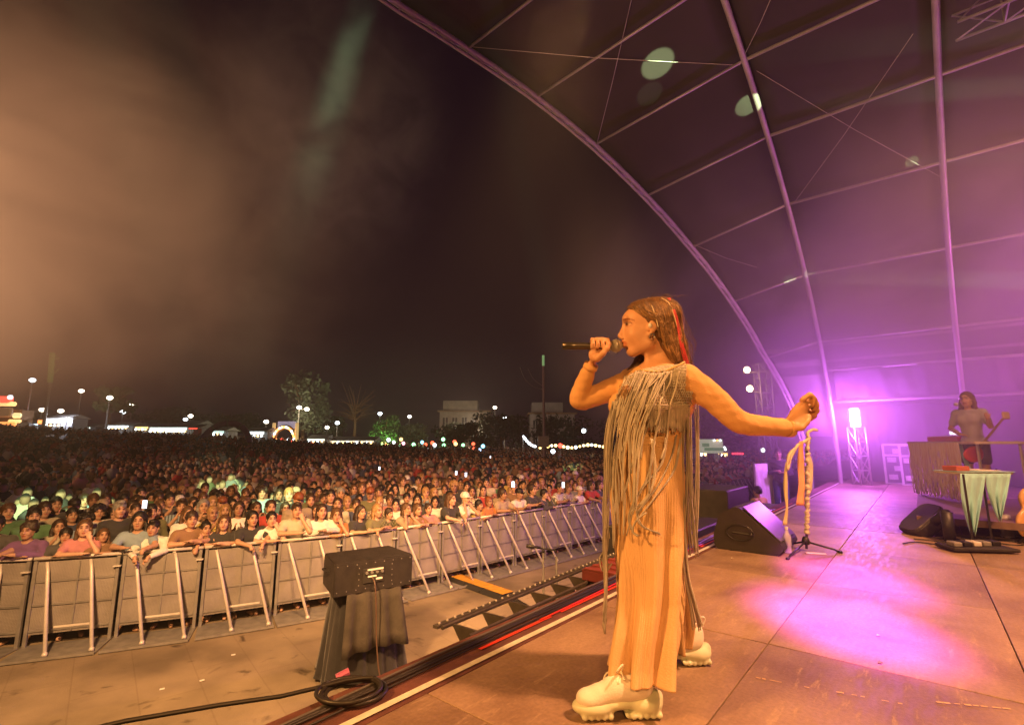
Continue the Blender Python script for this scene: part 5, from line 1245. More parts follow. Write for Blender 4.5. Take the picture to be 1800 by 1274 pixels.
# ---- sneakers
def sneaker(loc, rz, label):
    up = Blob(); up.cap((-.085, 0, .095), (.065, 0, .072), .043, .040, .03).ell((.105, 0, .062), (.052, .045, .034), k=.02).ell((-.095, 0, .125), (.044, .038, .052), k=.02)
    up.ell((.0, 0, .10), (.055, .036, .042), k=.02); up.ball((-.075, 0, .185), .040, .010, 's'); up.ell((-.055, 0, .175), (.045, .024, .030), k=.01, op='s')
    so = Blob(); so.ell((-.105, 0, .042), (.062, .050, .040), k=.02).ell((.0, 0, .05), (.07, .044, .024), k=.03).ell((.09, 0, .036), (.082, .052, .032), k=.02).cap((-.15, 0, .065), (-.13, 0, .03), .02, .02, .02)
    for i in range(12):
        x = -.145 + .024 * i + (.012 if i > 5 else 0)
        if -.02 < x < .015: continue
        so.cap((x, -.034, .014), (x, .034, .014), .0118, None, .007)
    so.ell((-.002, 0, -.005), (.032, .08, .026), k=.01, op='s')
    for i in range(5): so.cap((-.15 + .05 * i, -.062, .06), (-.10 + .05 * i, -.060, .035), .007, None, .004, 's')
    T = Matrix.Translation(loc) @ Matrix.Rotation(rz, 4, 'Z'); ob = None
    def tv(vs): return [T @ Vector(q) for q in vs]
    v, f = up.mesh(.0055); ob = link_mesh('sneaker', tv(v), f, mat('sneaker_leather', (.82, .78, .70), .5, 0, .05, 20, .1, 120), singer, True)
    v, f = so.mesh(.0050); sl = link_mesh('sole', tv(v), f, mat('sneaker_sole', (.66, .70, .52), .6, 0, .05, 20), ob, True)
    mb = MB()
    for i in range(5):
        x = -.018 + .022 * i; z = .146 - .013 * i
        P_ = [(x, -.033, z - .012), (x + .003, 0, z + .004), (x, .033, z - .012)]; mb.tube(tv(smooth_path(P_, 4)), .0042, 6)
    for s in (-1, 1): mb.tube(tv(smooth_path([(-.02, 0, .150), (-.015, s * .03, .185), (.01, s * .045, .17), (.0, s * .01, .15)], 5)), .0036, 5)
    mb.tube(tv(smooth_path([(-.01, -.01, .15), (.03, -.05, .12), (.045, -.06, .06), (.05, -.066, .012)], 6)), .0038, 5)
    mb.build('lace', mat('lace', (.85, .80, .66), .8), ob, smooth=True)
    mb = MB(); mb.tube(tv(smooth_path([(-.05, -.038, .13), (-.045, -.046, .16), (-.04, -.047, .19), (-.035, -.040, .185)], 5)), .006, 6); mb.tube(tv(smooth_path([(-.135, 0, .15), (-.152, 0, .185), (-.136, 0, .195), (-.128, 0, .165)], 5)), .0045, 6); mb.build('pull_tab', M['white_paint'], ob, smooth=True)
    return ob
fa = at(1086, 1268, ZS); sneaker(Vector((fa.x + .01, fa.y + .04, ZS + .001)), R(183), '')
fb_ = at(1192, 1172, ZS); sneaker(Vector((fb_.x, fb_.y + .03, ZS + .001)), R(187), '')
# the microphone she holds
a, b_, c_ = Vector(hp(988, 608, .006)), Vector(hp(1068, 608.5, .006)), Vector(hp(1083, 608, .006))
mt = thing('microphone', 'black wireless handheld microphone with silver grille held at her mouth', 'microphone', a)
mb = MB(); mb.lathe(a, b_, [(0, .012), (.01, .0175), (.30, .018), (.55, .0160), (.9, .019), (1, .022)], 20); mb.build('body', mat('mic_body', (.10, .09, .08), .28, .7), mt, smooth=True)
mb = MB(); mb.lathe(a.lerp(b_, .94), a.lerp(b_, 1.04), [(0, .0235), (.5, .0265), (1, .0265)], 20); mb.build('collar', M['alu'], mt, smooth=True)
gm = mat('mic_grille', (.55, .53, .47), .45, .6); N = gm.node_tree.nodes; vo = N.new('ShaderNodeTexVoronoi'); vo.inputs['Scale'].default_value = 420; bp = N.new('ShaderNodeBump'); bp.inputs['Distance'].default_value = .002; gm.node_tree.links.new(vo.outputs[0], bp.inputs['Height']); gm.node_tree.links.new(bp.outputs[0], N['Principled BSDF'].inputs['Normal'])
mb = MB(); mb.sphere(c_, .0305, 24, 16); mb.build('grille', gm, mt, smooth=True)
mb = MB(); mb.tube([c_ + Vector((0, .0308 * math.cos(t), .0308 * math.sin(t))) for t in np.linspace(0, 6.283, 33)[:-1]], .0022, 6, closed=True); mb.build('band', M['alu'], mt, smooth=True)
# ================================================================== GEAR ON THE STAGE
# wedge monitor by the stage edge: side profile in (t, z), extruded along the stage
def wedge(o, ux, uy, wdt, dep, hgt, label):
    t = thing('stage_monitor', label, 'stage monitor', o); ux = Vector(ux).normalized(); uy = Vector(uy).normalized()
    prof = [(0, .03), (.03, 0), (dep - .05, 0), (dep, .05), (dep * .97, .10), (dep * .42, hgt - .01), (dep * .34, hgt), (dep * .10, hgt * .78), (0, hgt * .35)]
    P0 = [o + uy * a + Vector((0, 0, b + .003)) for a, b in prof]; bm = bmesh.new(); a_ = [bm.verts.new(p) for p in P0]; b_ = [bm.verts.new(p + ux * wdt) for p in P0]
    bm.faces.new(a_); bm.faces.new(b_[::-1]); n = len(P0)
    for i in range(n): bm.faces.new((a_[i], b_[i], b_[(i + 1) % n], a_[(i + 1) % n]))
    bmesh.ops.recalc_face_normals(bm, faces=bm.faces[:]); bmesh.ops.bevel(bm, geom=[e for e in bm.edges if e.calc_length() > wdt * .9], offset=.008, segments=2, affect='EDGES'); bm.verts.index_update()
    mb = MB(); mb.add([v.co.copy() for v in bm.verts], [[v.index for v in f.verts] for f in bm.faces]); bm.free(); mb.build('cabinet', M['black_paint'], t)
    A_ = o + uy * dep * .95 + Vector((0, 0, .115)); B_ = o + uy * dep * .45 + Vector((0, 0, hgt - .005)); nrm = (A_ - B_).cross(ux).normalized(); nrm = nrm if nrm.z > 0 else -nrm
    e = .03; mb = MB(); g = [A_ + ux * e, A_ + ux * (wdt - e), B_ + ux * (wdt - e), B_ + ux * e]; mb.extrude([p + nrm * .001 for p in g], nrm * .012); mb.build('grille', M['grille'], t)
    mb = MB(); mb.tube([o + uy * dep * .30 + Vector((0, 0, hgt * .42)) - ux * .004, o + uy * dep * .55 + Vector((0, 0, hgt * .40)) - ux * .004], .010, 8)
    mb.sphere(o + uy * dep * .56 + Vector((0, 0, hgt * .40)) - ux * .006, .018, 10, 8); mb.build('handle', M['black'], t)
    mb = MB(); c_ = o + uy * dep * .40 + Vector((0, 0, hgt * .42)); mb.tube([c_ - ux * .002 + uy * .12 * math.cos(a) + Vector((0, 0, .07 * math.sin(a))) for a in np.linspace(0, 6.283, 21)[:-1]], .006, 6, closed=True); mb.build('handle_rim', M['black'], t)
    return t
gm = mat('grille_cloth', (.10, .09, .10), .30, .45, .08, 30); M['grille'] = gm
w0 = at(1256, 963, ZS); wedge(w0, U, -V, .66, .60, .40, 'black wedge monitor beside the stage edge with its grille turned to the stage')
# second, open-backed wedge further right
o = at(1622, 953, ZS); d_ = Vector((-.25, -.97, 0)); t = thing('stage_monitor', 'tilted purple lit wedge monitor propped on its rear leg', 'stage monitor', o)
L0 = at(1612, 944, ZS); R0 = aty(1664, 897, L0.y - .05); up_ = (R0 - L0); sidev = Vector((.20, .98, 0)) * .40
nrm = up_.cross(sidev).normalized(); nrm = -nrm if nrm.z < 0 else nrm
ring = []
mb = MB()
def sq(c, ax1, ax2, k=4, n=28): return [c + ax1 * (abs(math.cos(a)) ** (2 / k) * (1 if math.cos(a) > 0 else -1)) + ax2 * (abs(math.sin(a)) ** (2 / k) * (1 if math.sin(a) > 0 else -1)) for a in np.linspace(0, 2 * math.pi, n + 1)[:-1]]
cc = (L0 + R0) / 2 + sidev / 2 + Vector((0, 0, .03)); a1, a2 = up_ * .52, sidev * .5
mb.loft([sq(cc - nrm * .13, a1 * .8, a2 * .85), sq(cc - nrm * .10, a1 * .95, a2 * .96), sq(cc, a1, a2), sq(cc + nrm * .012, a1 * .97, a2 * .97)]); mb.build('cabinet', M['black_paint'], t, smooth=False)
mb = MB(); mb.loft([sq(cc + nrm * .013, a1 * .92, a2 * .92), sq(cc + nrm * .024, a1 * .90, a2 * .90)]); mb.build('grille', M['grille'], t)
lg = at(1671, 953, ZS); mb = MB(); mb.tube([lg + Vector((0, 0, .01)), lg + Vector((0, 0, .30))], [.05, .055], 10); mb.tube([lg + Vector((0, 0, .28)), cc - nrm * .1], .05, 10); mb.build('leg', M['black'], t, smooth=True)
# the singer's microphone stand, wound with cloth strips
b0 = at(1418, 968, ZS); topp = aty(1420, 762, b0.y)
t = thing('microphone_stand', 'microphone stand wrapped in pale cloth strips right of the singer', 'microphone stand', b0); Zv = Vector((0, 0, 1))
mb = MB(); mb.tube([b0 + Zv * .02, topp], .0115, 8); mb.build('pole', M['black'], t)
for px, py in ((1386, 981), (1474, 970), (1388, 958)):
    e = at(px, py, ZS + .008); mb = MB(); mb.tube([b0 + Zv * .085, b0.lerp(e, .9) + Zv * .02, e], .0085, 6); mb.tube([e, e + (e - b0).normalized() * .03], .014, 8); mb.build('leg', M['black'], t, smooth=True)
mb = MB(); mb.lathe(b0 + Zv * .06, b0 + Zv * .13, [(0, .03), (.5, .034), (1, .02)], 10); mb.build('hub', M['black'], t, smooth=True)
mb = MB(); wp_, wr_ = [], []
for i in range(110):
    u = i / 109; wp_.append(b0.lerp(topp, .14 + .83 * u) + Vector((.003 * math.sin(u * 47), .003 * math.cos(u * 39), 0))); wr_.append(.0165 + .0045 * math.sin(u * 95) + .003 * math.sin(u * 41 + 1) + .003 * rr.random())
mb.tube(wp_, wr_, 9); mb.build('cloth_wrap', mat('wrap_cloth', (.62, .58, .46), .85, 0, .2, 40, .4, 60), t, smooth=True)
mb = MB()
for k in range(7):
    P_ = []
    for i in range(14): u = (k + i / 13 * .8) / 7.5; a = i * .9 + k; c_ = b0.lerp(topp, .16 + .78 * u); P_.append(c_ + Vector((.0215 * math.cos(a), .0215 * math.sin(a), 0)))
    mb.tube(smooth_path(P_, 3), .005, 5)
mb.build('cloth_edge', M['cream'], t, smooth=True)
hd_ = aty(1437, 756, b0.y); mb = MB(); mb.tube(smooth_path([topp - Zv * .03, topp + Vector((.004, 0, .012)), aty(1429, 755, b0.y), hd_]), .0145, 8); mb.build('clip', M['cream'], t, smooth=True)
bm_ = [aty(1424, 770, b0.y), aty(1402, 782, b0.y - .05), aty(1384, 815, b0.y - .08)]
mb = MB(); mb.tube(bm_, .014, 7); mb.build('boom', M['cream'], t, smooth=True)
def ribbon(name, pts, wd, m, parent, wv=.01):
    rows = []; P_ = smooth_path([Vector(p) for p in pts], 6)
    for i, p in enumerate(P_):
        w_ = wd if not hasattr(wd, '__len__') else float(np.interp(i / (len(P_) - 1), np.linspace(0, 1, len(wd)), wd)); rows.append([p + Vector((w_ * (k / 4 - .5), wv * math.sin(k * 1.9 + i * .35) + .3 * wv * math.sin(i * .9), 0)) for k in range(5)])
    mb = MB(); mb.sheet(rows); o = mb.build(name, m, parent, smooth=True); o.modifiers.new('t', 'SOLIDIFY').thickness = .003; return o
y_ = b0.y
ribbon('cloth_strip', [aty(1409, 775, y_ - .06), aty(1408, 810, y_ - .05), aty(1408, 850, y_ - .05), aty(1407, 888, y_ - .05)], [.04, .055, .06, .085], M['peach'], t)
ribbon('cloth_strip', [aty(1383, 812, y_ - .08), aty(1381, 850, y_ - .08), aty(1382, 890, y_ - .08), aty(1380, 923, y_ - .08)], [.02, .035, .022, .05], mat('pale_yellow_cloth', (.6, .52, .28), .85), t)
ribbon('cloth_strip', [aty(1417, 785, y_ + .03), aty(1424, 815, y_ + .03), aty(1424, 855, y_ + .02), aty(1421, 872, y_ + .02)], [.03, .05, .03, .02], M['cream'], t)
ribbon('cloth_strip', [aty(1398, 787, y_ - .07), aty(1389, 800, y_ - .08), aty(1384, 826, y_ - .09)], [.03, .05, .02], M['cream'], t)
q = at(1386, 972, ZS); t = thing('water_bottle', 'clear water bottle standing behind a leg of the wrapped microphone stand', 'bottle', q)
gl = mat('clear_plastic', (.75, .75, .8), .15, 0, alpha=.45); mb = MB(); mb.lathe(q + Zv * .003, q + Zv * .215, [(0, .03), (.03, .033), (.3, .030), (.35, .033), (.7, .033), (.85, .018), (1, .012)], 14); mb.build('body', gl, t, smooth=True)
mb = MB(); mb.lathe(q + Zv * .212, q + Zv * .235, [(0, .015), (1, .015)], 12); mb.build('lid', M['white_paint'], t)
q = at(1372, 968, ZS + .01); mb = MB(); mb.box(q, (.12, .05, .012), .9, .003); tag(mb.build('folded_paper', M['cream']), 'folded pale paper lying left of the wrapped microphone stand', 'paper')
q = at(1434, 972, ZS + .004); mb = MB(); mb.box(q, (.16, .05, .006), -.35, .001); tag(mb.build('towel', M['cream']), 'narrow cream cloth lying at the foot of the wrapped stand', 'cloth')
# small things on the floor
for (px, py, c_, lab) in ((1544, 1117, 'peach', 'small orange pick lying on the stage floor'), (1548, 1165, 'olive', 'crumpled leaf lying on the stage floor'), (1287, 981, 'cream', 'white scrap on the floor by the wedge monitor')):
    q = at(px, py, ZS + .004); mb = MB(); mb.add([q + Vector(v) for v in ((-.012, 0, 0), (0, -.009, .006), (.014, .002, .001), (.002, .012, .008))], [(0, 1, 2, 3)])
    tag(mb.build('scrap', M['peach'] if c_ == 'peach' else (M['cream'] if c_ == 'cream' else M['wood'])), lab, 'litter')
# subwoofers standing in the pit against the stage
def cabinet(name, label, c, size, rz, cat='loudspeaker', m=None, grille=True):
    t = thing(name, label, cat, (c[0], c[1], c[2] - size[2] / 2)); mb = MB(); mb.box(c, size, rz, .015); mb.build('cabinet', m or M['black_paint'], t)
    if grille: dd = Vector((math.sin(rz), -math.cos(rz), 0)); mb = MB(); mb.box(Vector(c) - dd * (size[1] / 2 + .006), (size[0] * .9, .01, size[2] * .86), rz, .003); mb.build('grille', M['grille'], t)
    return t
cabinet('subwoofer', 'large black subwoofer in the pit behind the wedge monitor', S(6.35, 2.62, .92), (1.5, 1.0, 1.84), rzU)
cabinet('subwoofer', 'small black box on top of the pit subwoofers', S(8.3, 2.62, 1.90), (1.15, .7, .50), rzU)
cabinet('subwoofer', 'low black subwoofer under the small black box', S(8.2, 2.62, .81), (1.9, 1.0, 1.62), rzU)
cabinet('subwoofer', 'black subwoofer nearest the white side screen', S(9.9, 2.45, .86), (1.2, .9, 1.72), rzU)
q = S(4.75, 2.35, 1.35); t = thing('red_case', 'low red ribbed case between the stage edge and the subwoofer', 'case', (q.x, q.y, 0))
mb = MB(); mb.box((q.x, q.y, .78), (1.0, .5, 1.55), rzU, .01); mb.build('body', M['black_cloth'], t)
mb = MB(); mb.box((q.x, q.y, 1.61), (1.05, .55, .10), rzU, .01); mb.build('lid', mat('dusty_red', (.24, .05, .04), .6, 0, .2, 8), t)
mb = MB()
for k in range(7): p = S(4.75 - .5 + k * .16, 2.35, 1.668); mb.box(p, (.05, .5, .014), rzU)
mb.build('rib', mat('dusty_red_b', (.30, .07, .05), .6), t)
mb = MB()
for k in range(6): mb.sphere(S(4.3 + k * .13, 2.06, 1.62), .022, 8, 6)
mb.build('bulb', M['white_paint'], t)
# drum riser with castors
rx0, rx1, rt0, rt1 = 7.2, 10.3, -3.0, .12
rs = thing('riser', 'low stage riser on castors carrying the keyboard table', 'riser', S(8.7, -1.4, ZS))
mb = MB(); mb.prism(poly_st([(rx0, rt0), (rx1, rt0), (rx1, rt1), (rx0, rt1)]), ZS + .13, ZS + .20); mb.build('platform', mat('riser_top', (.16, .10, .08), .6, 0, .2, 5), rs)
for s_ in (rx0 + .15, (rx0 + rx1) / 2, rx1 - .15):
    for t_ in (rt0 + .15, rt1 - .12):
        mb = MB(); c_ = S(s_, t_, ZS + .055); e = Vector((V[0], V[1], 0)) * .02; mb.tube([c_ - e, c_ + e], .05, 12); mb.build('castor', M['rubber'], rs)
        mb = MB(); mb.tube([c_ + Vector((0, 0, .02)), c_ + Vector((0, 0, .075))], .022, 8); mb.build('bracket', M['alu'], rs)
ZR = ZS + .20
# keyboard table hung with a deep cream fringe
kt = at(1650, 876, ZR); kU = Vector((.50, .86, 0)); 
k0, k1 = at(1612, 868, ZR), at(1696, 884, ZR); kd = (k1 - k0); kL = kd.length; kd.normalize(); kn = Vector((-kd.y, kd.x, 0)); kn = kn if kn.x > 0 else -kn; zt = ZR + .80
t = thing('keyboard_table', 'table with a deep cream string fringe on the riser', 'table', ((k0 + k1) / 2))
mb = MB(); cmid = (k0 + k1) / 2 + kd * .2 + kn * .28; mb.box((cmid.x, cmid.y, zt), (kL + .5, .62, .035), math.atan2(kd.y, kd.x), .006); mb.build('tabletop', M['cream'], t)
for a_ in (-.1, kL + .35):
    for b_ in (.05, .5): p = k0 + kd * a_ + kn * b_; mb = MB(); mb.tube([(p.x, p.y, ZR), (p.x, p.y, zt)], .018, 6); mb.build('leg', M['alu'], t)
mb = MB(); mf = [mat('fringe_%s' % n, c, .85) for n, c in (('x', (.80, .70, .62)), ('y', (.72, .56, .50)), ('z', (.84, .76, .70)))]
for i in range(150):
    u = i / 149; mb.cur = rr.randrange(3); p = k0 + kd * (u * (kL + .1)) - kn * .03; L_ = rr.choice([.62, .7, .74, .76]) + jit(.03); pts = [Vector((p.x + jit(.012) * k, p.y + jit(.012) * k, zt - L_ * k / 4)) for k in range(5)]; mb.tube(pts, .0075, 4)
mb.build('fringe', mf, t, smooth=True)
ribbon('cloth_strip', [aty(1688, 776, k1.y), aty(1694, 800, k1.y - .1), aty(1705, 830, k1.y - .25)], .05, M['turquoise'], t)
t = thing('keyboard', 'red keyboard on the fringed table', 'keyboard', aty(1665, 774, kt.y)); mb = MB(); p = (k0 + k1) / 2 + kn * .2; mb.box((p.x + .1, p.y, zt + .055), (.80, .30, .07), math.atan2(kd.y, kd.x), .01); mb.build('case', M['red_lac'], t)
mb = MB(); mb.box((p.x + .1 - kn.x * .08, p.y - kn.y * .08, zt + .094), (.70, .12, .008), math.atan2(kd.y, kd.x)); mb.build('keys', M['white_paint'], t)
t = thing('tablet', 'small glowing screen behind the red keyboard', 'screen', aty(1678, 762, kt.y + .1)); mb = MB(); p2 = aty(1678, 761, kt.y + .15); mb.box(p2, (.20, .02, .05), .3, .004); mb.build('screen', emis('tablet_glow', (.85, .9, 1), 1.6), t)
mb = MB(); mb.tube([p2 + Vector((0, 0, -.03)), Vector((p2.x, p2.y, zt + .018))], .008, 6); mb.build('stand', M['black'], t)
t = thing('microphone_stand', 'thin boom microphone stand between keyboard table and player', 'microphone stand', at(1706, 880, ZR)); p = at(1706, 880, ZR); mb = MB(); tp_ = aty(1706, 730, p.y); mb.tube([p, tp_], .010, 6); mb.tube([tp_, aty(1684, 712, p.y)], .008, 6); mb.build('pole', M['dull_steel'], t)
mb = MB(); mb.lathe(aty(1692, 714, p.y), aty(1678, 710, p.y), [(0, .012), (.6, .016), (.7, .028), (1, .02)], 10); mb.build('microphone', M['steel'], t, smooth=True)
for k_, a in enumerate((0, 2.1, 4.2)): mb = MB(); mb.tube([p + Zv * .1, p + Vector((.2 * math.cos(a), .2 * math.sin(a), .01))], .008, 5); mb.build('leg', M['dull_steel'], t)
# small table with a turquoise cloth
c0 = at(1728, 953, ZS); t = thing('side_table', 'small table draped with pointed turquoise cloth at right', 'table', c0); zt2 = aty(1728, 830, c0.y).z
ang_ = .05; mb = MB(); mb.box((c0.x, c0.y, zt2), (.52, .34, .022), ang_, .004); mb.build('tabletop', mat('pale_top', (.6, .55, .42), .6), t)
for px, py in ((1710, 945), (1768, 932), (1712, 965), (1745, 958)): p = at(px, py, ZS); mb = MB(); mb.tube([p, (p.x * .3 + c0.x * .7, p.y * .3 + c0.y * .7, zt2)] if 0 else [p, (p.x, p.y, zt2)], .010, 6); mb.build('leg', M['black'], t)
def drape(name, xL, xR, tip, yb, dd, m):
    rows = []; n = 10
    for i in range(n + 1):
        u = i / n; y = 832 + (yb - 832) * u; l = xL + (tip[0] - xL) * u ** 1.5 - 4 * math.sin(u * 3); r = xR + (tip[1] - xR) * u ** 1.2; rows.append([Vector(aty(l + (r - l) * k / 10, y + 5 * u * math.sin(k), c0.y + dd + .035 * math.sin(k * 1.6 + u * 2) * (.3 + u))) for k in range(11)])
    mb = MB(); mb.sheet(rows); o = mb.build(name, m, t, smooth=True); o.modifiers.new('t', 'SOLIDIFY').thickness = .004
drape('cloth', 1688, 1733, (1708, 1716), 938, -.19, M['turquoise']); drape('cloth', 1733, 1777, (1757, 1761), 912, -.18, M['turquoise'])
mb = MB(); mb.box((c0.x, c0.y, zt2 + .014), (.54, .37, .004), ang_); mb.build('cloth_top', M['turquoise'], t)
t = thing('sheet_music', 'pale papers lying on the turquoise side table', 'papers', (c0.x + .05, c0.y, zt2 + .018)); mb = MB(); mb.box((c0.x + .1, c0.y, zt2 + .022), (.24, .2, .006), .3); mb.box((c0.x + .02, c0.y + .02, zt2 + .029), (.2, .18, .005), -.2); mb.build('paper', M['white_paint'], t)
t = thing('effects_box', 'small red box on the turquoise side table', 'box', (c0.x - .17, c0.y, zt2 + .017)); mb = MB(); mb.box((c0.x - .17, c0.y, zt2 + .042), (.15, .16, .05), .1, .006); mb.build('case', mat('dull_red', (.42, .10, .06), .5), t)
# pedals and cables round its feet
for k in range(9):
    P_ = []; p = at(1640 + 20 * k, 955 - 6 * (k % 3), ZS + .008)
    for j in range(9): P_.append(p + Vector((.09 * j - .3 + .05 * math.sin(j + k), .08 * math.sin(j * 1.1 + k * 2), 0)))
    mb = MB(); mb.tube(smooth_path(P_, 4), .006, 5); tag(mb.build('cable', M['cable'], smooth=True), 'black cable tangled on the floor round the turquoise side table', 'cable', 'cables round the turquoise side table')
t = thing('pedal_board', 'flat black pedal board on the floor below the turquoise cloth', 'pedal board', at(1715, 968, ZS)); p = at(1716, 962, ZS + .03); mb = MB(); mb.box(p, (.55, .26, .03), -.12, .006); mb.build('board', M['black_paint'], t)
for k in range(5): mb = MB(); mb.box(p + Vector((-.2 + .1 * k, .01 * k, .035)), (.07, .11, .04), -.12, .006); mb.build('pedal', [M['dull_steel'], M['black'], M['steel'], M['dull_steel'], M['black']][k], t)
q = at(1772, 945, ZS); t = thing('glass_jar', 'clear ribbed jar on the floor at the right edge', 'jar', q); mb = MB(); mb.lathe(q + Zv * .002, q + Zv * .24, [(0, .05), (.1, .062), (.2, .052), (.35, .066), (.5, .054), (.65, .064), (.8, .05), (1, .045)], 16); mb.build('body', gl, t, smooth=True)
# acoustic guitar leaning at the right edge of the frame
q = at(1790, 955, ZS); t = thing('guitar', 'pale wooden guitar standing half out of frame at the right edge', 'guitar', q)
Bg = Blob(); cg = aty(1812, 900, q.y); Bg.ell(cg + Vector((0, 0, -.12)), (.17, .05, .17), k=.04).ell(cg + Vector((.05, .02, .12)), (.13, .05, .13), k=.05); v, f = Bg.mesh(.014); link_mesh('body', v, f, mat('guitar_wood', (.62, .36, .15), .3, 0, .15, 5), t, True)
mb = MB(); mb.tube([cg + Vector((.06, .0, .2)), cg + Vector((.2, .08, .72))], .022, 8); mb.build('neck', M['wood'], t)
mb = MB(); mb.tube([q, cg + Vector((-.08, -.03, -.2)), cg + Vector((-.10, -.08, -.18))], .012, 6); mb.tube([q + Vector((.25, .1, 0)), cg + Vector((.08, -.02, -.25))], .012, 6); mb.tube([cg + Vector((-.12, -.08, -.05)), cg + Vector((-.06, -.09, -.22)), cg + Vector((.06, -.08, -.24))], .016, 6); mb.build('stand', M['black'], t, smooth=True)
# flight cases at the back
def flight(px, yb, wpx, hpx, label):
    a_ = at(px, yb, ZS); y_ = a_.y; w_ = wpx / F_PX * y_ * .82; h_ = hpx / F_PX * y_; rz_ = -math.atan2(a_.x, a_.y); Rm = Matrix.Rotation(rz_, 3, 'Z'); t = thing('flight_case', label, 'flight case', a_)
    c2 = a_ + Rm @ Vector((0, .3, 0)) + Vector((0, 0, h_ / 2)); P3 = lambda x, y, z: c2 + Rm @ Vector((x, y, z))
    mb = MB(); mb.box(c2, (w_, .6, h_), rz_, .01); mb.build('body', mat('case_panel', (.12, .09, .14), .5), t)
    mb = MB()
    for sx in (-1, 1):
        for sy in (-1, 1): mb.box(P3(sx * w_ / 2, sy * .3, 0), (.05, .05, h_ + .01), rz_)
    for sz in (-1, .45, 1): mb.box(P3(0, -.302, sz * h_ / 2), (w_ + .02, .04, .05), rz_)
    mb.build('edging', M['white_paint'], t)
    for k in range(4): mb = MB(); mb.box(P3(.06 * (-1) ** k, -.322, h_ * (.33 - .22 * k)), (w_ * .42, .012, h_ * .13), rz_); mb.build('label_plate', M['white_paint'], t)
flight(1578, 850, 36, 66, 'flight case with bright edging just right of the lattice truss'); flight(1607, 853, 34, 68, 'flight case with bright edging half behind the fringed table')
# ---- the player behind the keyboard table
pl = at(1727, 884, ZR); b_, s_, l_, t_, hc = person_blobs('play', 1)
P = thing('person', 'musician in grey T-shirt and shorts playing a small guitar at right', 'person', pl); P.rotation_euler = (0, 0, R(-62)); P.scale = (.86, .86, .86)
def lk(n, B_, res, m, col, fine=None, tint=False):
    v, f = B_.mesh(res, fine=fine); o = link_mesh(n, v, f, m, P, True, local=True, attrs={'tint': head_tint(v, hc)} if tint else None); o.color = (*col, 1); return o
lk('body', b_, .02, M['skin'], (.55, .33, .22), {2: (hc[2] - .13, hc[2] + .1, .010)}, True); lk('shirt', s_, .018, M['cloth'], (.46, .44, .50))
sh_ = Blob(); sh_.ell((0, .02, .92), (.178, .124, .12), k=.04)
for s__ in (-1, 1): sh_.cap((s__ * .095, .02, .90), (s__ * .105, .01, .66), .095, .088, .03)
lk('shorts', sh_, .02, M['cloth'], (.10, .06, .22))
v, f = hair_blob('wavy').mesh(.012); o = link_mesh('hair', v, f, M['hair'], P, True, local=True); o.location = hc; o.color = (.16, .08, .05, 1)
g = thing('guitar', 'small guitar held across the body by the player at right', 'guitar', pl); a_ = aty(1716, 793, pl.y - .25); b2_ = aty(1768, 730, pl.y - .30)
mb = MB(); mb.tube([a_, b2_], [.018, .014], 6); mb.build('neck', M['wood'], g, smooth=True); mb = MB(); mb.box(b2_, (.10, .03, .10), 0, .02); mb.build('headstock', mat('head_wood', (.6, .42, .25), .4), g)
Bg = Blob(); Bg.ell(a_ + (a_ - b2_) * .10, (.13, .03, .10), k=.03).ell(a_ + (a_ - b2_) * .02, (.09, .03, .08), k=.03); v, f = Bg.mesh(.012); link_mesh('body', v, f, M['red_lac'], g, True)
# ---- people and screen beside the stage
scr = S(12.1, 2.6, 0); t = thing('side_screen', 'white cloth screen closing the pit beside the stage', 'screen', scr)
mb = MB(); rows = []
sA, sB = aty(1326, 815, 13.0), aty(1368, 815, 13.6)
for i in range(12):
    z = .02 + (sA.z - .02) * i / 11; rows.append([(sA.x + (sB.x - sA.x) * k / 24, sA.y + (sB.y - sA.y) * k / 24 + .03 * math.sin(k * 1.3 + i * .2), z) for k in range(25)])
mb.sheet(rows); mb.build('cloth', M['white_paint'], t, smooth=True).modifiers.new('t', 'SOLIDIFY').thickness = .01
for e in (sA, sB): mb = MB(); mb.tube([(e.x, e.y + .05, .02), (e.x, e.y + .05, sA.z + .03)], .03, 8); mb.build('pole', M['dull_steel'], t)
pf = aty(1385, 880, 13.2); t = thing('platform', 'dark step platform behind the stage edge under the guard', 'platform', (pf.x, pf.y, 0)); mb = MB(); mb.box((pf.x, pf.y, .45), (1.3, 1.3, .9), rzU, .01); mb.build('body', M['black_paint'], t)
person((pf.x - .15, pf.y, .902), (0, 0, 0), 'folded', 0, 'short', 'black', 'black', 'long', sc_=1.03, where='guard standing beside the white side screen')
hv = aty(1331, 850, 11.5); person((hv.x, hv.y, .25), (2, 20, 0), 'down', 0, 'short', 'black', 'yellow', 'short', sc_=.93, where='steward in the pit behind the subwoofers')
mb = MB(); mb.box((hv.x, hv.y, .12), (.8, .8, .24)); tag(mb.build('step', M['black_paint']), 'low black step under the steward in the pit', 'step')
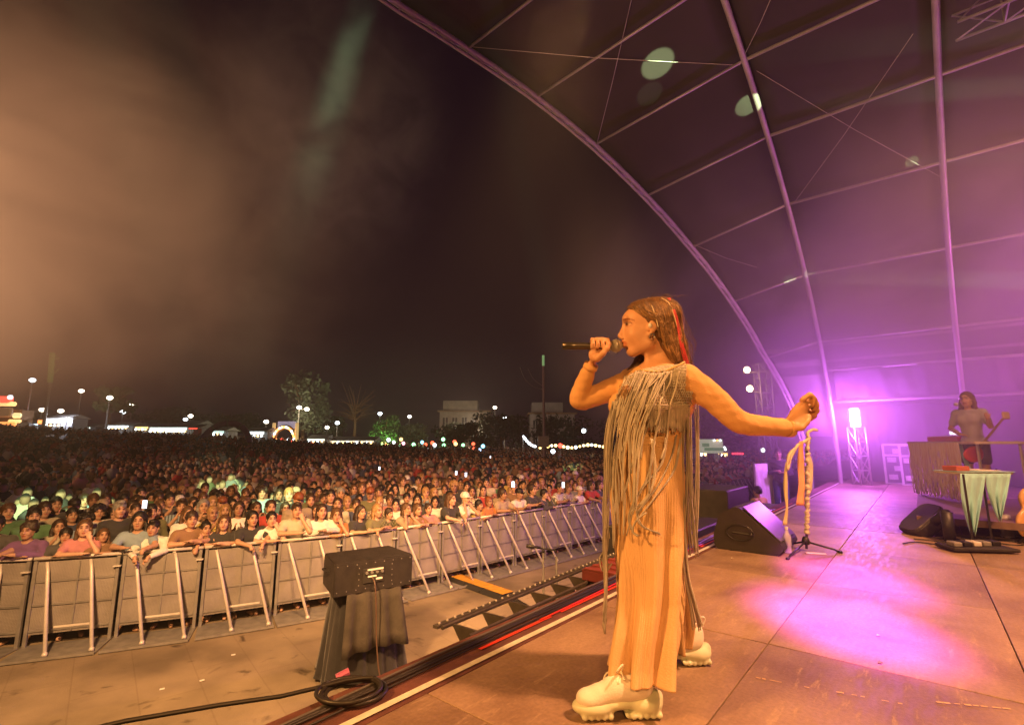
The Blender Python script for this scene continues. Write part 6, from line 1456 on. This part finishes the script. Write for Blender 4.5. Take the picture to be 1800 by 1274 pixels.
# ================================================================== BEYOND THE CROWD
def gz(v): return terr(v[0], v[1])
lampm = emis('lamp_glow', (1.0, .86, .66), 9); lampw = emis('white_glow', (.85, .95, 1.0), 8)
for i, (px, py, y, dbl) in enumerate(((57, 668, 60, 0), (143, 687, 70, 0), (193, 699, 62, 0), (216, 724, 70, 0), (232, 711, 80, 0), (335, 731, 75, 0), (326, 737, 82, 0), (468, 741, 72, 0), (526, 716, 70, 1), (593, 743, 75, 0), (575, 751, 80, 0), (586, 737, 88, 0), (668, 727, 78, 0), (720, 732, 84, 0), (870, 716, 85, 0), (887, 734, 80, 0), (74, 720, 66, 0), (107, 722, 66, 0))):
    p = aty(px, py, y); g0 = gz(p); t = thing('street_lamp', 'x', 'street lamp', (p.x, p.y, g0), 'street lamps beyond the crowd'); mb = MB(); mb.tube([(p.x, p.y, g0), (p.x, p.y, p.z - .2)], [.12, .07], 6); mb.build('pole', M['dull_steel'], t)
    t['label'] = ['tall', 'slim', 'pale', 'distant'][i % 4] + ' lit street lamp, %s from left beyond the crowd' % ordn(1 + sorted(q[0] for q in ((57,), (143,), (193,), (216,), (232,), (335,), (326,), (468,), (526,), (593,), (575,), (586,), (668,), (720,), (870,), (887,), (74,), (107,))).index(px))
    for k in range(2 if dbl else 1):
        c_ = Vector((p.x + k * 1.1, p.y, p.z - k * .25)); mb = MB(); mb.sphere(c_, (.34, .34, .26), 10, 6); mb.build('lamp_head', lampm if i % 3 else lampw, t, smooth=True)
        if dbl: mb = MB(); mb.tube([(p.x, p.y, p.z - .25), c_], .05, 5); mb.build('arm', M['dull_steel'], t)
lamp('street_glow', 'POINT', aty(530, 722, 68), 1100, (1, .8, .5), None, .5)
lamp('street_glow', 'POINT', aty(675, 790, 68), 1500, (.55, 1, .35), None, .5)
lamp('street_glow', 'POINT', aty(120, 735, 60), 1500, (.9, .9, 1), None, .5)
lamp('street_glow', 'POINT', aty(830, 740, 74), 2500, (1, .75, .5), None, .5)
# stalls and rides
sc_m = {}
def glow(c, s):
    k = (c, s)
    if k not in sc_m: sc_m[k] = emis('sign_glow', c, s)
    return sc_m[k]
W_, BL_, RD, OR, GR, GO = (.85, .95, 1), (.45, .65, 1), (1, .07, .04), (1, .32, .08), (.35, 1, .45), (1, .62, .22)
def stall(x0, x1, yt, yb, y, fc, label, fs=3.0, bulbs=0, roofc=(.3, .3, .3), name='market_stall', cat='stall', panel=None):
    a_, b_ = aty(x0, yt, y), aty(x1, yt, y); w_ = b_.x - a_.x; h_ = (yb - yt) / F_PX * y; g0 = terr((a_.x + b_.x) / 2, y); cx_ = (a_.x + b_.x) / 2; zt_ = a_.z; t = thing(name, label, cat, (cx_, y, g0))
    mb = MB(); mb.extrude([(a_.x - .2, y - .8, zt_), (a_.x - .2, y + 1, zt_ + .5), (a_.x - .2, y + 2.6, zt_)], (w_ + .4, 0, 0)); mb.build('roof', mat('stall_roof', roofc, .8), t)
    mb = MB(); mb.box((cx_, y - .78, zt_ - h_ * .3), (w_, .08, h_ * .5)); mb.build('fascia', glow(fc, fs), t)
    mb = MB(); mb.box((cx_, y + 1.2, (zt_ + g0) / 2), (w_, 2.2, zt_ - g0 - .1)); mb.build('cabin', panel or mat('stall_wall', (.25, .25, .28), .7), t)
    for sx in (-1, 1): mb = MB(); mb.tube([(cx_ + sx * w_ / 2, y - .7, g0), (cx_ + sx * w_ / 2, y - .7, zt_)], .05, 5); mb.build('post', M['dull_steel'], t)
    for k in range(bulbs): mb = MB(); mb.sphere((a_.x + w_ * (k + .5) / bulbs, y - .9, zt_ - h_ * .8), .13, 8, 5); mb.build('bulb', glow(GO if k % 2 else W_, 6), t)
    return t
stall(28, 78, 745, 751, 62, (.6, .85, 1), 'long blue-white lit stall at far left beyond the crowd', 3.5)
stall(78, 90, 738, 751, 60, OR, 'small orange lit kiosk beside the white stall', 3)
stall(92, 127, 735, 751, 60, W_, 'bright white stall with stripes right of the orange kiosk', 2.2, 5)
stall(156, 167, 751, 755, 64, (.8, 1, .95), 'tiny pale lit kiosk', 3)
stall(199, 234, 748, 753, 64, (.8, .95, 1), 'low white lit stall between two street lamps', 2.2, 6)
stall(246, 268, 750, 756, 64, GO, 'warm lit stall left of the long bulb-lined stall', 2, 4)
stall(272, 336, 751, 760, 60, (.8, 1, .9), 'long stall lined with a row of bulbs', 1.6, 14)
stall(325, 354, 745, 757, 66, (.7, .85, 1), 'stall with a bluish sign behind the bulb-lined stall', 1.6, 4)
stall(340, 354, 752, 756, 58, RD, 'small stall with a red sign', 2.5)
stall(366, 400, 757, 765, 62, (.7, 1, .9), 'dim greenish stall seen under the inflatable arch', .9, 5)
stall(438, 470, 758, 768, 60, (.85, 1, .95), 'white stall right of the inflatable arch', 1.6, 5)
stall(545, 575, 771, 777, 60, (.9, 1, .85), 'low white awning below the double lamp', 1.4, 4)
stall(578, 660, 774, 779, 62, (1, .95, .75), 'long low pale awning left of the round tree', .8, 10)
stall(20, 30, 748, 752, 58, GO, 'tiny warm kiosk at the foot of the ride', 3)
# ride at the far left edge
p = aty(6, 720, 58); t = thing('fairground_ride', 'red and gold fairground ride at the far left edge', 'ride', (p.x, p.y, gz(p)))
for k, (x, y, w_, h_, c, s) in enumerate(((4, 703, 2.4, .9, RD, 3), (2, 711, 2.0, .35, GO, 2), (22, 710, .8, .5, GO, 2.5), (18, 698, .5, .5, W_, 3), (5, 725, 2.2, 1.1, (.3, .15, .06), .5), (30, 730, .9, .6, (1, .8, .35), 1.6), (26, 740, 1.4, .4, GO, 2), (8, 745, 2.6, .5, OR, 2.2))):
    q = aty(x, y, 57.5 - .1 * k); mb = MB(); mb.box(q, (w_, .5, h_), 0, .15); mb.build('light_panel', glow(c, s), t)
mb = MB(); mb.box((p.x - .5, p.y + 1, (p.z + gz(p)) / 2), (5, 1.5, p.z - gz(p))); mb.build('frame', M['wood'], t)
# bulb-trimmed gate of the funfair
p = aty(501, 760, 62); g0 = gz(p); t = thing('funfair_gate', 'arched funfair gate outlined in gold and red bulbs', 'gate', (p.x, p.y, g0)); k_ = 62 / F_PX
mb = MB(); mb.tube([(p.x + 19 * k_ * math.cos(a), p.y, p.z - 1.2 + 26 * k_ * math.sin(a)) for a in np.linspace(-.3, math.pi + .3, 24)], .3, 8); mb.build('arch', mat('gate_paint', (.5, .3, .12), .5), t, smooth=True)
mb = MB(); mb.box((p.x, p.y + .4, p.z + .95), (30 * k_, .4, .9)); mb.build('sign_board', glow((.5, .45, .6), .5), t)
for sx in (-1, 1): mb = MB(); mb.tube([(p.x + sx * 20 * k_, p.y, g0), (p.x + sx * 20 * k_, p.y, p.z + 1.2)], [.35, .2], 8); mb.build('pillar', glow(GO, .6), t)
for k in range(17): a = math.pi * k / 16; mb = MB(); mb.sphere((p.x + 19 * k_ * math.cos(a), p.y - .35, p.z - 1.2 + 26 * k_ * math.sin(a)), .15, 6, 5); mb.build('bulb', glow([GO, W_, OR][k % 3], 5), t)
for k in range(6): mb = MB(); mb.sphere((p.x + (-14 + 5.5 * k) * k_, p.y - .2, p.z - .9 - .3 * (k % 2)), .2, 6, 5); mb.build('bulb', glow([OR, W_, RD][k % 3], 3), t)
# inflatable arch over the crowd
p = aty(391, 790, 48); t = thing('inflatable_arch', 'dark purple inflatable arch standing over the far crowd', 'arch', (p.x, p.y, gz(p))); k_ = 48 / F_PX
mb = MB(); mb.tube([(p.x + 45 * k_ * math.cos(a), p.y + .8 * math.sin(a), gz(p) + .1 + (p.z - gz(p) + 44 * k_) * max(0, math.sin(a)) ** .8) for a in np.linspace(0, math.pi, 30)], .28, 10); mb.build('tube', mat('inflatable', (.26, .12, .22), .5), t, smooth=True)
for k in range(5): a = .5 + k * .55; mb = MB(); mb.tube([(p.x + 45 * k_ * math.cos(a + d_), p.y + .8 * math.sin(a), gz(p) + .1 + (p.z - gz(p) + 44 * k_) * max(0, math.sin(a + d_)) ** .8) for d_ in (-.03, 0, .03)], .31, 10); mb.build('band', M['dull_steel'], t, smooth=True)
# coloured lanterns and strings of bulbs
for i, (px, py, c) in enumerate(((683, 773, 'w'), (692, 777, 'w'), (705, 772, 'y'), (709, 779, 'p'), (727, 781, 'g'), (742, 777, 'c'), (748, 781, 'r'), (760, 778, 'r'), (764, 782, 'w'), (779, 772, 'g'), (780, 782, 'g'), (784, 795, 'w'), (799, 776, 'r'), (801, 780, 'y'), (814, 782, 'g'), (832, 780, 'r'), (833, 789, 'r'), (843, 791, 'b'), (849, 784, 'c'), (862, 802, 'b'), (751, 790, 'w'))):
    p = aty(px, py, 56 + (i * 7) % 9); g0 = gz(p); nm = {'w': 'white', 'y': 'yellow', 'p': 'pink', 'g': 'green', 'c': 'cyan', 'r': 'red', 'b': 'blue'}[c]; cc_ = {'w': W_, 'y': GO, 'p': (1, .4, .5), 'g': GR, 'c': (.3, .8, 1), 'r': (1, .12, .05), 'b': BL_}[c]
    t = thing('lantern', '%s lantern on a pole, %s of the lanterns from left' % (nm, ordn(i + 1)), 'lantern', (p.x, p.y, g0), 'coloured lanterns beyond the crowd'); mb = MB(); mb.tube([(p.x, p.y, g0), (p.x, p.y, p.z)], .03, 4); mb.build('pole', M['dull_steel'], t)
    mb = MB(); mb.sphere(p, .22, 8, 6); mb.build('globe', glow(cc_, 3.5), t, smooth=True)
def bulbstring(pts, n, c, label, y, r=.12, s=5):
    P_ = [aty(a, b, y) for a, b in pts]; t = thing('light_string', label, 'string lights', (P_[0].x, P_[0].y, gz(P_[0]))); mb = MB(); sp_ = smooth_path(P_, 8); mb.tube(sp_, .02, 4)
    for e in (P_[0], P_[-1]): mb.tube([(e.x, e.y, gz(e)), e], .05, 5)
    mb.build('wire', M['dull_steel'], t); bb = []
    for k in range(n):
        u = (k + .5) / n * (len(sp_) - 1); i = int(u); q = sp_[i].lerp(sp_[min(i + 1, len(sp_) - 1)], u - i); mb = MB(); mb.sphere(q - Vector((0, 0, .1)), r * (1 + .5 * ((k * 37) % 5) / 5), 6, 5); mb.build('bulb', glow(c[k % len(c)], s), t)
bulbstring(((919, 764), (926, 773), (934, 780), (942, 783)), 14, (W_,), 'curved string of white bulbs beside the tall pole', 50, .10, 5)
bulbstring(((946, 786), (975, 781), (1005, 785), (1035, 780), (1064, 784)), 17, (GO, W_, GO, (1, .8, .5)), 'long string of warm bulbs left of the singer', 52, .13, 5)
bulbstring(((1205, 790), (1225, 784), (1250, 788), (1280, 783)), 7, (W_, GO), 'string of bulbs right of the singer', 46, .09, 4)
for (px, py, c, lab) in ((972, 793, W_, 'slanted white tube light among the bulbs'), (985, 783, RD, 'single red light below the warm bulbs'), (1026, 757, W_, 'small white light above the warm bulbs'), (1273, 790, W_, 'round white lamp right of the white billboard'), (1341, 791, W_, 'round white lamp beyond the side screen'), (1367, 797, GO, 'warm lamp beyond the side screen')):
    p = aty(px, py, 44); t = thing('lamp_post', lab, 'lamp', (p.x, p.y, gz(p))); mb = MB(); mb.tube([(p.x, p.y, gz(p)), p], .04, 5); mb.build('pole', M['dull_steel'], t); mb = MB(); mb.sphere(p, .2, 8, 6); mb.build('lamp_head', glow(c, 5), t)
# tall pole with faintly glowing green head
p = aty(955, 640, 40); g0 = gz(p); t = thing('mast', 'tall slim mast with a faintly glowing green head left of the singer', 'mast', (p.x, p.y, g0)); mb = MB(); mb.tube([(p.x, p.y, g0), p], [.14, .09], 8); mb.build('pole', mat('mast_paint', (.22, .16, .2), .6), t)
mb = MB(); mb.box((p.x, p.y, p.z + .3), (.2, .2, .9), 0, .03); mb.build('head', mat('green_head', (.25, .45, .2), .5, emit=(.5, 1, .4), estr=.25), t)  # faint green glow set in the head's material, without a lamp
mb = MB(); q = aty(955, 776, 40); mb.box((q.x, q.y, q.z), (.9, .5, .9), 0, .03); mb.build('box', M['dull_steel'], t)
mb = MB(); mb.tube(smooth_path([aty(914, 645, 40), aty(922, 665, 40), aty(935, 678, 40), aty(953, 684, 40)]), .035, 4); mb.tube(smooth_path([aty(928, 648, 40), aty(938, 666, 40), aty(953, 678, 40)]), .03, 4); mb.build('cable', M['dull_steel'], t)
# lattice mast at far left, its green light put into colour and glow
p = aty(88, 672, 58); g0 = gz(p); t = thing('lattice_mast', 'lattice mast at far left, green light painted into its head', 'mast', (p.x, p.y, g0)); gm_ = mat('painted_green_light', (.22, .34, .10), .6, emit=(.45, .7, .15), estr=.10)
top_ = aty(92, 620, 58); mb = MB(); mb.tube([(p.x, p.y, g0), (p.x, p.y, p.z)], .18, 6); mb.build('pole', M['dull_steel'], t); mb = MB(); mb.tube([p, top_], .28, 6); mb.build('head', gm_, t)
mb = MB(); mb.tube([top_, aty(104, 630, 58)], .06, 4); mb.tube([aty(104, 630, 58), aty(90, 632, 58)], .05, 4); mb.tube([aty(89, 662, 58), aty(104, 648, 58)], .06, 4); mb.tube([aty(90, 650, 58), aty(98, 640, 58)], .05, 4); mb.build('strut', gm_, t)
# houses
def house(x0, x1, yt, y, zt_roof, label, rows, wall=(.42, .34, .28)):
    a_, b_ = aty(x0, yt, y), aty(x1, yt, y); w_ = b_.x - a_.x; g0 = terr(a_.x, y); cx_ = (a_.x + b_.x) / 2; H_ = a_.z - g0; t = thing('house', label, 'house', (cx_, y, g0)); wm = mat('house_wall', wall, .9, 0, .15, 1)
    mb = MB(); mb.box((cx_, y + 4, g0 + H_ / 2), (w_, 8, H_)); mb.build('wall', wm, t); mb = MB(); mb.box((cx_, y + 4, g0 + H_ + .15), (w_ + .8, 8.8, .3)); mb.build('roof', M['wood'], t)
    mb = MB(); mb.box((cx_ - w_ * .1, y + 4, g0 + H_ + 1.2), (w_ * .7, 6, 2.0)); mb.build('attic', wm, t)
    for r_ in range(rows):
        for k in range(5):
            x = a_.x + w_ * (k + .6) / 5.2; z = g0 + H_ - 1.8 - 3 * r_; mb = MB(); mb.box((x, y - .02, z), (w_ * .10, .1, 1.5)); wn = mb.build('window', mat('dark_glass', (.02, .02, .025), .1), t); mb = MB(); mb.box((x, y - .10, z - .82), (w_ * .13, .12, .1)); mb.build('sill', wm, wn)
            mb = MB(); mb.box((x, y - .09, z), (.06, .06, 1.5)); mb.build('frame', M['white_paint'], wn)
    mb = MB(); mb.box((cx_, y - .6, g0 + H_ - 2.75), (w_ * .9, 1.2, .15)); mb.build('balcony', wm, t)
    for k in range(7): mb = MB(); mb.box((cx_ - w_ * .42 + w_ * .14 * k, y - 1.15, g0 + H_ - 2.3), (.06, .06, .8)); mb.build('baluster', M['dull_steel'], t)
house(773, 860, 724, 92, 0, 'pale two-storey house with dark windows beyond the crowd', 3); house(932, 1010, 728, 88, 0, 'dim pale house behind the tall mast', 3, (.36, .30, .30))
# trees
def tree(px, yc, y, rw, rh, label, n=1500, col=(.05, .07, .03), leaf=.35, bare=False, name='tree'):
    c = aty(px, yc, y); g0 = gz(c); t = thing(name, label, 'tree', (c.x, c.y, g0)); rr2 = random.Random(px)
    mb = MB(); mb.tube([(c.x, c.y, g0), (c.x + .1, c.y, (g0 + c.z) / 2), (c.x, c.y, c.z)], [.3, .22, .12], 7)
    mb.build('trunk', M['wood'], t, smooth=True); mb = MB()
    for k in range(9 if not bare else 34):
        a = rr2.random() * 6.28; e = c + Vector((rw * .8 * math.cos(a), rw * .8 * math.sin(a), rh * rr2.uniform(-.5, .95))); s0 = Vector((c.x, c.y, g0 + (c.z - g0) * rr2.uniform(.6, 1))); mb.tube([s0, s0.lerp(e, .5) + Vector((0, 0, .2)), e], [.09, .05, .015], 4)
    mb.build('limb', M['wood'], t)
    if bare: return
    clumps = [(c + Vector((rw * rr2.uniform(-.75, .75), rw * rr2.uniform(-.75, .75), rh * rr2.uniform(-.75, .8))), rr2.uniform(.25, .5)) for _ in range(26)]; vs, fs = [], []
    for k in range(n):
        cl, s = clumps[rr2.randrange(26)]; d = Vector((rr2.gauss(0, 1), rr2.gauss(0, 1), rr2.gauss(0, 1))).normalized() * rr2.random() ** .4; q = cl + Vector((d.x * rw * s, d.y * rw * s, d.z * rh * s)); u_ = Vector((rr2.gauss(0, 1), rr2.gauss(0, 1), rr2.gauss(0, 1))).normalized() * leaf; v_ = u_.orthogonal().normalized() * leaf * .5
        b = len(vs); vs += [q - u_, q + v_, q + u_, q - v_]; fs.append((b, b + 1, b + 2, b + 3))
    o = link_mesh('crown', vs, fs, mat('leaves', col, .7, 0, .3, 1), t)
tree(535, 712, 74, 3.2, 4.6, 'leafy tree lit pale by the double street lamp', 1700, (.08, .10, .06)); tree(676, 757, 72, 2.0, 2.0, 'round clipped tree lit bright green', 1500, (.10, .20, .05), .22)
tree(625, 712, 80, 4.0, 4.4, 'bare dark tree left of the round green tree', bare=True); tree(810, 765, 70, 3.6, 1.8, 'dark low tree in front of the pale house'); tree(880, 760, 72, 4.0, 2.6, 'dark broad tree between the two houses')
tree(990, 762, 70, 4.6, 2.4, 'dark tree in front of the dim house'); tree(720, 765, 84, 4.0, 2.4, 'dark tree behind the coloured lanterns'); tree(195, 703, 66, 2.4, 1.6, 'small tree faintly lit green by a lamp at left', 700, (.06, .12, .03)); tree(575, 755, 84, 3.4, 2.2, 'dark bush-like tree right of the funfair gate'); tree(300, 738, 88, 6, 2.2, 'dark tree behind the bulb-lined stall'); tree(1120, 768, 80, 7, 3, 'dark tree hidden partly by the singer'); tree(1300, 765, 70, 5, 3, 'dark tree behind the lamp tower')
tree(410, 745, 90, 6, 2, 'dark tree behind the inflatable arch'); tree(60, 740, 84, 5, 1.8, 'dark tree behind the long blue-white stall')
# white billboard, red sign, lamp tower on the right
p = aty(1248, 784, 42); t = thing('billboard', 'pale green and white lit billboard right of the singer', 'billboard', (p.x, p.y, gz(p))); k_ = 42 / F_PX
mb = MB(); mb.box(p, (44 * k_, .2, 24 * k_), 0, .02); mb.build('board', mat('board_white', (.6, .62, .5), .6, 0, .1, 1, emit=(.62, .75, .50), estr=.42), t)
mb = MB(); mb.box((p.x + .3, p.y - .12, p.z - .25), (34 * k_, .03, 5 * k_)); mb.box((p.x - .4, p.y - .12, p.z + .1), (12 * k_, .03, 6 * k_)); mb.build('printed_band', mat('board_green', (.15, .4, .15), .6, emit=(.2, .5, .2), estr=.3), t)
for k in range(3): mb = MB(); mb.sphere((p.x + .3 + .25 * k, p.y - .25, p.z + 10 * k_), .09, 6, 5); mb.build('lamp_head', glow(OR if k == 1 else W_, 4), t)
for sx in (-1, 1): mb = MB(); mb.tube([(p.x + sx * 18 * k_, p.y + .15, gz(p)), (p.x + sx * 18 * k_, p.y + .15, p.z)], .08, 6); mb.build('post', M['dull_steel'], t)
p = aty(1296, 797, 42); t = thing('red_sign', 'small glowing red sign right of the billboard', 'sign', (p.x, p.y, gz(p))); mb = MB(); mb.box(p, (24 * k_, .12, 5.5 * k_), 0, .04); mb.build('board', M['black'], t)
mb = MB()
for k in range(5): mb.box((p.x + (-8.5 + 4.2 * k) * k_, p.y - .09, p.z), (3 * k_, .05, 3.6 * k_), 0, .05)
mb.build('lettering', glow((1, .05, .08), 3), t); mb = MB(); mb.tube([(p.x, p.y + .1, gz(p)), (p.x, p.y + .1, p.z)], .06, 6); mb.build('post', M['dull_steel'], t)
stall(1222, 1236, 793, 799, 44, (.8, .95, 1), 'small lit stall under the billboard', 1.5, 2); stall(1256, 1272, 795, 801, 44, GO, 'small warm stall right of the billboard post', 1.2, 2)
tb0 = aty(1352, 800, 21); tt = box_truss('lamp_tower', (tb0.x, tb0.y, 0), (tb0.x, tb0.y, aty(1352, 640, 21).z), .5, 'lattice lamp tower beyond the right end of the pit', seg=.6, r=.03, cat='lamp tower', mat_=mat('tower_paint', (.16, .16, .22), .5))
mb = MB(); e1 = aty(1306, 655, 21); mb.tube([aty(1352, 652, 21), e1], .04, 6); mb.tube([aty(1352, 690, 21), aty(1312, 688, 21)], .04, 6); mb.tube([aty(1352, 645, 21), aty(1395, 662, 21)], .04, 6); mb.build('arm', M['dull_steel'], tt)
for px, py, lab in ((1313, 650, 'upper round warm floodlight on the lamp tower'), (1318, 683, 'lower round warm floodlight on the lamp tower')):
    p = aty(px, py, 20.9); t = thing('floodlight', lab, 'floodlight', p); mb = MB(); mb.lathe(p + Vector((.05, .30, 0)), p, [(0, .06), (.5, .13), (1, .17)], 14); mb.build('housing', M['black'], t, smooth=True); dr = (Vector((0, 0, CZ)) - p).normalized()
    mb = MB(); mb.sphere(p + dr * .02, (.14, .10, .14), 14, 10); mb.build('lens', emis('flood_face', (1, .78, .42), 14), t, smooth=True); lamp('flood_glow', 'POINT', p + dr * .35, 70, (1, .6, .2), None, .05)
# phones held up in the crowd
for i, (px, py) in enumerate(((255, 886), (562, 795), (596, 795), (802, 831), (819, 834), (902, 851), (862, 803), (990, 852), (667, 823))):
    p = at(px, py, 1.86 + (.15 if py < 810 else 0)); p = Vector((p.x, p.y, p.z + terr(p.x, p.y))) if 0 else p
    t = thing('phone', 'glowing phone held up in the crowd, %s of the phones from left' % ordn(1 + sorted((255, 562, 596, 802, 819, 902, 862, 990, 667)).index(px)), 'phone', p, 'phones held up in the crowd'); mb = MB(); mb.box(p, (.075, .012, .14), .3, .004); mb.build('case', M['black'], t)
    mb = MB(); mb.box(p + Vector((0, -.009, 0)), (.064, .005, .125), .3); mb.build('screen', glow((.75, .85, 1), 3 if i != 5 else 9), t)
# pale green moving heads glancing off the roof
for (a_, b_, w_) in (((1160, 112), 2.5, 34000), ((1318, 185), 1.9, 26000), ((1607, 284), 1.0, 30000), ((1388, 492), 1.1, 30000), ((1422, 480), .9, 24000), ((1145, 165), 2.0, 2500)):
    ss, tt_, zz = tunnel(*a_); lamp('green_beam', 'SPOT', S(2.0, -4.5, 2.3), w_, (.72, 1, .5), S(ss, tt_, zz), .01, b_, .35)
# ================================================================== AIR
def haze_box(name, lo, hi, dens, color, aniso=.25, noise_s=None, kind='stuff', label=None, cut=(.42, .75), stretch=(1, 1, 1), rough=.6):
    mb = MB(); c = [(a + b) / 2 for a, b in zip(lo, hi)]; mb.box(c, [b - a for a, b in zip(lo, hi)])
    m = bpy.data.materials.new(name); m.use_nodes = True; nt = m.node_tree; nt.nodes.remove(nt.nodes['Principled BSDF'])
    pv_ = nt.nodes.new('ShaderNodeVolumePrincipled'); pv_.inputs['Color'].default_value = (*color, 1); pv_.inputs['Density'].default_value = dens; pv_.inputs['Anisotropy'].default_value = aniso
    nt.links.new(pv_.outputs[0], nt.nodes['Material Output'].inputs['Volume'])
    if noise_s:
        tc = nt.nodes.new('ShaderNodeTexCoord'); mp = nt.nodes.new('ShaderNodeMapping'); mp.inputs['Scale'].default_value = stretch
        n = nt.nodes.new('ShaderNodeTexNoise'); n.inputs['Scale'].default_value = noise_s; n.inputs['Detail'].default_value = 2.5; n.inputs['Roughness'].default_value = rough
        r = nt.nodes.new('ShaderNodeMapRange'); r.inputs['From Min'].default_value = cut[0]; r.inputs['From Max'].default_value = cut[1]; r.inputs['To Max'].default_value = dens
        nt.links.new(tc.outputs['Object'], mp.inputs[0]); nt.links.new(mp.outputs[0], n.inputs[0]); nt.links.new(n.outputs[0], r.inputs[0]); nt.links.new(r.outputs[0], pv_.inputs['Density'])
    o = mb.build(name, m); o['kind'] = kind
    if label: o['label'] = label
    return o, m
haze_box('haze', (-200, -35, -1), (200, 240, 15.5), .0020, (.9, .86, .85))
def smoke(c, r, dens, color, ns, label, cut=(.38, .72), stretch=(1, 1, 1), seed=0.0, rot=0.0, aniso=.2):
    """a drifting bank of stage smoke: noise thinned out towards the edge of an ellipsoid"""
    mb = MB(); mb.box((0, 0, 0), (2 * r[0], 2 * r[1], 2 * r[2]))
    m = bpy.data.materials.new('smoke'); m.use_nodes = True; nt = m.node_tree; N = nt.nodes; L = nt.links; N.remove(N['Principled BSDF'])
    p = N.new('ShaderNodeVolumePrincipled'); p.inputs['Color'].default_value = (*color, 1); p.inputs['Anisotropy'].default_value = aniso; L.new(p.outputs[0], N['Material Output'].inputs['Volume'])
    tc = N.new('ShaderNodeTexCoord'); mp = N.new('ShaderNodeMapping'); mp.inputs['Scale'].default_value = stretch; mp.inputs['Location'].default_value = (seed, seed * 2, seed * 3); L.new(tc.outputs['Object'], mp.inputs[0])
    n = N.new('ShaderNodeTexNoise'); n.inputs['Scale'].default_value = ns; n.inputs['Detail'].default_value = 4.5; n.inputs['Roughness'].default_value = .6; n.inputs['Distortion'].default_value = 1.0; L.new(mp.outputs[0], n.inputs[0])
    q = N.new('ShaderNodeMapRange'); q.inputs['From Min'].default_value = cut[0]; q.inputs['From Max'].default_value = cut[1]; L.new(n.outputs[0], q.inputs[0])
    s1 = N.new('ShaderNodeVectorMath'); s1.operation = 'MULTIPLY'; s1.inputs[1].default_value = (1 / r[0], 1 / r[1], 1 / r[2]); L.new(tc.outputs['Object'], s1.inputs[0])
    ln = N.new('ShaderNodeVectorMath'); ln.operation = 'LENGTH'; L.new(s1.outputs[0], ln.inputs[0])
    f = N.new('ShaderNodeMapRange'); f.interpolation_type = 'SMOOTHSTEP'; f.inputs['From Min'].default_value = 1; f.inputs['From Max'].default_value = .25; L.new(ln.outputs['Value'], f.inputs[0])
    a = N.new('ShaderNodeMath'); a.operation = 'MULTIPLY'; L.new(q.outputs[0], a.inputs[0]); L.new(f.outputs[0], a.inputs[1])
    b = N.new('ShaderNodeMath'); b.operation = 'MULTIPLY'; b.inputs[1].default_value = dens; L.new(a.outputs[0], b.inputs[0]); L.new(b.outputs[0], p.inputs['Density'])
    o = mb.build('smoke', m, local=True); o.location = c; o.rotation_euler = (0, 0, rot); tag(o, label, None, None, 'stuff'); return o
smoke((-18.5, 17, 11.0), (15.5, 10, 10.5), .22, (.95, .85, .75), .16, 'warm lit smoke drifting at upper left', (.35, .76), seed=3)
q_ = aty(575, 205, 13); smoke(q_, (4.2, 4.0, 5.2), .26, (.9, .9, .85), .55, 'pale green lit smoke in the beam above the crowd', (.38, .68), seed=5)
c_ = S(12.2, -1.4, 4.7); smoke(c_, (9.2, 6.8, 4.3), .42, (.95, .85, .95), .30, 'magenta lit smoke under the roof at right', (.36, .75), seed=8, rot=R(20))
